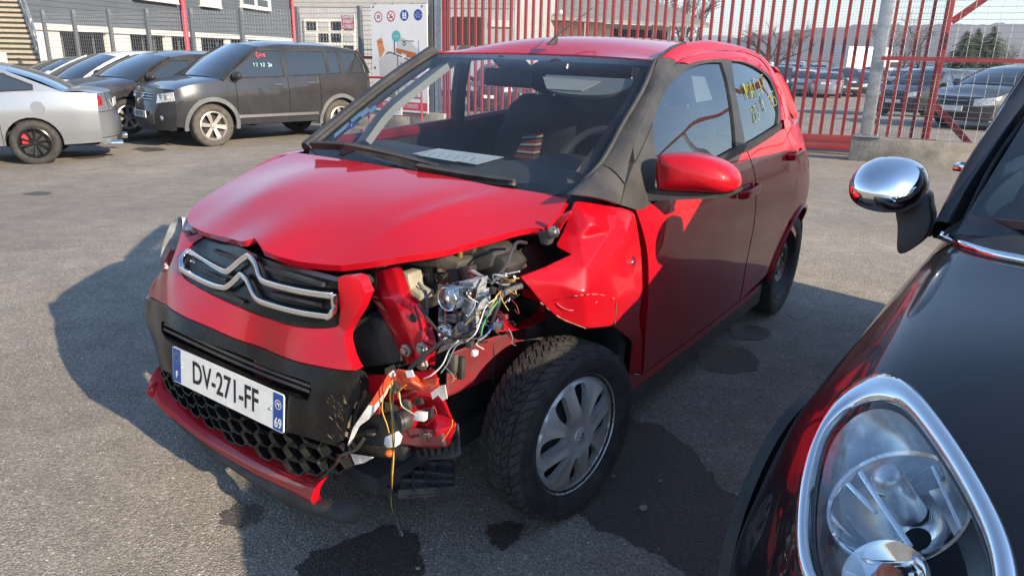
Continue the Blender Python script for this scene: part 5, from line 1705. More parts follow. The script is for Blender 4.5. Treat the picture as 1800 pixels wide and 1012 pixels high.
# ---- windscreen
L_ = spline([TY(766, 92, -.565), TY(700, 137, -.60), TY(640, 183, -.625), TY(545, 262, -.645)], 5)
R_ = spline([TY(1151, 105.6, .565), TY(1131, 158, .605), TY(1095, 218, .635), TY(1057, 288, .655), TY(1004, 341, .645)], 4)
rs_ = lambda q, n: [np.array([np.interp(t, np.linspace(0, 1, len(q)), [p[i] for p in q]) for i in range(3)]) for t in np.linspace(0, 1, n)]
L_, R_ = rs_(L_, 15), rs_(R_, 15)
ws_rows = []
for i, (a, b) in enumerate(zip(L_, R_)):
    t = i / 14; row = []
    top = np.array(roof_rows[0])
    for j, q in enumerate(np.linspace(-1, 1, 25)):
        p = a + (b - a) * (q + 1) / 2
        bul = (1 - abs(q) ** 2.2)
        p = p + np.array((.05 + .04 * t, 0, -.050 * t)) * bul * sstep(-.02, .25, t)
        if i == 0: p = np.array(roof_rows[0][j]) - np.array((0, 0, .004))
        row.append(p)
    ws_rows.append(row)
MB().grid(ws_rows).build('windscreen', M_GLASS, car, smooth=70)
ws_arr = np.array(ws_rows)


def ws_pt(a, b, off=0.):
    """point on the windscreen: a across 0..1 from the car's right, b down 0..1"""
    i = b * 14; j = a * 24; i0, j0 = min(int(i), 13), min(int(j), 23); fi, fj = i - i0, j - j0
    p = (ws_arr[i0, j0] * (1 - fi) * (1 - fj) + ws_arr[i0 + 1, j0] * fi * (1 - fj) + ws_arr[i0, j0 + 1] * (1 - fi) * fj + ws_arr[i0 + 1, j0 + 1] * fi * fj)
    return p + np.array((.5, 0, .85)) * off


def ws_quad(a0, a1, b0, b1, off, m, name, n=8, k=3):
    rows = [[ws_pt(a0 + (a1 - a0) * i / n, b0 + (b1 - b0) * j / k, off) for i in range(n + 1)] for j in range(k + 1)]
    return MB().grid(rows).build(name, m, car, smooth=70)


# printed black border of the glass, on its inner face
mb = MB()
for (a0, a1, b0, b1) in ((0, 1, 0, .045), (0, 1, .90, 1.), (0, .018, 0, 1), (.972, 1, 0, 1)):
    mb.grid([[ws_pt(a0 + (a1 - a0) * i / 12, b0 + (b1 - b0) * j / 12, -.003) for i in range(13)] for j in range(13)])
mb.build('glass_border', M_BLKG, car, smooth=70, weld=0)
MB().tube([ws_pt(.0, b, .002) for b in np.linspace(0, 1, 12)], .010, 6).build('glass_seal', M_BLKM, car)
MB().tube([ws_pt(1., b, .002) for b in np.linspace(0, 1, 12)], .008, 6).build('glass_seal', M_BLKM, car)
# right-hand A pillar, seen edge-on
P = [TY(u, v, y) for (u, v), y in zip([(764, 91), (698, 136), (636, 184), (540, 263)], [-.575, -.61, -.64, -.675])]
mb = MB().tube(spline([p + np.array((-.03, -.03, -.01)) for p in P], 5), .040, 8); mb.build('pillar_trim', M_TRIM, car)
# cowl under the glass
a0_, b0_ = ws_arr[-1, 0], ws_arr[-1, -1]
rows = []
for dx_, dz_ in ((0, -.004), (.008, -.020), (.02, -.055), (.06, -.085), (.10, -.10)):
    rows.append([ws_arr[-1, i] + np.array((dx_, 0, dz_)) for i in range(25)])
MB().grid(rows).build('cowl_panel', M_BLK, car, smooth=50)


# wipers
def wiper(px_arm, px_blade, y_arm, y_blade):
    A = [TY(u, v - 6, y) for (u, v), y in zip(px_arm, y_arm)]; B = [TY(u, v - 7, y) for (u, v), y in zip(px_blade, y_blade)]
    o = MB().ribbon(spline(A, 4), (0, 0, 1), .024, .014).build('wiper', M_BLK, car)
    m2 = MB(); m2.ribbon(spline(B, 5), (.5, 0, .8), .030, .014); m2.build('wiper_blade', M_BLKM, o)
    c = A[0]; MB().lathe([(0, .010), (.012, .008), (.016, 0)], c - np.array((0, 0, .006)), 'z', 10).build('wiper_pivot', M_BLK, o)


wiper([(758, 303), (720, 292), (660, 276), (625, 268)], [(790, 308), (730, 292), (660, 275), (606, 264)], [.02, -.06, -.2, -.28], [.10, -.04, -.2, -.32])
wiper([(600, 276), (612, 270), (622, 266)], [(548, 262), (600, 264), (650, 272), (690, 281)], [-.38, -.34, -.31], [-.53, -.38, -.24, -.14])
wiper([(900, 327), (860, 322), (820, 316)], [(905, 329), (860, 323), (800, 314), (735, 302)], [.42, .33, .24], [.43, .33, .20, .05])

# ---- mirror
mc_ = TY(1222, 312, .93)
mpx = [(1156, 280), (1162, 272), (1185, 270), (1225, 272), (1262, 284), (1285, 300), (1295, 318), (1292, 333), (1292, 333), (1275, 340), (1225, 338), (1180, 336), (1157, 333), (1157, 333), (1154, 305)]
fr_ = spline([TX(u, v, -.44 + (1222 - u) * .0004) for u, v in mpx], 4, True)
cen = np.mean(fr_, 0)
back = [cen + (p - cen) * .90 + np.array((-.085, 0, 0)) for p in fr_]
mid_ = [cen + (p - cen) * 1.0 + np.array((-.05, 0, 0)) for p in fr_]
f1 = [cen + (p - cen) * .93 + np.array((.028, 0, .003)) for p in fr_]
f2 = [cen + (p - cen) * .72 + np.array((.050, 0, .006)) for p in fr_]
f3 = [cen + (p - cen) * .38 + np.array((.062, 0, .008)) for p in fr_]
mb = MB(); mb.grid([q + [q[0]] for q in (back, mid_, fr_, f1, f2, f3)]); n_ = len(fr_)
mb.add([np.array(cen) + np.array((.064, 0, .008))] + f3, [(0, i + 1, (i + 1) % n_ + 1) for i in range(n_)]); mb.add(back, [tuple(range(n_))])
mir = mb.build('door_mirror', M_RED, car, smooth=50)
low = [TX(u, v, x) for u, v, x in [(1130, 338, -.38), (1157, 335, -.40), (1225, 339, -.43), (1275, 341, -.45), (1292, 334, -.46), (1280, 347, -.455), (1225, 350, -.43), (1180, 352, -.41), (1150, 353, -.39), (1128, 352, -.38)]]
lo2 = [p + np.array((-.07, 0, 0)) for p in low]
mb = MB(); mb.prism(spline(low, 3, True), (-.075, 0, 0)); mb.build('mirror_foot', M_BLKM, mir, smooth=40)
MB().add([cen + (p - cen) * .84 + np.array((-.0865, 0, 0)) for p in fr_], [tuple(range(n_))]).build('mirror_glass', M_CHR, mir)


# ---- door handles
def handle(px, par, L=.09):
    P = on_side(px); c = np.mean(P, 0); y = float(S(c[0], c[1]))
    dx = np.array((-1., 0, .03)); cup = MB()
    cup.blob((c[0], y - .004, c[1]), (.085, .010, .034), 16, 8)
    cup.build('handle_cup', M_REDIN, par, smooth=60)
    P = [(c[0] + q * .105, y + .004 + .030 * math.sqrt(max(0, 1 - q ** 6)), c[1] + .012 + q * -.006) for q in np.linspace(-1, 1, 12)]
    MB().ribbon(P, (0, 0, 1), .030, .014).build('handle', M_RED, par, smooth=60, bevel=.003)


handle([(1311, 338), (1311, 340)], fd)
handle([(1393, 274), (1393, 276)], rdo)

# ---- crumpled front wing, built facet by facet
FV = {'a': (1010, 350, .665), 'b': (1062, 357, .705), 'c': (1116, 372, .775), 'r': (1071, 408, .760), 'd': (1100, 420, .783), 'e': (1128, 448, .792), 'f': (1130, 515, .795), 'g': (1124, 556, .790), 'h': (1083, 526, .820), 'h2': (1078, 573, .800),
      'i': (1031, 578, .775), 'j': (985, 563, .725), 'k': (952, 532, .690), 'l': (930, 505, .660), 'm': (913, 486, .632), 'n': (955, 470, .675), 'o': (1004, 447, .715), 'o2': (1003, 441, .69), 'p': (976, 432, .655), 'q': (990, 406, .655),
      's': (1028, 470, .770), 't': (1030, 518, .795), 'u': (985, 500, .735), 'w': (1040, 392, .735), 'x': (1060, 470, .792), 'y': (1020, 420, .715), 'z': (1110, 490, .800), 'v': (1095, 385, .760), 'aa': (1112, 600, .770), 'ab': (1106, 655, .755), 'ac': (1129, 600, .785), 'ad': (1127, 655, .775)}
FF = ['abw', 'awy', 'ayq', 'qyp', 'pyo', 'bvr', 'bvc', 'vcd', 'vdr', 'bwr', 'wry', 'yrs', 'yso', 'rdx', 'rxs', 'dex', 'ezx', 'cde', 'ezf', 'xzh', 'zfh', 'fgh', ('g', 'h2', 'h'), 'osn', 'nsu', 'num', 'mul', 'ust', 'sxt', 'xht', ('t', 'h', 'h2'), ('t', 'h2', 'i'), 'tij', 'utj', 'ujk', 'ukl']
FF = [tuple(f) for f in FF if tuple(f) != ('b', 'v', 'c')] + [('b', 'c', 'v')]
ridge = {frozenset(e) for e in (('u', 't'), ('t', 'h'), ('h', 'h2'), ('m', 'u'), ('n', 's'), ('s', 'x'), ('w', 'r'), ('r', 'x'), ('y', 's'), ('r', 's'), ('x', 'h'), ('z', 'h'), ('o', 's'), ('b', 'r'), ('d', 'x'))}
keys = list(FV); idx = {k: i for i, k in enumerate(keys)}
bm = bmesh.new()
vv = [bm.verts.new(TY(*FV[k])) for k in keys]
for f in FF: bm.faces.new([vv[idx[c]] for c in f])
for f in (('g', 'ac', 'aa', 'h2'), ('ac', 'ad', 'ab', 'aa')): bm.faces.new([vv[idx[c]] for c in f])
bmesh.ops.recalc_face_normals(bm, faces=bm.faces)
crl = bm.edges.layers.float.new('crease_edge')
bm.verts.index_update()
for e in bm.edges:
    ks = frozenset((keys[e.verts[0].index], keys[e.verts[1].index]))
    if len(e.link_faces) < 2: e[crl] = 1.
    else: e[crl] = .94 if ks in ridge else .42
me = bpy.data.meshes.new('front_wing'); bm.to_mesh(me); bm.free(); me.materials.append(M_RED)
for p in me.polygons: p.use_smooth = True
wing = link('front_wing', me, car)
md = wing.modifiers.new('smooth', 'SUBSURF'); md.levels = md.render_levels = 4
md = wing.modifiers.new('skin', 'SOLIDIFY'); md.thickness = .004; md.offset = -1
# broken paint along its creases
def chips(px, y, w, m=M_FILLER, name='paint_chip', par=wing, seed=1, gap=.35, off=.004):
    rg = random.Random(seed)
    P = spline([np.array(TY(u, v, yy)) for (u, v), yy in zip(px, y)], 6); mb = MB(); dv = -RF.d(1000, 500); dv = dv / np.linalg.norm(dv)
    for p, q in zip(P[:-1], P[1:]):
        if rg.random() < gap: continue
        t = (q - p) / np.linalg.norm(q - p); nn = np.cross(t, dv); k = w * rg.uniform(.4, 1.3); k2 = w * rg.uniform(.4, 1.3); o_ = dv * off
        V = [p - nn * k + o_, q - nn * k2 + o_, q + nn * k + o_, p + nn * k2 + o_]
        mb.prism(V, -dv * .003)
    return mb.build(name, m, par, smooth=0)


chips([(1010, 520), (1040, 517), (1062, 519), (1083, 526)], [.79, .80, .81, .822], .0022, seed=2, gap=.4)
chips([(1084, 528), (1083, 545), (1081, 572)], [.822, .812, .802], .0026, seed=3, gap=.4)
chips([(927, 507), (950, 531), (985, 558), (1030, 577)], [.665, .695, .735, .78], .0018, seed=4, gap=.45)
chips([(1004, 440), (1010, 446), (1013, 457)], [.70, .72, .73], .0030, seed=5, gap=.1)
chips([(985, 432), (1000, 437), (1006, 446)], [.66, .68, .71], .0025, seed=6, gap=.1)
chips([(960, 515), (1000, 545), (1050, 530)], [.70, .75, .80], .0012, M_SCR, 'scratch', seed=9, gap=.6)

c = TY(1109, 461, .79)
lens = MB().blob((c[0], c[1] + .006, c[2]), (.017, .012, .017), 14, 10).build('side_repeater', M_CLEAR, wing, smooth=60)
MB().blob((c[0], c[1] + .004, c[2]), (.007, .006, .007), 8, 6).build('bulb', M_CHR, lens)
MB().lathe([(.017, 0), (.021, .003), (.021, -.004)], (c[0], c[1] + .002, c[2]), 'y', 16).build('lens_rim', M_CHR, lens)
# points of the sunlit triangle on the door's upper front corner, left unbuilt
dv_ = [TY(1121, 371, .792), TY(1163, 366, .815), TY(1146, 420, .822), TY(1138, 452, .812), TY(1130, 407, .80)]

# ---- bumper
band_top = [('yz', -.70, .530), (284, 533), (299, 541.6), (358.6, 571), (430, 601), (507, 630.6), (572, 646), (622, 652)]
up = [('yz', -.70, .533), ('yz', -.72, .585), ('yz', -.71, .64), ('yz', -.675, .70), ('yz', -.675, .70), (285, 481), (296, 471), (308, 443), (319, 407), (319, 407), (330, 417), (350, 410), (362, 413), (362, 413), (338, 429), (320, 450), (316, 470), (329, 494), (370, 518), (430, 545), (489, 568), (548, 577.5), (590, 574.5), (597, 560), (597, 530), (595, 487), (595, 487), (628, 487), (643, 515), (643, 515), (631, 544), (611, 577), (605, 595), (611, 624), (624, 651), (624, 651)]
up += [(572, 645), (507, 629.6), (430, 600), (358.6, 570), (299, 540.6), (284, 532)]
front_panel('front_bumper', up[:1] + up, M_RED, .03, .0, step=.02, n=4)
band = [('yz', -.70, .530)] + band_top + [(622, 652), (634, 663), (637, 690), (620, 725), (607.6, 767), (590, 780), (590, 780), (550, 768), (513, 757), (511, 757), (420, 716), (313, 666), (305, 655), (284, 641), (284, 641), ('yz', -.70, .40), ('yz', -.72, .46), ('yz', -.70, .530)]
slot = [(288, 563), (300, 569), (380, 605), (460, 637), (520, 660), (549, 671), (549, 671), (551, 685), (545, 702), (545, 702), (525, 698), (505, 690), (440, 662), (380, 636), (330, 612), (296, 594), (288, 580)]
sl2 = spline(on_front(slot[:1] + slot), 4, True)
front_panel('bumper_band', band, M_BLKG, .03, .008, holes=[sl2], step=.018, n=4)
front_panel('slot_recess', [(280, 555), (549, 668), (560, 710), (500, 700), (280, 605)], M_BLKM, 0, -.045, n=1)
bb = bpy.data.objects['bumper_band']
for (a, b) in (((292, 571), (548, 681)), ((291, 580), (546, 690))):
    P = [np.array((float(FB(y, z)) - .012, y, z)) for y, z in (on_front([(a[0] + (b[0] - a[0]) * t, a[1] + (b[1] - a[1]) * t + 5 * math.sin(math.pi * t))])[0] for t in np.linspace(0, 1, 12))]
    MB().ribbon(P, (1, 0, .3), .035, .007).build('slat', M_BLK, bb)
for t in (.2, .4, .6, .8):
    p = on_front([(292 + 256 * t, 575 + 110 * t)])[0]
    MB().bar((float(FB(*p)) - .02, p[0], p[1] - .03), (float(FB(*p)) - .02, p[0], p[1] + .03), .004, .03, (1, 0, 0)).build('rib', M_BLK, bb)
# red crush beam glimpsed through the slot
MB().bar((.60, .06, .52), (.575, .39, .51), .04, .05).build('crush_beam', M_REDIN, car, bevel=.004)
# torn right edge of the band
chips([(634, 668), (635, 690), (622, 722), (610, 765)], [.458, .46, .455, .44], .003, M_FILLER, 'torn_edge', bb, 5, .45, .010)
sc_ = [(589, 700), (596, 712), (602, 705), (594, 725), (603, 731), (588, 745), (598, 752)]
rg = random.Random(8)
for k in range(26):
    u, v = rg.uniform(578, 612), rg.uniform(690, 765); L = rg.uniform(3, 13); a = rg.uniform(.7, 1.4)
    y, z = on_front([(u, v)])[0]; y2, z2 = on_front([(min(u + L * math.cos(a), 618), v + L * math.sin(a))])[0]
    MB().tube([(float(FB(y, z)) + .0082, y, z), (float(FB(y2, z2)) + .0082, y2, z2)], rg.uniform(.0003, .0007), 3).build('scratch', M_FILLER, bb)

# grille with its chrome double chevron
gr = [(362, 413), (375, 417), (410, 432), (430, 440), (462, 455), (500, 470), (578, 493), (594, 497), (594, 497), (597, 530), (596, 559), (589, 574), (548, 577), (489, 568), (430, 544.6), (370, 518), (329, 494), (316, 470), (320, 450), (338, 429)]
go = front_panel('upper_grille', gr[:1] + gr, M_BLKG, .03, -.006, step=.02, n=4)


def on_f3(px, off):
    return [np.array((float(FB(y, z)) + off, y, z)) for y, z in on_front(px)]


def chev(px, w, name, off=.012, n=4):
    P = spline(on_f3(px, off), n)
    return MB().ribbon(P, (0, .1, 1), w, .014).build(name, M_CHR, go, smooth=35, bevel=.003)


chev([(324, 470), (338, 479), (370, 495), (397, 503), (410, 499), (430, 480), (430, 480), (440, 490), (452, 515), (465, 527), (500, 538), (540, 547), (583, 553)], .016, 'chrome_bar')
chev([(337, 439), (362, 454), (400, 474), (412, 471), (430, 456), (444, 447), (444, 447), (455, 462), (463, 484), (475, 494), (520, 506), (560, 513), (592, 517)], .017, 'chrome_bar')
chev([(592, 514), (594, 535), (590, 550), (580, 555)], .016, 'chrome_bar')
chev([(339, 438), (329, 450), (324, 461), (327, 471)], .016, 'chrome_bar')
for (a, b) in (((380, 440), (440, 462)), ((470, 470), (570, 500)), ((355, 475), (400, 492)), ((480, 515), (570, 535)), ((380, 512), (430, 530))):
    P = on_f3([(a[0] + (b[0] - a[0]) * t, a[1] + (b[1] - a[1]) * t) for t in np.linspace(0, 1, 6)], .002)
    MB().ribbon(P, (0, 0, 1), .010, .012).build('slat', M_BLK, go)

# lower honeycomb
lg = [(280, 642), (313, 668), (420, 718), (511, 759), (590, 782), (598, 800), (592, 815), (566, 846), (536, 840), (477, 812), (418, 780), (358, 744), (299, 691), (285, 670)]
front_panel('lower_grille_back', lg, M_BLKM, 0, -.055, n=1)
hexm = MB()
Ph = on_front(lg)
yc0, yc1 = min(p[0] for p in Ph), max(p[0] for p in Ph)
lgp = spline(Ph, 1, True)


def inpoly(y, z, P):
    r = False
    for (x1, y1), (x2, y2) in zip(P, P[1:] + P[:1]):
        if (y1 > z) != (y2 > z) and y < (x2 - x1) * (z - y1) / (y2 - y1) + x1: r = not r
    return r


hexp = link('honeycomb_grille', None, car)
hexp.empty_display_size = .05
a_w, a_h = .080, .049
ctop = [np.interp(y, [p[0] for p in Ph[:5]], [p[1] for p in Ph[:5]]) for y in (0,)]
hm = None
for r_ in range(-1, 7):
    for c_ in range(-9, 10):
        y = c_ * a_w * .80 + .02
        zt_ = float(np.interp(y, [p[0] for p in Ph[:5]], [p[1] for p in Ph[:5]]))
        z = zt_ - .022 - r_ * a_h * .86 + (a_h * .43 if c_ % 2 else 0)
        if not inpoly(y, z, Ph): continue
        ring = []
        for k_ in range(6):
            a = math.pi / 3 * k_
            ring.append((y + a_w * .5 * math.cos(a), z + a_h * .52 * math.sin(a)))
        mb = MB(); rows = []
        for sc, off in ((1.0, -.050), (1.06, -.016), (.98, -.006), (.84, -.008), (.74, -.035)):
            rows.append([(float(FB(y, z)) + off - .25 * ((y + (p[0] - y) * sc) ** 2 - y * y), y + (p[0] - y) * sc, z + (p[1] - z) * sc) for p in ring + ring[:1]])
        mb.grid(rows)
        mb.build('cell', M_BLKG, hexp, smooth=25)
# red lower lip and black splitter
lip_top = [(278, 645), (285, 671), (299, 691), (358.6, 744), (418, 781), (477, 813), (536.5, 841), (562, 846)]
lip_bot = [(262, 690), (284, 719), (329, 755), (388, 797), (447, 832), (507, 862), (551, 886)]


def two_edge(name, A, B, ya, yb, m, k=6, fn=None, par=car, th=(-.03, 0, .004), smooth=45):
    n = 28
    a, b = rs_(spline([TY(*p, y) for p, y in zip(A, ya)], 5), n), rs_(spline([TY(*p, y) for p, y in zip(B, yb)], 5), n)
    rows = []
    for j in range(k + 1):
        t = j / k
        rows.append([p + (q - p) * t + (np.array(fn(t)) if fn else 0) for p, q in zip(a, b)])
    mb = MB(); mb.grid(rows)
    mb.grid([rows[0], [p + np.array(th) for p in rows[0]]]); mb.grid([rows[-1], [p + np.array(th) for p in rows[-1]]])
    mb.grid([[r_[-1] for r_ in rows], [r_[-1] + np.array(th) for r_ in rows]])
    return mb.build(name, m, par, smooth=smooth)


yl = [-.63, -.585, -.54, -.36, -.15, .06, .28, .37]
two_edge('lower_lip', lip_top, lip_bot, yl, [-.64, -.545, -.42, -.22, -.01, .20, .36], M_RED, 6, lambda t: (.018 * math.sin(math.pi * t) ** .8, 0, 0))
two_edge('splitter', [(300, 728), (329, 754), (388, 796), (447, 831), (507, 861), (551, 885), (600, 893), (628, 904)], [(310, 740), (340, 768), (390, 812), (440, 846), (507, 888), (560, 908), (590, 916), (622, 921)], [-.50, -.42, -.22, -.01, .20, .36, .43, .46], [-.48, -.40, -.22, -.03, .20, .36, .43, .46], M_BLKM, 4, lambda t: (.008 * math.sin(math.pi * t), 0, 0), th=(-.025, 0, .004))
# right-hand corner of the lip (red pod at far left)
mb = MB().blob(TY(277, 684, -.60), (.04, .016, .030), 14, 10); mb.build('lip_corner', M_RED, car, smooth=60)
# ---- number plate
PL = [TY(310, 606, -.262), TY(508.7, 693.6, .262), TY(507, 757, .262), TY(312, 664, -.262)]
pc = np.mean(PL, 0) + np.array((.012, 0, 0)); ey = (PL[1] - PL[0] + PL[2] - PL[3]); pw = np.linalg.norm(ey) / 2; ey /= np.linalg.norm(ey); ez = (PL[0] - PL[3] + PL[1] - PL[2]); ph = np.linalg.norm(ez) / 2; ez /= np.linalg.norm(ez); ez -= ey * (ey @ ez); ez /= np.linalg.norm(ez); ex = np.cross(ey, ez)


def plq(y0, y1, z0, z1, off, m, name, par, th=.001, rnd=0):
    pts = [(y0, z0), (y1, z0), (y1, z1), (y0, z1)]
    if rnd:
        pts = []
        for cy, cz, a0 in ((y1 - rnd, z1 - rnd, 0), (y0 + rnd, z1 - rnd, 90), (y0 + rnd, z0 + rnd, 180), (y1 - rnd, z0 + rnd, 270)):
            pts += [(cy + rnd * math.cos(R(a0 + q)), cz + rnd * math.sin(R(a0 + q))) for q in (0, 30, 60, 90)]
    V = [pc + ey * y + ez * z + ex * off for y, z in pts]
    return MB().prism(V, ex * th).build(name, m, par, smooth=30)


W2, H2 = .260, .056
plate = plq(-W2, W2, -H2, H2, 0, M_PLATE, 'number_plate', car, .003, .008)
plq(-W2 + .003, -W2 + .043, -H2 + .003, H2 - .003, .0032, M_BLUE, 'country_band', plate, .0006)
plq(W2 - .043, W2 - .003, -H2 + .003, H2 - .003, .0032, M_BLUE, 'region_band', plate, .0006)
mb = MB(); put_text(mb, 'DV-271-FF', .098, pc + ex * .0036 + ey * -.002 - ez * .001, ey, ez, .72, .0016); mb.build('lettering', M_INK, plate, smooth=0)
mb = MB(); put_text(mb, 'F', .030, pc + ex * .0042 + ey * (-W2 + .023) - ez * .030, ey, ez, .9, .001); mb.build('lettering', M_PLATE, plate, smooth=0); mb = MB(); put_text(mb, '69', .040, pc + ex * .0042 + ey * (W2 - .023) - ez * .033, ey, ez, .78, .001); mb.build('lettering', M_PLATE, plate, smooth=0)
mb = MB()
for k in range(12):
    a = math.pi / 6 * k; c = pc + ex * .0042 + ey * (-W2 + .023 + .013 * math.cos(a)) + ez * (.026 + .013 * math.sin(a)); 
    mb.add([c + ey * .0022 * math.cos(q) + ez * .0022 * math.sin(q) for q in np.linspace(0, 2 * math.pi, 6)[:-1]], [tuple(range(5))])
mb.build('star_ring', M_YINK, plate, smooth=0)
mb = MB(); c = pc + ex * .0042 + ey * (W2 - .023) + ez * .022
V = [c + (ey * math.cos(a) + ez * math.sin(a)) * q for q in (.0115, .0138) for a in np.linspace(0, 2 * math.pi, 25)[:-1]]
mb.add(V, [(k, (k + 1) % 24, 24 + (k + 1) % 24, 24 + k) for k in range(24)])
for p, q in (((-.008, -.004), (.000, .006)), ((.000, .006), (.004, -.006)), ((-.006, .004), (.009, .002))):
    mb.bar(c + ey * p[0] + ez * p[1], c + ey * q[0] + ez * q[1], .0022, .0004, ex)
mb.build('region_mark', M_PLATE, plate, smooth=0)
for s_ in (-1, 1):
    MB().lathe([(0, .003), (.004, .002), (.005, 0)], (pc + ey * s_ * (.205 if s_ > 0 else .214) + ex * .003), 'x', 8).build('rivet', M_SATIN, plate)

# ---- right headlight
hl = [(318, 381), (320, 405), (308, 441), (296, 470), (285, 482), (282, 453), (290, 417), (302, 391)]
yy = [-.60, -.575, -.60, -.625, -.645, -.665, -.66, -.64]
P = spline([TY(u, v, y) for (u, v), y in zip(hl, yy)], 4, True)
c = np.mean(P, 0) + np.array((.02, -.01, .006)); n_ = len(P)
m2_ = [c + (p - c) * .6 for p in P]
mb = MB(); mb.grid([P + [P[0]], m2_ + [m2_[0]]]); mb.add([c] + m2_, [(0, i + 1, (i + 1) % n_ + 1) for i in range(n_)])
hl_o = mb.build('headlight', M_CLEAR, car, smooth=70)
mb = MB(); mb.add([p + np.array((-.05, .02, -.01)) for p in P], [tuple(range(n_))]); mb.grid([[p for p in P + [P[0]]], [p + np.array((-.05, .02, -.01)) for p in P + [P[0]]]]); mb.build('reflector', M_HLAMP, hl_o, smooth=60)
two = [TY(335, 380, -.57), TY(350, 404, -.53), TY(338, 412, -.54), TY(324, 420, -.565), TY(322, 408, -.575)]
MB().prism(two, (-.02, 0, -.01)).build('indicator_lens', M_HLAMP, car)
# right wing (far side) and wheel-arch so that shadows and reflections are complete
rw_ = [(.48, .44), (.50, .30), (.36, .24)] + [(.335 * math.cos(a), .292 + .335 * math.sin(a)) for a in np.linspace(.05, math.pi - .05, 16)] + [(-.36, .24), (-.36, .96), (-.13, .955), (.10, .88), (.20, .80), (.28, .66), (.42, .56)]
sheet(rw_, LS(-1), (0, .03, 0), step=.06).build('front_wing', M_RED, car)
# right-hand doors, frames (inside faces show through the windscreen)
rdp = [(-.37, .24), (-2.0, .24), (-2.08, .55), (-2.1, 1.03), (-1.3, .985), (-.37, .955)]
sheet(rdp, LS(-1), (0, .03, 0), step=.07).build('door', M_RED, car)
sheet([(x, z) for x, z in rdp if True], LS(-1, -.05), None, step=.08).build('door_card', M_BLKM, car)
MB().tube([(x, -float(S(x, z)) + .03, z) for x, z in [(-.40, .975), (-1.3, 1.0), (-2.1, 1.045)]], .03, 8).build('door_waist', M_REDIN, car)
q3 = [(x, z) for x, z in q2]
sheet(q3, LS(-1), (0, .05, 0), step=.06).build('rear_wing', M_RED, car)
for (a, b, r_, m) in (((-1.12, 1.37), (-1.30, .98), .038, M_BLKM), ((-2.0, 1.36), (-2.12, 1.05), .05, M_BLKM)):
    P = [(a[0] + (b[0] - a[0]) * t, -float(S(a[0] + (b[0] - a[0]) * t, a[1] + (b[1] - a[1]) * t)) + .03, a[1] + (b[1] - a[1]) * t) for t in np.linspace(0, 1, 6)]
    MB().tube(P, r_, 8).build('pillar', m, car)
P = [p + np.array((-.06, .035, -.02)) for p in [TY(u, v, y) for (u, v), y in zip([(766, 100), (700, 150), (652, 190), (610, 245)], [-.56, -.60, -.63, -.655])]]
MB().ribbon(spline(P, 5), (.7, 1, 0), .13, .03).build('inner_pillar', M_LINER, car, smooth=60)
P = [p + np.array((-.06, -.035, -.02)) for p in [TY(u, v, y) for (u, v), y in zip([(1150, 112), (1120, 175), (1080, 240), (1030, 310)], [.56, .60, .63, .66])]]
MB().ribbon(spline(P, 5), (.7, -1, 0), .07, .03).build('inner_pillar', M_BLKM, car, smooth=60)
MB().grid([[(p[0] * 1. - .02, p[1] * .93, p[2] - .035) for p in r_[1:-1]] for r_ in roof_rows[1:-1]]).build('headliner', M_LINER, car, smooth=60)
# tail
rows = []
for z, xo in ((.36, -.03), (.45, .02), (.6, .03), (.8, .0), (.95, -.03), (1.05, -.06)):
    ye = float(S(-2.70, z)); rows.append([(-2.72 - xo - .12 * (1 - abs(q) ** 3), q * ye, z) for q in np.linspace(-1, 1, 15)])
MB().grid(rows).build('tailgate', M_RED, car, smooth=60)
MB().grid([rows[-1], [(p[0] + .02, p[1] * .96, p[2] + .03) for p in rows[-1]]]).build('tailgate_frame', M_RED, car)
top = [(-2.60, q * .455, 1.345 - .05 * q * q) for q in np.linspace(-1, 1, 15)]
MB().grid([[np.array(a) + (np.array(b) - np.array(a)) * t for a, b in zip(rows[-1], top)] for t in np.linspace(0, 1, 5)]).build('rear_window', M_SIDEG, car, smooth=60)
for sg in (1, -1):
    MB().tube([(-2.68, sg * .59, 1.05), (-2.65, sg * .52, 1.2), (-2.60, sg * .45, 1.31)], .04, 8).build('pillar', M_RED, car)
    sheet([(-2.05, 1.055), (-2.72, 1.055), (-2.68, 1.2), (-2.62, 1.33), (-2.3, 1.36), (-2.02, 1.385), (-1.98, 1.30), (-1.95, 1.15)] if sg > 0 else [(-2.15, 1.055), (-2.72, 1.055), (-2.68, 1.2), (-2.62, 1.33), (-2.3, 1.36), (-2.1, 1.38)], LS(sg, -.045), (0, -sg * .02, 0), step=.05).build('rear_pillar', M_RED, car)
tl_ = [(-2.60, .80), (-2.73, .80), (-2.75, .95), (-2.72, 1.06), (-2.62, 1.08), (-2.55, 1.04)]
sheet(tl_, LS(1, .006), (0, -.02, 0), step=.04).build('tail_light', M_BLKG, car)

# ---------------------------------------------------------------- wheels of the red car
STEER, CAMB = -.147, .035
wq = Matrix.Rotation(STEER, 3, 'Z') @ Matrix.Rotation(CAMB, 3, 'X')
hubc = Vector((-.002, .789, .284))
ax_ = wq @ Vector((0, 1, 0))
Rt = .288


def tyre_base(mat_, depth=.008):
    return MB().lathe([(.196, -.066), (.205, -.076), (.232, -.084), (.258, -.083), (.272, -.077), (Rt - depth - .003, -.066), (Rt - depth, -.04), (Rt - depth, .04), (Rt - depth - .003, .066), (.272, .077), (.258, .083), (.232, .084), (.205, .076), (.196, .066), (.185, .060)], (0, 0, 0), 'y', 72).mesh('tyre', mat_, smooth=45)


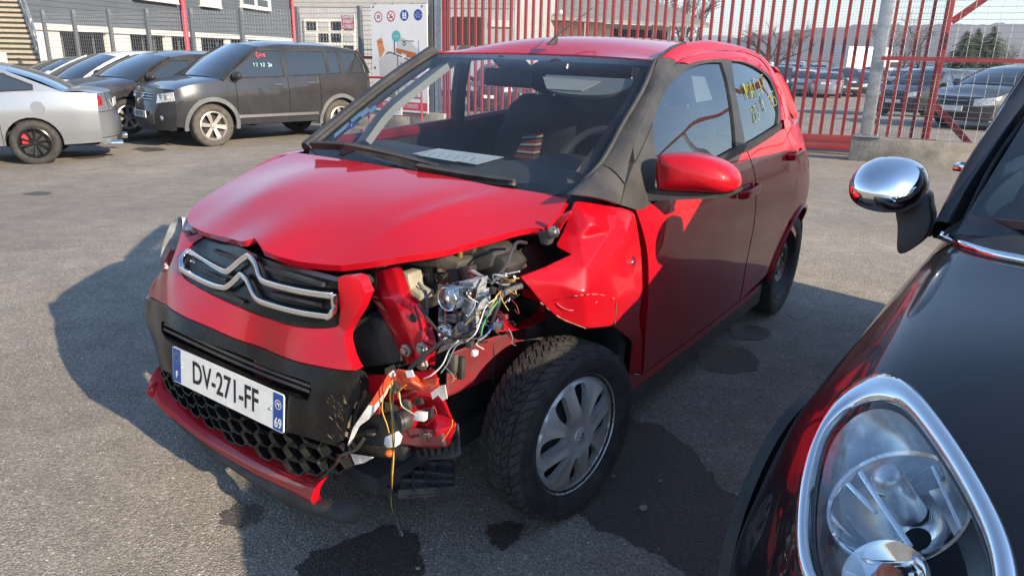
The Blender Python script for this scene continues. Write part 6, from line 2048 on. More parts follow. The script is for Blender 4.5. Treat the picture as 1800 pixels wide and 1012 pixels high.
def tread_mesh(npitch=54):
    mb = MB()
    crown = lambda y: Rt - .0005 - .010 * (abs(y) / .078) ** 3.2
    rows = [(-.080, -.0460, .72, -1), (-.0415, -.0170, .76, -1), (-.0135, -.0010, .80, 0), (.0010, .0135, .80, 0), (.0170, .0415, .76, 1), (.0460, .080, .72, 1)]
    pitch = 2 * math.pi / npitch
    for k in range(npitch):
        for ri, (y0, y1, fill, sg) in enumerate(rows):
            a0 = k * pitch + (.35 * pitch if ri in (1, 4) else 0)
            sk = lambda y: pitch * 2.3 * (abs(y) / .08)
            V = []
            for rr in (0, 1):
                for (y, e) in ((y0, 0), (y0, 1), (y1, 1), (y1, 0)):
                    a = a0 + (e - .5) * pitch * fill * (1. if rr else 1.08) + sk(y)
                    r = crown(y) if rr else Rt - .0105
                    if not rr and abs(y) > .07: r = .268
                    V.append((r * math.cos(a), y * (1 if rr or abs(y) < .07 else .985), r * math.sin(a)))
            mb.add(V, [(4, 5, 6, 7), (0, 1, 5, 4), (1, 2, 6, 5), (2, 3, 7, 6), (3, 0, 4, 7)])
            # sipes as thin slots: two raised leaves per block
    return mb.mesh('tread', M_TREADR, smooth=0, weld=0)


M_TREADR = mat('tread_rubber', (.030, .030, .031), .66, 0, 0, .6, 30, .5, 420, var2=(.075, .068, .060))
ty_m, tr_m = tyre_base(M_RUB), tread_mesh()
fw = link('wheel', None, car); fw.empty_display_size = .1
fw.location = hubc - ax_ * .073; fw.rotation_euler = (CAMB, 0, STEER)
tyo = link('tyre', ty_m, fw); link('tread', tr_m, fw)
# raised rings and letters on the sidewall
mb = MB()
mb.lathe([(.247, .0835), (.249, .0853), (.251, .0835)], (0, 0, 0), 'y', 72).lathe([(.214, .0790), (.216, .0812), (.218, .0795)], (0, 0, 0), 'y', 72)
mb.build('sidewall_ring', M_RUB, fw, smooth=60)
# hubcap: one pressed disc with eight openings
holes = []
for k in range(8):
    a = 2 * math.pi * (k + .15) / 8; tl = (.10 if k % 2 else -.10)
    H_ = []
    for r_, w_ in ((.074, .010), (.094, .021), (.126, .030), (.156, .032), (.169, .020), (.169, -.018), (.156, -.030), (.126, -.026), (.094, -.015), (.074, -.006)):
        b = a + tl * (r_ - .12) / .05 + w_ / r_ * (1.0 if k % 2 else -1.0) * .85
        H_.append((r_ * math.cos(b), r_ * math.sin(b)))
    if k % 2 == 0: H_ = H_[::-1]
    holes.append(spline(H_, 3, True))
out_ = [(.1955 * math.cos(a), .1955 * math.sin(a)) for a in np.linspace(0, 2 * math.pi, 73)[:-1]]


def cap_lift(a, b):
    r = np.hypot(a, b); th = np.arctan2(b, a)
    y = .062 + .016 * sstep(.185, .05, r) - .010 * sstep(.172, .182, r) * sstep(.1965, .186, r) + .006 * sstep(.186, .194, r)
    y = y + .0055 * np.abs(np.cos(4 * th - .47)) * sstep(.045, .09, r) * sstep(.18, .15, r)
    return np.stack([a, y, b], 1)


mb = sheet(out_, cap_lift, (0, -.022, 0), holes, .0095)
link('hubcap', mb.mesh('hubcap', M_HUB, smooth=28), fw)
hc = MB().lathe([(0, .0845), (.020, .0845), (.026, .083), (.028, .076)], (0, 0, 0), 'y', 24).build('hub_badge', M_HUB, fw)
mb = MB()
for z in (.006, -.006):
    mb.bar((-.014, .0855, z - .007), (0, .0855, z + .006), .004, .002, (0, 1, 0)).bar((0, .0855, z + .006), (.014, .0855, z - .007), .004, .002, (0, 1, 0))
mb.build('chevron_mark', M_SATIN, hc, smooth=0)
rim = MB().lathe([(.196, .064), (.190, .058), (.185, .03), (.165, .020), (.150, .028), (.09, .045), (.05, .052), (.0, .052)], (0, 0, 0), 'y', 48).lathe([(.196, -.066), (.19, -.05), (.18, 0), (.185, .03)], (0, 0, 0), 'y', 48).build('rim', M_STEEL, fw)
for k in range(4):
    a = math.pi / 2 * k + .3
    MB().lathe([(0, .018), (.009, .016), (.010, 0)], (.05 * math.cos(a), .05, .05 * math.sin(a)), 'y', 6).build('wheel_bolt', M_METAL, rim)
# rear left wheel : plain black steel rim
rwh = link('wheel', None, car); rwh.location = (-2.34, .690, .288); rwh.rotation_euler = (0, .4, 0)
link('tyre', ty_m, rwh); link('tread', tr_m, rwh)
prof = [(.197, .066), (.192, .072), (.186, .064), (.182, .035), (.168, .020), (.150, .030), (.125, .046), (.100, .050), (.085, .040), (.070, .030), (.045, .034), (.030, .040), (0, .040)]
srim = MB().lathe(prof, (0, 0, 0), 'y', 48).build('rim', M_STEEL, rwh)
for k in range(10):
    a = 2 * math.pi * k / 10
    MB().lathe([(0, .002), (.012, .002), (.014, 0)], (.150 * math.cos(a), .0295, .150 * math.sin(a)), 'y', 10).build('vent', M_DARK, srim)
for k in range(4):
    a = math.pi / 2 * k + .6
    MB().lathe([(0, .016), (.009, .014), (.010, 0)], (.052 * math.cos(a), .034, .052 * math.sin(a)), 'y', 6).build('wheel_bolt', M_METAL, srim)
for x in (0, -2.34):
    o = link('wheel', None, car); o.location = (x, -.70, .288); o.rotation_euler = (0, .2, math.pi)
    link('tyre', ty_m, o); link('rim', srim.data, o)
# arch liners, dark
for (x, y0, y1, r_, sg) in ((-.01, .42, .755, .350, 1), (-2.34, .46, .775, .345, 1)):
    rows = [[(x + r_ * math.cos(a), y, .29 + r_ * math.sin(a)) for a in np.linspace(-.35, math.pi + .35, 24)] for y in (y0, y1 - .02)]
    if x > -1: rows = [[(x + r_ * math.cos(a), y, .29 + r_ * math.sin(a) * 1.02) for a in np.linspace(1.25, math.pi + .45, 18)] for y in (y0, .50)]
    mb = MB(); mb.grid(rows)
    mb.add([(x + r_ * math.cos(a), y0, .29 + r_ * math.sin(a)) for a in np.linspace(-.4, math.pi + .4, 24)], [tuple(range(24))])
    mb.build('arch_liner', M_BLKM, car, smooth=50)
MB().box((-.36, .70, .55), (.05, .09, .38)).build('arch_liner_flap', M_BLKM, car, bevel=.01)

# ---------------------------------------------------------------- opened engine bay
bay = link('engine_bay', None, car); bay.empty_display_size = .1
MB().box((-.18, 0, .62), (.04, 1.3, .60)).build('bulkhead', M_DARK, bay)
MB().box((.15, 0, .24), (.75, .90, .04)).build('floor_tray', M_BLKM, bay)
MB().box((.02, -.58, .52), (.42, .04, .50)).build('inner_wing', M_REDIN, bay)
MB().box((.36, -.05, .46), (.06, .80, .42)).build('radiator', M_DARK, bay)
MB().box((.37, -.02, .765), (.08, .78, .05)).build('slam_panel', M_BLKM, bay, bevel=.01)


def quad_y(name, px, y, m, th=.004, par=bay, bev=0, n=1, smooth=40):
    ys = y if hasattr(y, '__len__') else [y] * len(px)
    P = [TY(u, v, q) for (u, v), q in zip(px, ys)]
    if n > 1: P = spline(P, n, True)
    return MB().prism(P, (0, -th, 0)).build(name, m, par, smooth=smooth, bevel=bev)


def quad_x(name, px, x, m, th=.004, par=bay, bev=0, n=1, smooth=40):
    xs_ = x if hasattr(x, '__len__') else [x] * len(px)
    P = [TX(u, v, q) for (u, v), q in zip(px, xs_)]
    if n > 1: P = spline(P, n, True)
    return MB().prism(P, (-th, 0, 0)).build(name, m, par, smooth=smooth, bevel=bev)


def crump(name, grid_px, xs_, m, th=.004, par=bay, ax='x', jit=.008, seed=0, sub=3, cr=.5):
    """bent sheet metal through a net of sight points"""
    rg = random.Random(seed); rows = []
    for r_, q in zip(grid_px, xs_):
        rows.append([np.array((TX if ax == 'x' else TY)(u, v, (q[i] if hasattr(q, '__len__') else q) + rg.uniform(-jit, jit))) for i, (u, v) in enumerate(r_)])
    mb = MB(); mb.grid(rows)
    o = mb.build(name, m, par, smooth=180, recalc=False)
    md = o.modifiers.new('smooth', 'SUBSURF'); md.levels = md.render_levels = sub
    if cr:
        at = o.data.attributes.new('crease_edge', 'FLOAT', 'EDGE')
        at.data.foreach_set('value', [cr if rg.random() < .6 else .9 for _ in o.data.edges])
    md = o.modifiers.new('skin', 'SOLIDIFY'); md.thickness = th
    return o


# grimy inner wing behind the wheel and the maroon apron above it
crump('inner_wing', [[(786, 622), (830, 604), (870, 590), (930, 578), (1010, 585)], [(784, 655), (830, 640), (872, 622), (930, 615), (1010, 620)], [(783, 697), (822, 682), (860, 664), (930, 650), (1010, 655)]], [.50, .49, .48], M_REDDIRT, ax='y', jit=.008, seed=3)
crump('apron', [[(878, 470), (905, 445), (930, 428), (985, 436), (1012, 440)], [(880, 492), (912, 475), (945, 460), (975, 455), (1008, 450)], [(890, 520), (920, 505), (955, 490), (990, 470), (1010, 458)]], [.50, .55, .60], M_REDDIRT, ax='y', jit=.006, seed=5)
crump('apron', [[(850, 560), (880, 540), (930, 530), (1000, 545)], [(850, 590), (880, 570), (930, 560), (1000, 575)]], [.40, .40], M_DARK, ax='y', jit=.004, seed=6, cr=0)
MB().lathe([(.045, 0), (.045, .30)], TY(935, 590, .50) + np.array((0, 0, -.22)), 'z', 20, True).build('suspension_strut', M_BLK, bay)
# the bent red front-panel arm
arm_px = [[(650, 475), (664, 473), (675, 471), (688, 468), (702, 468)], [(652, 503), (666, 500), (680, 498), (700, 494), (711, 491)], [(655, 522), (675, 526), (692, 524), (708, 520), (720, 516)], [(671, 548), (688, 552), (706, 548), (724, 542), (739, 535)], [(690, 582), (704, 586), (720, 582), (740, 580), (758, 578)], [(700, 606), (714, 612), (730, 610), (750, 606), (768, 602)], [(711, 630), (720, 640), (733, 632), (748, 638), (764, 640)]]
crump('front_panel_arm', arm_px, [[.34, .36, .37, .36, .33], [.39, .41, .425, .41, .37], [.43, .455, .46, .45, .40], [.45, .475, .48, .47, .43], [.46, .485, .49, .48, .45], [.46, .48, .49, .485, .47], [.45, .47, .475, .475, .46]], M_RED, .006, seed=8, jit=.005, cr=.55)
o = MB().lathe([(0, .001), (.011, .001), (.013, -.002)], TX(726, 559, .486), 'x', 16).build('hole', M_DARK, bay)
for (u, v, x_) in ((713, 616, .50), (741, 613, .505), (742, 640, .50), (973, 408, .10)):
    c = TX(u, v, x_)
    MB().lathe([(0, .014), (.010, .012), (.011, .003), (.017, .002), (.018, -.004)], c, 'x', 8).build('bolt', M_METAL, bay)
# soft grey air box in front of the arm
quad_x('air_box', [(608, 580), (616, 573), (627, 570), (630, 560), (646, 557), (672, 563), (684, 575), (694, 592), (700, 632), (688, 640), (650, 645), (626, 642), (612, 620), (606, 598)], .455, M_DIRTBLK, .12, bev=.008, n=2)
quad_x('box_edge', [(606, 578), (616, 571), (630, 562), (648, 557), (640, 566), (622, 578), (610, 600), (614, 622), (608, 606)], .462, M_DIRTBLK, .02, n=2)
quad_x('dark_duct', [(690, 585), (702, 600), (706, 640), (696, 650), (690, 630)], .44, M_DARK, .1)
# battery, fuse box, trays
bt = quad_x('battery', [(700, 462), (760, 462), (762, 525), (704, 522)], .26, M_BLK, .17, bev=.004)
quad_x('battery_label', [(707, 477), (756, 479), (757, 522), (711, 519)], .2625, mat('battery_label_grey', (.045, .045, .045), .5, 0, 0, .3, 60), .001, bt)
mb = MB()
for k, (t, u, v, s_) in enumerate((('CE', 742, 484, .012), ('12V 50Ah', 738, 497, .010), ('420A EN', 738, 505, .010), ('DANGER', 738, 513, .008))):
    put_text(mb, t, s_, TX(u, v, .2645), (0, 1, 0), (0, 0, 1), .8)
mb.build('lettering', M_WHW, bt, smooth=0)
quad_x('battery_lid', [(694, 446), (770, 450), (806, 462), (800, 478), (762, 470), (704, 464)], .275, M_DIRTBLK, .18, bev=.005)
quad_x('fuse_box', [(768, 446), (800, 438), (842, 432), (868, 446), (862, 470), (834, 480), (800, 474), (770, 470)], .20, M_BLKM, .12, bev=.006)
quad_x('fuse_lid', [(770, 440), (812, 430), (834, 436), (830, 446), (782, 452)], .215, M_DIRTBLK, .10, bev=.004)
quad_x('engine_cover', [(640, 470), (700, 452), (770, 440), (790, 470), (760, 540), (700, 560), (650, 520)], .16, M_BLKM, .2, bev=.01)
quad_x('air_duct', [(838, 446), (880, 452), (894, 470), (882, 492), (852, 500), (826, 480)], .19, M_BLK, .10, bev=.008)
quad_x('relay', [(808, 470), (826, 468), (828, 500), (812, 506)], .30, M_BLK, .03, bev=.003)
quad_x('relay', [(786, 474), (802, 470), (806, 492), (790, 496)], .29, M_BLKM, .03, bev=.003)
quad_x('bracket', [(822, 476), (832, 474), (845, 482), (858, 488), (862, 494), (852, 490), (836, 484), (824, 482)], .34, M_SATIN, .003, bev=.0008)
quad_x('white_bottle', [(700, 478), (716, 482), (722, 508), (740, 518), (738, 530), (726, 528), (712, 512)], .33, mat('yellowed_white_plastic', (.33, .31, .25), .5, 0, 0, .3, 20), .06, bev=.005)
MB().lathe([(.010, 0), (.010, .03), (.007, .045)], TX(809, 438, .23) + np.array((0, 0, -.03)), 'z', 12, True).build('battery_terminal', mat('brass', (.50, .36, .12), .35, 1.), bay)
quad_x('hinge_bracket', [(962, 404), (985, 378), (1002, 370), (1003, 378), (990, 392), (978, 414), (966, 420)], .08, M_RED, .012, bev=.003)
quad_x('rubber_buffer', [(944, 410), (960, 404), (968, 416), (962, 432), (950, 430)], .10, M_BLKM, .03, bev=.004)
# broken headlamp: clear housing, two lens rings
hlb = link('broken_headlamp', None, bay)
c = TX(796, 522, .47)
MB().lathe([(.020, .018), (.026, .022), (.031, .018), (.033, .004), (.034, -.030)], c, 'x', 32).build('lens_ring', M_CLEAR, hlb, smooth=50)
MB().lathe([(0, .022), (.010, .020), (.018, .012), (.021, -.002)], c, 'x', 28).build('lens', M_CLEAR, hlb, smooth=60)
MB().lathe([(.030, -.006), (.020, -.035), (.006, -.05), (0, -.05)], c, 'x', 28).build('reflector', M_SATIN, hlb, smooth=60)
MB().lathe([(.0265, .022), (.0285, .0235), (.0305, .021)], c, 'x', 32).build('chrome_ring', M_CHR, hlb)
c2 = TX(784, 584, .48)
MB().blob(c2, (.022, .025, .025), 16, 12).build('lens', M_CLEAR, hlb, smooth=70)
MB().lathe([(.022, .006), (.012, -.02), (0, -.026)], c2, 'x', 20).build('reflector', M_CHR, hlb, smooth=60)
rg = random.Random(12)
M_CLR2 = mat('clear_housing', (.40, .43, .45), .08, .1, .8, .7, 70, .12, 70, rvar=.06, var2=(.10, .11, .12))
for (u0, v0, u1, v1, x_, t_) in ((806, 494, 836, 520, .43, .05), (812, 520, 842, 548, .43, .05), (802, 548, 828, 588, .44, .04), (772, 556, 800, 566, .45, .03), (776, 600, 806, 612, .45, .03), (828, 510, 850, 540, .40, .03), (820, 496, 832, 590, .45, .012), (770, 540, 776, 604, .46, .02)):
    j = lambda: rg.uniform(-3, 3)
    quad_x('housing_shard', [(u0 + j(), v0 + j()), (u1 + j(), v0 + j()), (u1 + j(), v1 + j()), (u0 + j(), v1 + j())], x_, M_CLR2 if u0 > 800 else M_CLEAR, t_, hlb, bev=.003)
for k in range(9):
    u, v = rg.uniform(775, 845), rg.uniform(500, 600); q = [(u + rg.uniform(-9, 9), v + rg.uniform(-9, 9)) for _ in range(3)]
    quad_x('shard', q, .48 + rg.uniform(-.03, .01), M_CLEAR if k % 2 else M_CLR2, .002, hlb)
# bright red bracket below the wing
def ribp(px, ys, w, name, m=M_RED, side=(0, .3, 1), th=.008, par=bay):
    P = spline([TY(u, v, y) for (u, v), y in zip(px, ys)], 5)
    return MB().ribbon(P, side, w, th).build(name, m, par, smooth=40, bevel=.002)


crump('wing_bracket', [[(872, 552), (886, 550), (890, 562), (905, 572), (930, 560), (944, 545), (952, 528), (962, 534)], [(872, 570), (884, 572), (896, 576), (910, 578), (934, 570), (950, 556), (957, 545), (963, 550)], [(871, 584), (884, 583), (900, 582), (918, 579), (938, 573), (950, 567), (958, 560), (962, 557)]], [.52, .55, .56], M_RED, .004, ax='y', jit=.012, seed=15, cr=.7)
crump('wing_bracket', [[(915, 505), (935, 510), (952, 527)], [(920, 520), (940, 526), (955, 533)]], [.60, .58], M_RED, .004, ax='y', jit=.012, seed=16, cr=.7)
for (u, v) in ((930, 563), (952, 552), (905, 570)):
    MB().lathe([(0, .002), (.004, .001), (.005, -.001)], TY(u, v, .575), 'y', 8).build('hole', M_DARK, bay)


# ---- loose looms
def wire(px, xs_, r, m, name='wire', ax='x', n=6, par=bay):
    xs2 = xs_ if hasattr(xs_, '__len__') else [xs_] * len(px)
    P = spline([(TX if ax == 'x' else TY)(u, v, q) for (u, v), q in zip(px, xs2)], 6)
    return MB().tube(P, r, n).build(name, m, par, smooth=60)


def conduit(px, xs_, r, m, name='ribbed_conduit', ax='x', par=bay):
    xs2 = xs_ if hasattr(xs_, '__len__') else [xs_] * len(px)
    P = spline([(TX if ax == 'x' else TY)(u, v, q) for (u, v), q in zip(px, xs2)], 22)
    return MB().tube(P, [r * (1.0 if i % 2 else .82) for i in range(len(P))], 8).build(name, m, par, smooth=25)


conduit([(918, 502), (900, 508), (880, 520), (862, 542), (852, 562), (842, 584)], [.40, .42, .44, .45, .46, .47], .0075, M_GREYW)
conduit([(842, 580), (810, 592), (775, 604), (745, 625), (720, 648)], [.47, .50, .52, .53, .53], .0070, M_BLK)
conduit([(736, 497), (748, 515), (750, 540), (748, 570)], [.34, .36, .38, .40], .0055, M_GREYW)
wire([(925, 427), (910, 426), (900, 440), (890, 465), (880, 480), (862, 500)], [.15, .2, .24, .28, .32, .36], .0050, M_BLK, 'hose')
wire([(735, 535), (760, 570), (785, 590), (815, 592), (838, 580)], [.46, .49, .51, .51, .49], .0040, M_BLK)
wire([(858, 545), (850, 575), (842, 600), (858, 600)], [.46, .48, .5, .5], .0020, M_BLK)
wire([(880, 520), (856, 536), (846, 560), (836, 585), (820, 600)], [.45, .48, .50, .52, .52], .0014, M_WHW)
wire([(884, 524), (866, 540), (850, 570), (846, 590)], [.45, .48, .50, .52], .0013, mat('green_wire', (.05, .35, .08), .5))
wire([(860, 540), (868, 530), (873, 520), (880, 512)], [.48, .48, .47, .46], .0016, M_YEL)
wire([(876, 560), (862, 580), (848, 592), (838, 596)], [.48, .5, .51, .51], .0015, M_BLUEW)
wire([(870, 566), (858, 584), (846, 594)], [.48, .5, .51], .0015, M_BLUEW)
wire([(868, 574), (854, 590), (840, 598)], [.49, .5, .51], .0014, M_YEL)
wire([(866, 600), (869, 630), (866, 660), (874, 690)], [.5, .5, .5, .5], .0022, M_BLKM, ax='y')
wire([(806, 598), (790, 615), (778, 640), (760, 658), (745, 665)], [.53, .54, .55, .56, .56], .0020, M_WHW)
wire([(812, 600), (800, 610), (786, 640), (775, 655)], [.53, .54, .55, .56], .0018, M_GREYW)
for k in range(7):
    u0, v0 = 876 + rg.uniform(-8, 10), 492 + rg.uniform(-8, 14)
    wire([(u0, v0), (u0 + rg.uniform(-10, 25), v0 + rg.uniform(-14, 10)), (u0 + rg.uniform(10, 40), v0 + rg.uniform(-10, 6))], [.46, .48, .48], .0016, rg.choice((M_BLK, M_WHW, M_REDIN, M_YEL, M_BLK)))
wire([(873, 497), (890, 500), (905, 490), (903, 485)], .46, .0026, M_WHITE)
wire([(883, 480), (880, 500), (878, 530), (860, 580)], [.42, .44, .46, .48], .0045, M_BLK)
for (u, v, w_, h_, x_, m, nm) in ((832, 622, 7, 11, .5, M_WHITE, 'connector'), (824, 606, 10, 14, .51, M_BLK, 'connector'), (737, 733, 18, 16, .60, M_WHITE, 'connector'), (793, 640, 14, 34, .47, M_DIRTBLK, 'relay_holder'), (808, 648, 10, 40, .45, M_BLK, 'relay_holder'), (874, 575, 14, 14, .50, M_METAL, 'earth_bolt'), (864, 512, 9, 12, .47, M_BLK, 'connector'), (852, 552, 12, 9, .49, M_GREYW, 'connector'), (888, 500, 8, 16, .46, M_BLK, 'connector')):
    quad_x(nm, [(u - w_ / 2, v - h_ / 2 - 1), (u + w_ / 2, v - h_ / 2 + 2), (u + w_ / 2 - 1, v + h_ / 2), (u - w_ / 2 - 2, v + h_ / 2 - 2)], x_, m, .014, bev=.002)

# ---- low corner: torn red sheet, tape, fog lamp bracket, hanging wire, undertray
crump('torn_panel', [[(640, 655), (680, 660), (720, 655), (765, 650)], [(645, 690), (690, 700), (730, 690), (778, 690)], [(700, 712), (735, 715), (760, 712), (795, 735)], [(712, 745), (740, 752), (770, 760), (803, 745)], [(700, 770), (730, 785), (760, 786), (790, 782)]], [.47, .52, .50, .52, .50], M_RED, .004, jit=.02, seed=21, cr=.7)
crump('torn_panel', [[(700, 748), (740, 752), (780, 756)], [(702, 778), (740, 784), (786, 784)]], [.53, .54], M_REDDIRT, .006, jit=.01, seed=22)
crump('crash_bar', [[(608, 720), (660, 715), (720, 730)], [(610, 775), (660, 790), (725, 800)]], [.50, .49, .46], M_DIRTBLK, .03, jit=.008, seed=23)
crump('orange_tape', [[(683, 652), (700, 648), (722, 651), (738, 668), (772, 664)], [(690, 664), (706, 668), (724, 672), (742, 678), (770, 676)], [(700, 674), (712, 684), (728, 682), (745, 690), (760, 684)]], [.585, .60, .59], M_TAPEO, .002, jit=.014, seed=25, cr=.6)
crump('white_tape', [[(692, 650), (684, 656), (662, 692), (640, 722), (620, 752), (610, 785)], [(696, 660), (692, 672), (672, 704), (652, 734), (632, 748), (616, 782)]], [[.60, .61, .62, .63, .63, .62], [.59, .60, .61, .62, .62, .61]], M_TAPEW, .0015, jit=.006, seed=26, cr=.3)
crump('orange_tape', [[(684, 655), (662, 690), (648, 712)], [(690, 668), (676, 690), (658, 712)]], [[.605, .625, .635], [.600, .620, .632]], M_TAPEO, .002, jit=.004, seed=27)
quad_x('white_scrap', [(724, 650), (728, 662), (716, 664), (712, 652)], .61, M_WHITE, .002)
quad_x('white_scrap', [(757, 690), (772, 678), (782, 676), (786, 700), (778, 704), (770, 694), (760, 702)], .55, M_TAPEW, .002)
crump('tape_tail', [[(592, 800), (620, 797), (658, 803)], [(588, 820), (615, 818), (640, 812)]], [.60, .60], M_TAPEW, .002, jit=.012, seed=29)
crump('tape_tail', [[(570, 803), (590, 797), (612, 797)], [(575, 816), (592, 815), (604, 813)]], [.63, .61], M_RED, .002, jit=.006, seed=30)
fc = TX(703, 741, .56)
MB().lathe([(.0, .010), (.016, .012), (.021, .014), (.026, .008), (.028, -.02)], fc, 'x', 24).build('horn', M_BLK, bay, smooth=40)
wire([(640, 770), (625, 790), (600, 800), (590, 815), (575, 830), (560, 846)], [.62, .63, .64, .64, .64, .64], .0050, M_BLK, 'hose')
wire([(690, 668), (676, 690), (672, 720), (680, 745), (684, 760)], [.62, .62, .61, .60, .59], .0014, M_YEL)
wire([(690, 672), (686, 700), (690, 740), (690, 770), (692, 800), (689, 850), (689, 890), (698, 915), (700, 926)], [.63] * 9, .0018, M_YEL, 'hanging_wire')
wire([(694, 676), (690, 720), (693, 770), (688, 830), (690, 890), (697, 914)], [.632] * 6, .0016, M_BLK, 'hanging_wire')
wire([(702, 690), (706, 712), (722, 724), (732, 730)], [.61] * 4, .0014, mat('green_white_wire', (.35, .55, .38), .5))
wire([(714, 676), (700, 690), (704, 706)], [.61] * 3, .0013, M_YEL)
quad_x('bulb_holder', [(676, 768), (690, 762), (698, 772), (694, 786), (680, 788), (674, 780)], .60, M_WHITE, .022, bev=.003)
MB().blob(TX(684, 796, .595), (.011, .012, .010), 12, 8).build('bulb', M_AMBER, bay, smooth=60)
MB().tube([TX(698, 914, .63), TX(703, 928, .63)], [.005, .007], 8).build('bulb_holder', M_BLK, bay)
MB().blob(TX(705, 937, .63), (.005, .005, .010), 10, 8).build('bulb', M_CLEAR, bay, smooth=60)
# undertray scraps with their ribs
UT = [(612, 812), (660, 818), (704, 806), (745, 815), (799, 821), (799, 861), (770, 868), (720, 872), (690, 866), (640, 850), (585, 838)]
TZ = lambda u, v, z: RF.Z(u, v, z)
P = [TZ(u, v, .16) for u, v in UT]
M_TRAY = mat('scuffed_tray_plastic', (.045, .045, .046), .6, 0, 0, .9, 12, .2, 120, var2=(.15, .14, .125))
tray = MB().prism(P, (0, 0, -.005)).build('undertray', M_TRAY, bay, smooth=0)
mbr = None
for (a, b) in (((704, 806), (706, 868)), ((726, 811), (727, 871)), ((748, 816), (748, 870)), ((773, 818), (772, 866)), ((799, 821), (799, 861)), ((690, 830), (799, 840)), ((690, 848), (799, 852)), ((612, 812), (799, 821)), ((660, 818), (640, 850)), ((630, 815), (606, 842)), ((590, 836), (690, 866)), ((700, 868), (798, 861)), ((645, 826), (700, 838))):
    MB().bar(TZ(*a, .165), TZ(*b, .165), .005, .030).build('rib', M_TRAY, tray)
crump('liner_scrap', [[(716, 785), (750, 788), (790, 770), (806, 742)], [(735, 805), (760, 808), (792, 806), (812, 800)]], [.47, .50], M_BLKM, .004, jit=.01, seed=33)
for k in range(6):
    u = 735 + 12 * k
    MB().bar(TX(u, 790 - k * 3, .50), TX(u + 4, 806, .50), .004, .012).build('rib', M_BLKM, tray)
quad_y('skirt_piece', [(790, 690), (850, 668), (856, 740), (800, 760)], .44, M_DARK, .02)

# tangle of thin cut wires, clips and splinters
rg = random.Random(77)
for k in range(26):
    u, v = rg.uniform(835, 900), rg.uniform(500, 600); x_ = .47 + rg.uniform(-.03, .04)
    P = [(u, v)]
    for q in range(3): P.append((P[-1][0] + rg.uniform(-16, 14), P[-1][1] + rg.uniform(-10, 16)))
    wire(P, x_, rg.uniform(.0007, .0014), rg.choice((M_BLK, M_BLK, M_BLKM, M_GREYW, M_WHW, M_YEL, M_REDIN)))
for k in range(14):
    u, v = rg.uniform(690, 800), rg.uniform(640, 770); x_ = .55 + rg.uniform(-.03, .04)
    P = [(u, v)]
    for q in range(3): P.append((P[-1][0] + rg.uniform(-12, 12), P[-1][1] + rg.uniform(-4, 16)))
    wire(P, x_, rg.uniform(.0007, .0012), rg.choice((M_BLK, M_BLKM, M_GREYW, M_REDIN, M_YEL)))
for k in range(30):
    u, v = rg.choice(((rg.uniform(640, 870), rg.uniform(455, 500)), (rg.uniform(770, 880), rg.uniform(500, 610)), (rg.uniform(640, 800), rg.uniform(650, 780))))
    w_, h_ = rg.uniform(3, 9), rg.uniform(3, 9); a = rg.uniform(-4, 4)
    x_ = .24 if v < 500 else (.45 if v < 615 else .53)
    quad_x('clip', [(u - w_, v - h_ + a), (u + w_, v - h_), (u + w_ - a, v + h_), (u - w_, v + h_ - a)], x_ + rg.uniform(-.01, .03), rg.choice((M_BLK, M_BLKM, M_DIRTBLK, M_DIRTBLK, M_REDDIRT, M_METAL)), .012, bev=.002)

# ---------------------------------------------------------------- cabin
cab = link('cabin', None, car)
rows = []
for x, z in ((-.13, .93), (-.25, .965), (-.45, .985), (-.62, .975), (-.72, .93), (-.75, .80), (-.72, .60)):
    rows.append([(x - .06 * (q * q), q * .66, z + (.012 if .2 < q < .75 and -.7 < x < -.3 else 0)) for q in np.linspace(-1, 1, 21)])
MB().grid(rows).build('dashboard', mat('dashboard_plastic', (.075, .080, .084), .7, 0, 0, .3, 20, .1, 400), cab, smooth=60)
MB().blob((-.62, .36, .985), (.10, .19, .045), 16, 8).build('instrument_hood', M_BLKM, cab, smooth=60)
sc = np.array((-.80, .36, .935))
tl_q = Matrix.Rotation(R(-24), 3, 'Y')
P = [Vector(sc) + tl_q @ Vector((0, .185 * math.cos(a), .185 * math.sin(a))) for a in np.linspace(0, 2 * math.pi, 40)]
M_WHL = mat('worn_wheel_leather', (.085, .088, .09), .5)
sw = MB().tube(P, .016, 8).build('steering_wheel', M_WHL, cab, smooth=60)
for a in (R(0), R(180), R(270)):
    MB().bar(Vector(sc), Vector(sc) + tl_q @ Vector((0, .18 * math.cos(a), .18 * math.sin(a))), .04, .015, (1, 0, 0)).build('spoke', M_BLKM, sw)
MB().blob(sc, (.03, .07, .06), 14, 8).build('hub', M_BLKM, sw, smooth=60)


def seat(y, nm, stripes=False):
    t = link('seat', None, cab)
    MB().blob((-1.18, y, .62), (.28, .25, .12), 16, 8).build('cushion', M_SEAT, t, smooth=60)
    mb = MB()
    for x, z, w, th in ((-1.42, .62, .25, .10),):
        pass
    rows = []
    for z, w, xo in ((.58, .24, 0), (.75, .25, -.05), (.95, .24, -.11), (1.10, .20, -.15), (1.16, .13, -.17)):
        ring = []
        for a in np.linspace(0, 2 * math.pi, 25): ring.append((-1.36 + xo + .075 * math.sin(a), y + w * math.copysign(abs(math.cos(a)) ** .6, math.cos(a)), z))
        rows.append(ring)
    mb.grid(rows); mb.add(rows[-1][:-1], [tuple(range(24))]); mb.build('backrest', M_SEAT, t, smooth=60)
    MB().blob((-1.54, y, 1.25), (.055, .13, .085), 14, 10).build('headrest', M_SEAT, t, smooth=60)
    for s_ in (-.05, .05): MB().tube([(-1.53, y + s_, 1.12), (-1.54, y + s_, 1.2)], .007, 6).build('headrest_post', M_METAL, t)
    return t


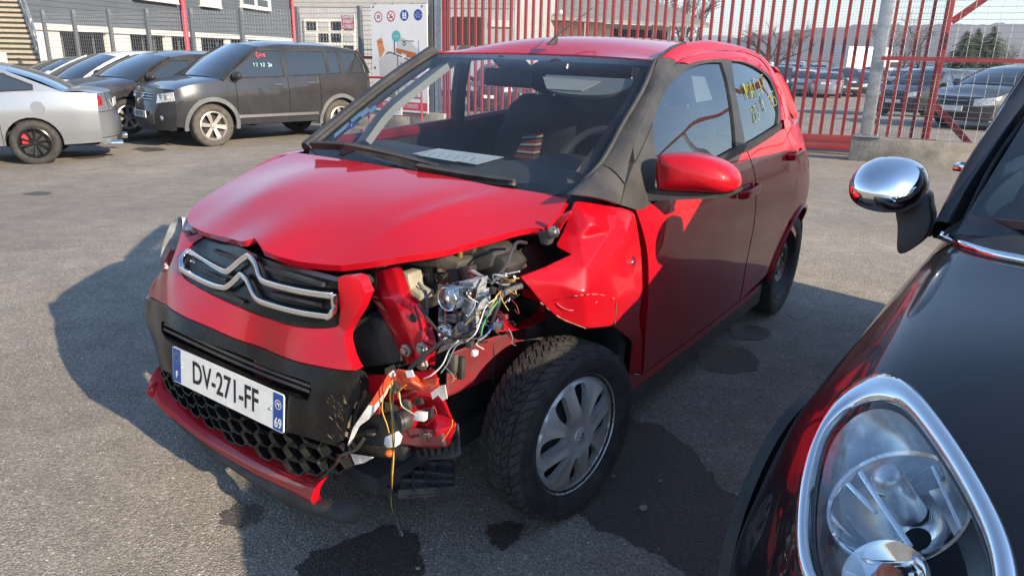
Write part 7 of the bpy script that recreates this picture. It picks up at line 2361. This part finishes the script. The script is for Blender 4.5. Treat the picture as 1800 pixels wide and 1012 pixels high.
s1 = seat(-.36, 'p'); s2 = seat(.36, 'd')
for y in (-.36, .36): MB().blob((-2.2, y, 1.0), (.06, .28, .22), 14, 8).build('rear_seat', M_SEAT, cab, smooth=60)
MB().box((-2.15, 0, .75), (.12, 1.2, .5)).build('rear_bench', M_SEAT, cab, bevel=.04)
MB().box((-1.3, 0, .24), (2.3, 1.3, .04)).build('floor', M_DARK, cab)
# striped cloth bolster of the passenger seat
cs_ = [mat('stripe_red_cloth', (.30, .035, .03), .9), mat('stripe_cream_cloth', (.45, .40, .33), .9), mat('stripe_black_cloth', (.02, .02, .02), .9), mat('stripe_brown_cloth', (.16, .07, .05), .9)]
sb = link('striped_bolster', None, cab)
for k in range(13):
    t0, t1 = k / 13, (k + 1) / 13
    pxs = [(912 + 33 * 0 + 10 * (1 - t) - 0, 279 - 44 * t) for t in (t0, t1)]
    a0, a1 = TX(904 + 16 * t0, 276 - 38 * t0, -1.02), TX(904 + 16 * t1, 276 - 38 * t1, -1.02)
    b0_, b1_ = TX(936 + 9 * t0, 281 - 46 * t0, -1.04), TX(936 + 9 * t1, 281 - 46 * t1, -1.04)
    MB().prism([a0, b0_, b1_, a1], (-.05, 0, 0)).build('stripe', cs_[(k * 3) % 4], sb, smooth=0)
# inner mirror, visor, papers, stickers
im = TX(900, 137, -.97)
MB().box(im + np.array((.02, 0, 0)), (.035, .235, .075), (0, R(-8), R(12))).build('rear_view_mirror', M_BLK, cab, bevel=.012)
MB().bar(im + np.array((.02, 0, .03)), im + np.array((.08, -.01, .085)), .03, .02).build('mirror_stem', M_BLK, cab)
MB().box(TX(900, 112, -1.04), (.08, .16, .025), (0, R(-25), R(5))).build('sensor_cover', M_BLKM, cab, bevel=.008)
MB().prism(spline([ws_pt(a, b, -.035) for a, b in ((.60, .10), (.60, .10), (.94, .10), (.94, .10), (.93, .18), (.86, .235), (.72, .235), (.64, .19))], 3, True), (-.015, 0, -.012)).build('sun_visor', mat('grey_visor', (.20, .22, .22), .85), cab, smooth=40)
pv = MB().prism([ws_pt(a, b, -.031) for a, b in ((.60, .125), (.83, .135), (.79, .215), (.66, .215))], (-.003, 0, -.003)).build('visor_panel', M_LINER, cab, smooth=0)
for k, (px4, z_) in enumerate(([[(725, 270), (770, 261), (886, 276), (838, 289)], .992], [[(735, 273), (790, 264), (850, 272), (800, 284)], .995])):
    MB().prism([TZ(u, v, z_) for u, v in px4], (0, 0, -.001)).build('paper', M_PAPER, cab, smooth=0)
mb = MB()
a_, b_ = TZ(760, 270, .9955), TZ(840, 280, .9955)
for k in range(7):
    mb = MB(); p = TZ(752 + 14 * k, 266 + 1.7 * k, .9957); q = TZ(738 + 15 * k, 273 + 1.6 * k, .9957)
    mb.bar(p, q, .002, .0004).build('print_line', M_GREYW, cab, smooth=0)
c = ws_pt(.045, .78, -.006)
a0_, b0_ = .030, .79
ring = [ws_pt(.052 + .017 * math.cos(t), .800 + .030 * math.sin(t), -.005) for t in np.linspace(0, 2 * math.pi, 25)[:-1]]
st_ = MB().add(ring, [tuple(range(24))]).build('round_sticker', mat('sticker_purple', (.05, .05, .26), .5), car, smooth=0)
mb = MB(); 
for p, q in (((.045, .792), (.060, .806)), ((.044, .806), (.058, .790))): mb.bar(ws_pt(*p, -.003), ws_pt(*q, -.003), .002, .0005)
mb.build('sticker_mark', M_WINK, st_, smooth=0)
for k, (a, b, w_, h_) in enumerate(((.060, .66, .028, .030), (.040, .70, .030, .036), (.026, .745, .028, .04), (.030, .84, .022, .05))):
    MB().add([ws_pt(a - w_ / 2, b - h_, -.006), ws_pt(a + w_ / 2, b - h_ * .6, -.006), ws_pt(a + w_ / 2, b + h_, -.006), ws_pt(a - w_ / 2, b + h_ * .8, -.006)], [(0, 1, 2, 3)]).build('paper_strip', mat('sticker_blue%d' % k, (.22 + .1 * (k % 2), .45, .60), .6), car, smooth=0)
# yellow paint-pen writing on the rear window
for k, (t, u, v, s_) in enumerate((('MACIF', 1327, 153, .072), ('23 1 25', 1341, 188, .056))):
    c = RF.surf(u, v, 'y', S, .8, 6.2)
    tx = np.array((-1, 0, .10 + .12 * k)); ty_ = np.array((.0, -.50, 1.)); tx = tx / np.linalg.norm(tx); ty_ = ty_ / np.linalg.norm(ty_)
    hand(MB(), t, s_, c + np.array((0, .004, 0)), tx, ty_, .0021, 11 + k).build('handwriting', M_YINK, bpy.data.objects['rear_side_window'], smooth=60)
MB().prism([RF.surf(u, v, 'y', S, .8, 6.2) + np.array((0, -.02, 0)) for u, v in ((1224, 134), (1247, 136), (1261, 176), (1233, 181))], (0, -.001, 0)).build('painted_reflection', M_WHITE, cab, smooth=0)  # white sheet stands in for a bright reflection in the door window
# roof aerial
c = TY(970, 76, 0.02)
mb = MB(); mb.prism(spline([c + np.array(q) for q in ((.045, 0, -.006), (.02, 0, .006), (-.012, 0, .026), (-.022, 0, .030), (-.020, 0, -.006))], 3, True), (0, .014, 0)); an = mb.build('antenna', M_BLKM, car, smooth=50, bevel=.004)
MB().tube([c + np.array((-.018, .007, .027)), TY(1041, 15, .03)], [.0032, .0016], 6).build('mast', M_BLK, an)

# ================================================================ black car at right
MF = Frame((1.283, .838, 0), (0, 0, -2.287))
mg = float(ground_z(1.6, 1.2))
mini = thing('black_hatchback', 'glossy black small car with big chrome ringed headlight and chrome mirror, close at right', 'car', tuple(MF.loc), MF.rot)
M_MINI = paint('deep_black_paint', (.006, .007, .011), .0, .06, .3)
SEC = [(-3.05, [(-.74, .34), (-.80, .60), (-.80, .80), (-.78, .96), (-.70, 1.05), (-.40, 1.07), (0, 1.08)]),
       (-2.2, [(-.84, .34), (-.88, .60), (-.875, .82), (-.845, .99), (-.76, 1.06), (-.40, 1.08), (0, 1.09)]),
       (-1.3, [(-.84, .34), (-.875, .60), (-.865, .82), (-.83, .975), (-.74, 1.04), (-.40, 1.06), (0, 1.07)]),
       (-.50, [(-.84, .34), (-.87, .60), (-.85, .80), (-.785, .935), (-.68, .995), (-.40, 1.035), (0, 1.055)]),
       (-.2, [(-.84, .34), (-.87, .60), (-.845, .775), (-.775, .895), (-.665, .955), (-.40, 1.0), (0, 1.02)]),
       (.1, [(-.845, .34), (-.87, .58), (-.84, .735), (-.765, .845), (-.655, .912), (-.4, .965), (0, .985)]),
       (.35, [(-.82, .34), (-.84, .55), (-.80, .685), (-.73, .785), (-.63, .852), (-.4, .905), (0, .928)]),
       (.55, [(-.74, .34), (-.75, .52), (-.72, .635), (-.66, .715), (-.57, .772), (-.38, .825), (0, .85)]),
       (.70, [(-.60, .34), (-.60, .50), (-.58, .595), (-.53, .66), (-.46, .70), (-.3, .74), (0, .765)]),
       (.78, [(-.45, .34), (-.45, .48), (-.44, .56), (-.40, .61), (-.35, .64), (-.2, .67), (0, .69)])]
sx_ = [s_[0] for s_ in SEC]
fy = [interp(sx_, [s_[1][k][0] for s_ in SEC]) for k in range(7)]
fz = [interp(sx_, [s_[1][k][1] for s_ in SEC]) for k in range(7)]


def msec(x, q=1):
    ys, zs = [float(f(x)) for f in fy], [float(f(x)) for f in fz]
    P = [np.array(p) for p in spline(list(zip(ys, zs)) + [(-ys[5], zs[5])], 6 * q)][:36 * q + 1]
    return [(x, p[0], p[1]) for p in P]


from mathutils.bvhtree import BVHTree
_sk = MB(); _sk.grid([msec(x, 2) for x in np.linspace(.78, -.50, 60)])
BV = BVHTree.FromPolygons([Vector(p) for p in _sk.v], _sk.f)


def on_mini(u, v):
    d = MF.d(u, v); h = BV.ray_cast(Vector(MF.O), Vector(d))
    return np.array(h[0]) if h[0] is not None else None


def on_mini2(u, v):
    p = on_mini(u, v)
    return MF.X(u, v, -.55) if p is None else p


outer = [(1398, 930), (1405, 852), (1424, 789), (1458, 715), (1507, 669), (1554, 656), (1602, 676), (1656, 738), (1716, 828), (1768, 928), (1790, 1012), (1788, 1085), (1750, 1140), (1680, 1165), (1580, 1160), (1490, 1120), (1430, 1060), (1402, 1000)]
inner = [(1422, 915), (1430, 836), (1452, 760), (1493, 714), (1539, 699), (1585, 714), (1631, 767), (1684, 850), (1728, 941), (1744, 1012), (1742, 1070), (1712, 1110), (1650, 1128), (1575, 1122), (1505, 1088), (1452, 1035), (1428, 985)]
HN = np.array((.47, -.38, .80)); HN /= np.linalg.norm(HN)
HC = on_mini(1590, 880)
ux = np.cross(HN, (0, 0, 1)); ux /= np.linalg.norm(ux); uy = np.cross(ux, HN)


def hpl(u, v, off=0.):
    d = MF.d(u, v); C_ = HC + HN * off
    return MF.O + d * (((C_ - MF.O) @ HN) / (d @ HN))


def snap(u, v, off=0.):
    p = on_mini(u, v)
    q = hpl(u, v, -.012)
    return (q if p is None else p * .6 + q * .4) + HN * off


cut_ = [snap(a[0] * .5 + b[0] * .5, a[1] * .5 + b[1] * .5) for a, b in zip(outer[:17], inner)]
cut2 = [((p - HC) @ ux, (p - HC) @ uy) for p in cut_]


def cut_faces(mb):
    keep = []
    for f in mb.f:
        c = np.mean([mb.v[i] for i in f], 0) - HC
        keep.append(not (c[1] < .35 - HC[1] and HC[1] + c[1] < 0 and inpoly(c @ ux, c @ uy, cut2)))
    mb.f = [f for f, k in zip(mb.f, keep) if k]; mb.mi = [0] * len(mb.f)
    return mb


rows = [msec(x, 2)[36:73] for x in np.linspace(.78, -.50, 110)]
mb = MB(); mb.grid([r_ + [(p[0], -p[1], p[2]) for p in r_[::-1][1:]] for r_ in rows]); cut_faces(mb).build('bonnet', M_MINI, mini, smooth=60)
for sg in (1, -1):
    for nm, a, b, n in (('front_wing', .78, -.52, 110), ('door', -.525, -1.75, 20), ('rear_wing', -1.755, -3.05, 20)):
        rows = [[(p[0], p[1] * sg, p[2]) for p in (msec(x, 2)[0:37] if nm == 'front_wing' else msec(x, 2)[0:50])] for x in np.linspace(a, b, n)]
        mb = MB(); mb.grid(rows); (cut_faces(mb) if sg > 0 and nm == 'front_wing' else mb).build(nm, M_MINI, mini, smooth=60)
    # matt arch trims
    for x in (0.02, -2.62):
        P = [(x + .375 * math.cos(a), 0, .30 + .37 * math.sin(a)) for a in np.linspace(-.05, math.pi + .05, 24)]
        Q = []
        for p in P:
            s_ = msec(min(p[0], .7)); zz = [q[2] for q in s_[:19]]; yy_ = [q[1] for q in s_[:19]]
            Q.append((p[0], sg * (float(np.interp(p[2], zz, yy_)) - .012), p[2]))
        MB().ribbon(Q, lambda i, x=x: Vector((Q[i][0] - x, 0, Q[i][2] - .30)), .06, .022).build('arch_trim', M_BLKM, mini, smooth=50)
    # front end below the bonnet
rows = [[(p[0] + .01, p[1], p[2]) for p in [(float(x), y, z) for x, y in [(.78 + .06 * (1 - q * q), q * .45) for q in np.linspace(-1, 1, 15)]]] for z in (.30, .45, .56, .66)]
MB().grid(rows).build('front_bumper', M_MINI, mini, smooth=60)
MB().box((-1.1, 0, .42), (3.4, 1.45, .30)).build('underbody', M_DARK, mini)
wheel_meshes('mini', .335, .20, .225, 8, M_ALLOY, M_RUB)
for x in (.02, -2.62):
    for sg in (1, -1): add_wheel(mini, 'mini', x, sg * .74, .335, sg).location.z = .335 + mg
# greenhouse
GZT = 1.47
mb = MB()
roof = [[(x, q * w_, GZT - .05 * q * q - dz) for q in np.linspace(-1, 1, 13)] for x, w_, dz in ((-1.20, .70, .05), (-1.4, .70, .01), (-2.0, .70, .0), (-2.6, .66, .02), (-2.95, .62, .06))]
mb.grid(roof); mb.build('roof', M_MINI, mini, smooth=60)
ws2 = [[np.array((-.50 + .10 * (1 - q * q), q * .745, 1.0 + .04 * (1 - q * q))) + (np.array(roof[0][i]) - np.array((-.50 + .10 * (1 - q * q), q * .745, 1.0 + .04 * (1 - q * q)))) * t for i, q in enumerate(np.linspace(-1, 1, 13))] for t in np.linspace(0, 1, 6)]
M_MGL = glass('black_car_glass', (.55, .62, .62), .9, .01)
MB().grid(ws2).build('windscreen', M_MGL, mini, smooth=60)
for sg in (1, -1):
    A_ = [(-.64, sg * .79, .99), (-1.20, sg * .735, 1.38), (-2.0, sg * .73, 1.41), (-2.95, sg * .62, 1.36), (-3.02, sg * .74, 1.06), (-1.8, sg * .78, 1.03)]
    MB().prism([A_[0], A_[1], A_[2], A_[3], A_[4], A_[5]], (0, -sg * .006, 0)).build('side_window', M_SIDEG, mini, smooth=0)
MB().grid([[np.array(a) * (1 - t) + np.array((-3.05, a[1] * 1.15, 1.05)) * t for a in roof[-1]] for t in np.linspace(0, 1, 4)]).build('rear_window', M_SIDEG, mini, smooth=60)
MB().grid([[(-3.05 - .06 * (1 - q * q), q * .75, z) for q in np.linspace(-1, 1, 9)] for z in (.35, .6, .9, 1.06)]).build('tailgate', M_MINI, mini, smooth=60)


def my(u, v, y): return MF.Y(u, v, y)


# right A pillar
mx = MF.X
L1 = spline([mx(1640, 418, -.60), mx(1690, 318, -.80), mx(1745, 226, -.98), mx(1800, 136, -1.18), mx(1850, 60, -1.35)], 6)
L2 = spline([mx(1686, 400, -.62), mx(1741, 290, -.83), mx(1800, 206, -1.03), mx(1850, 140, -1.20), mx(1900, 70, -1.37)], 6)
rows = []
for a, b in zip(L1, L2):
    rows.append([a + (b - a) * t + np.array((.03, -.02, .03)) * math.sin(math.pi * t) for t in np.linspace(0, 1, 7)])
mb = MB(); mb.grid(rows); mb.grid([[r_[0] for r_ in rows], [r_[0] + np.array((-.05, .06, -.01)) for r_ in rows]]); mb.build('pillar', M_MINI, mini, smooth=60)
MB().tube([r_[-1] + np.array((0, .004, 0)) for r_ in rows], .006, 6).build('screen_seal', M_BLKM, mini)
mb = MB(); P = [p for p in L1]
mb.grid([[p + np.array((.0, -.012, 0)) for p in P], [p + np.array((-.13, .0, -.01)) for p in P]]); mb.build('door_frame', M_BLKG, mini, smooth=60)
P = spline([on_mini2(u, v) + np.array((0, 0, .006)) for u, v in ((1650, 416), (1668, 424), (1692, 435), (1738, 450), (1800, 463), (1825, 467))], 6)
MB().tube(P, .011, 8).build('screen_chrome', M_CHR, mini, smooth=60)
P2_ = [p + np.array((-.03, .01, .012)) for p in P]
mb = MB(); mb.grid([P, P2_, [p + np.array((-.10, .03, .03)) for p in P]]); mb.build('cowl_panel', M_BLKM, mini, smooth=60)
MB().ribbon(spline([mx(1705, 384, -.60), mx(1760, 392, -.54), mx(1830, 400, -.48)], 6), (0, 0, 1), .018, .012).build('wiper', M_BLK, mini)
# cabin seen through the screen
MB().blob((-1.45, -.40, 1.12), (.09, .22, .30), 16, 12).build('seat', mat('cream_leather', (.62, .58, .47), .5, 0, .1, .2, 10), mini, smooth=60)
MB().blob((-1.55, -.40, 1.30), (.06, .12, .09), 14, 10).build('headrest', MAT['cream_leather'], mini, smooth=60)
MB().box((-.86, 0, .98), (.5, 1.3, .10)).build('dashboard', M_BLKM, mini, bevel=.03)
# mirror
mc = mx(1565, 318, -.70)
pr_ = [(1499, 318), (1507, 298), (1530, 281), (1562, 276), (1598, 281), (1622, 297), (1631, 322), (1626, 348), (1600, 366), (1560, 367), (1522, 356), (1502, 338)]
ring = spline([mx(u, v, -.70 - (u - 1565) * .0003) for u, v in pr_], 3, True)
cc = np.mean(ring, 0); rows = []
for sc_, off_ in ((.80, -.085), (.93, -.055), (1.0, -.010), (.985, .022), (.93, .050), (.81, .078), (.62, .100), (.36, .114), (.06, .119)):
    rows.append([cc + (p - cc) * sc_ + np.array((off_, 0, -.15 * off_ if off_ > 0 else 0)) for p in ring + ring[:1]])
mb = MB(); mb.grid(rows); mb.add(rows[-1][:-1], [tuple(range(len(ring)))])
mm = mb.build('door_mirror', M_CHR, mini, smooth=70)
MB().add([p + np.array((-.002, 0, 0)) for p in rows[0][:-1]], [tuple(range(len(ring)))]).build('mirror_glass', M_DGL, mm, smooth=0)
stk = [(1576, 352), (1626, 338), (1634, 362), (1638, 386), (1628, 415), (1600, 440), (1577, 444), (1577, 400), (1573, 372)]
mb = MB().prism(spline([mx(u, v, -.715 + (v - 350) * .0004) for u, v in stk], 3, True), (-.06, 0, 0)); mb.build('mirror_stalk', M_BLK, mm, smooth=50, bevel=.008)
h_ = my(1690, 293, -.875)
MB().ribbon([h_ + np.array((.05, .03, 0)), h_ + np.array((.03, -.012, 0)), h_ + np.array((-.03, -.012, 0)), h_ + np.array((-.05, .03, 0))], (0, 0, 1), .022, .012).build('door_handle', M_CHR, mini, smooth=50, bevel=.003)

# headlight in its chrome ring
O_ = spline([snap(u, v, .002) for u, v in outer], 5, True); I_ = spline([snap(u, v, .004) for u, v in inner], 5, True)
n_ = 90
rsc = lambda q: [np.array([np.interp(t, np.linspace(0, 1, len(q) + 1), [p[i] for p in q + q[:1]]) for i in range(3)]) for t in np.linspace(0, 1, n_ + 1)]
O_, I_ = rsc(O_), rsc(I_)
hc_ = np.mean(I_[:-1], 0)
hlm = link('headlight', None, mini)
rows = []
for t, off_ in ((-.10, -.040), (0, -.004), (.10, .004), (.35, .008), (.6, .008), (.88, .004), (1., -.003), (1.03, -.03)):
    rows.append([a + (b - a) * t + HN * off_ for a, b in zip(O_, I_)])
MB().grid(rows).build('chrome_ring', M_CHR, hlm, smooth=60)
rows = []
for s_ in (1.0, .96, .88, .76, .6, .42, .22, .04):
    rows.append([hc_ + (p - hc_) * s_ + HN * (.048 * (1 - s_ ** 2.2) - .004) for p in I_])
MB().grid(rows).build('lens', M_CLEAR, hlm, smooth=80)
rows = []
for s_, off_ in ((1.02, -.008), (.97, -.014), (.95, -.05)):
    rows.append([hc_ + (p - hc_) * s_ + HN * off_ for p in I_])
MB().grid(rows).build('black_gasket', M_BLK, hlm, smooth=60)
# silver bowl, main reflector, projector, bulbs
M_BOWL = mat('silver_bowl', (.78, .80, .82), .24, .6, .1, .3, 18, .04, 30, var2=(.50, .52, .55))
rows = []
for s_, off_ in ((.96, -.02), (.90, -.045), (.78, -.062), (.62, -.070)):
    rows.append([hc_ + (p - hc_) * s_ + HN * off_ for p in I_])
MB().grid(rows).build('bowl', M_BOWL, hlm, smooth=60)
def bowl(u, v, off_, prof, m, name, n=40, ribs=0):
    c = hpl(u, v, off_); mb = MB(); rows = []
    for r_, h_ in prof:
        rows.append([c + (ux * math.cos(a) + uy * math.sin(a)) * r_ + HN * (h_ + (ribs * (1 if k % 2 else -1) if ribs else 0)) for k, a in enumerate(np.linspace(0, 2 * math.pi, n + 1))])
    mb.grid(rows); return mb.build(name, m, hlm, smooth=25 if ribs else 60)


bowl(1585, 905, -.055, [(.098, .022), (.096, .026), (.092, .022)], M_CHR, 'reflector_rim', 60)
bowl(1585, 905, -.055, [(.092, .020), (.08, -.005), (.06, -.03), (.035, -.05), (.02, -.055)], M_CHR, 'reflector', 150, .0003)
bowl(1578, 868, -.055, [(.0, .052), (.016, .050), (.022, .042), (.024, .02), (.026, -.04)], M_BOWL, 'bulb_shield')
bowl(1575, 862, -.02, [(.0, .022), (.010, .020), (.0155, .010), (.016, -.01)], M_CLEAR, 'bulb')
bowl(1500, 775, -.030, [(.024, .0), (.022, .004), (.018, .002), (.014, .006), (.0, .010)], M_CLEAR, 'marker_lens')
bowl(1555, 1015, -.030, [(.056, .0), (.053, .008), (.048, .004), (.03, -.02), (0, -.03)], M_CHR, 'indicator_ring')
bowl(1560, 1008, -.030, [(.017, -.008), (.012, .006), (0, .010)], M_AMBER, 'indicator_bulb')
for (a, b, w_) in (((1512, 830), (1600, 960), .008), ((1490, 850), (1540, 900), .007), ((1640, 820), (1690, 930), .005)):
    MB().bar(hpl(*a, -.035), hpl(*b, -.035), w_, .006, HN).build('trim_blade', M_CHR, hlm, bevel=.001)
for k in range(9):
    a = R(-60 + 30 * k / 2)
    P = [hpl(1585, 905, -.02 + .012 * math.sin(math.pi * t)) + (ux * math.cos(a + .35 * t) + uy * math.sin(a + .35 * t)) * (.050 + .038 * t) for t in np.linspace(0, 1, 6)]
    MB().tube(P, .0007, 4).build('lens_flute', M_CLEAR, hlm, smooth=60)

# ---------------------------------------------------------------- winter haze over the valley
hb = MB().box((0, 700, 68), (7000, 5200, 144))
M_HAZE = bpy.data.materials.new('haze'); M_HAZE.use_nodes = True
nt = M_HAZE.node_tree; nt.nodes.clear()
ou = nt.nodes.new('ShaderNodeOutputMaterial'); pv_ = nt.nodes.new('ShaderNodeVolumePrincipled')
pv_.inputs['Color'].default_value = (.80, .87, 1., 1); pv_.inputs['Density'].default_value = .00034; pv_.inputs['Anisotropy'].default_value = .1
nt.links.new(pv_.outputs[0], ou.inputs['Volume'])
tag(hb.build('haze', M_HAZE, smooth=0), kind='stuff')
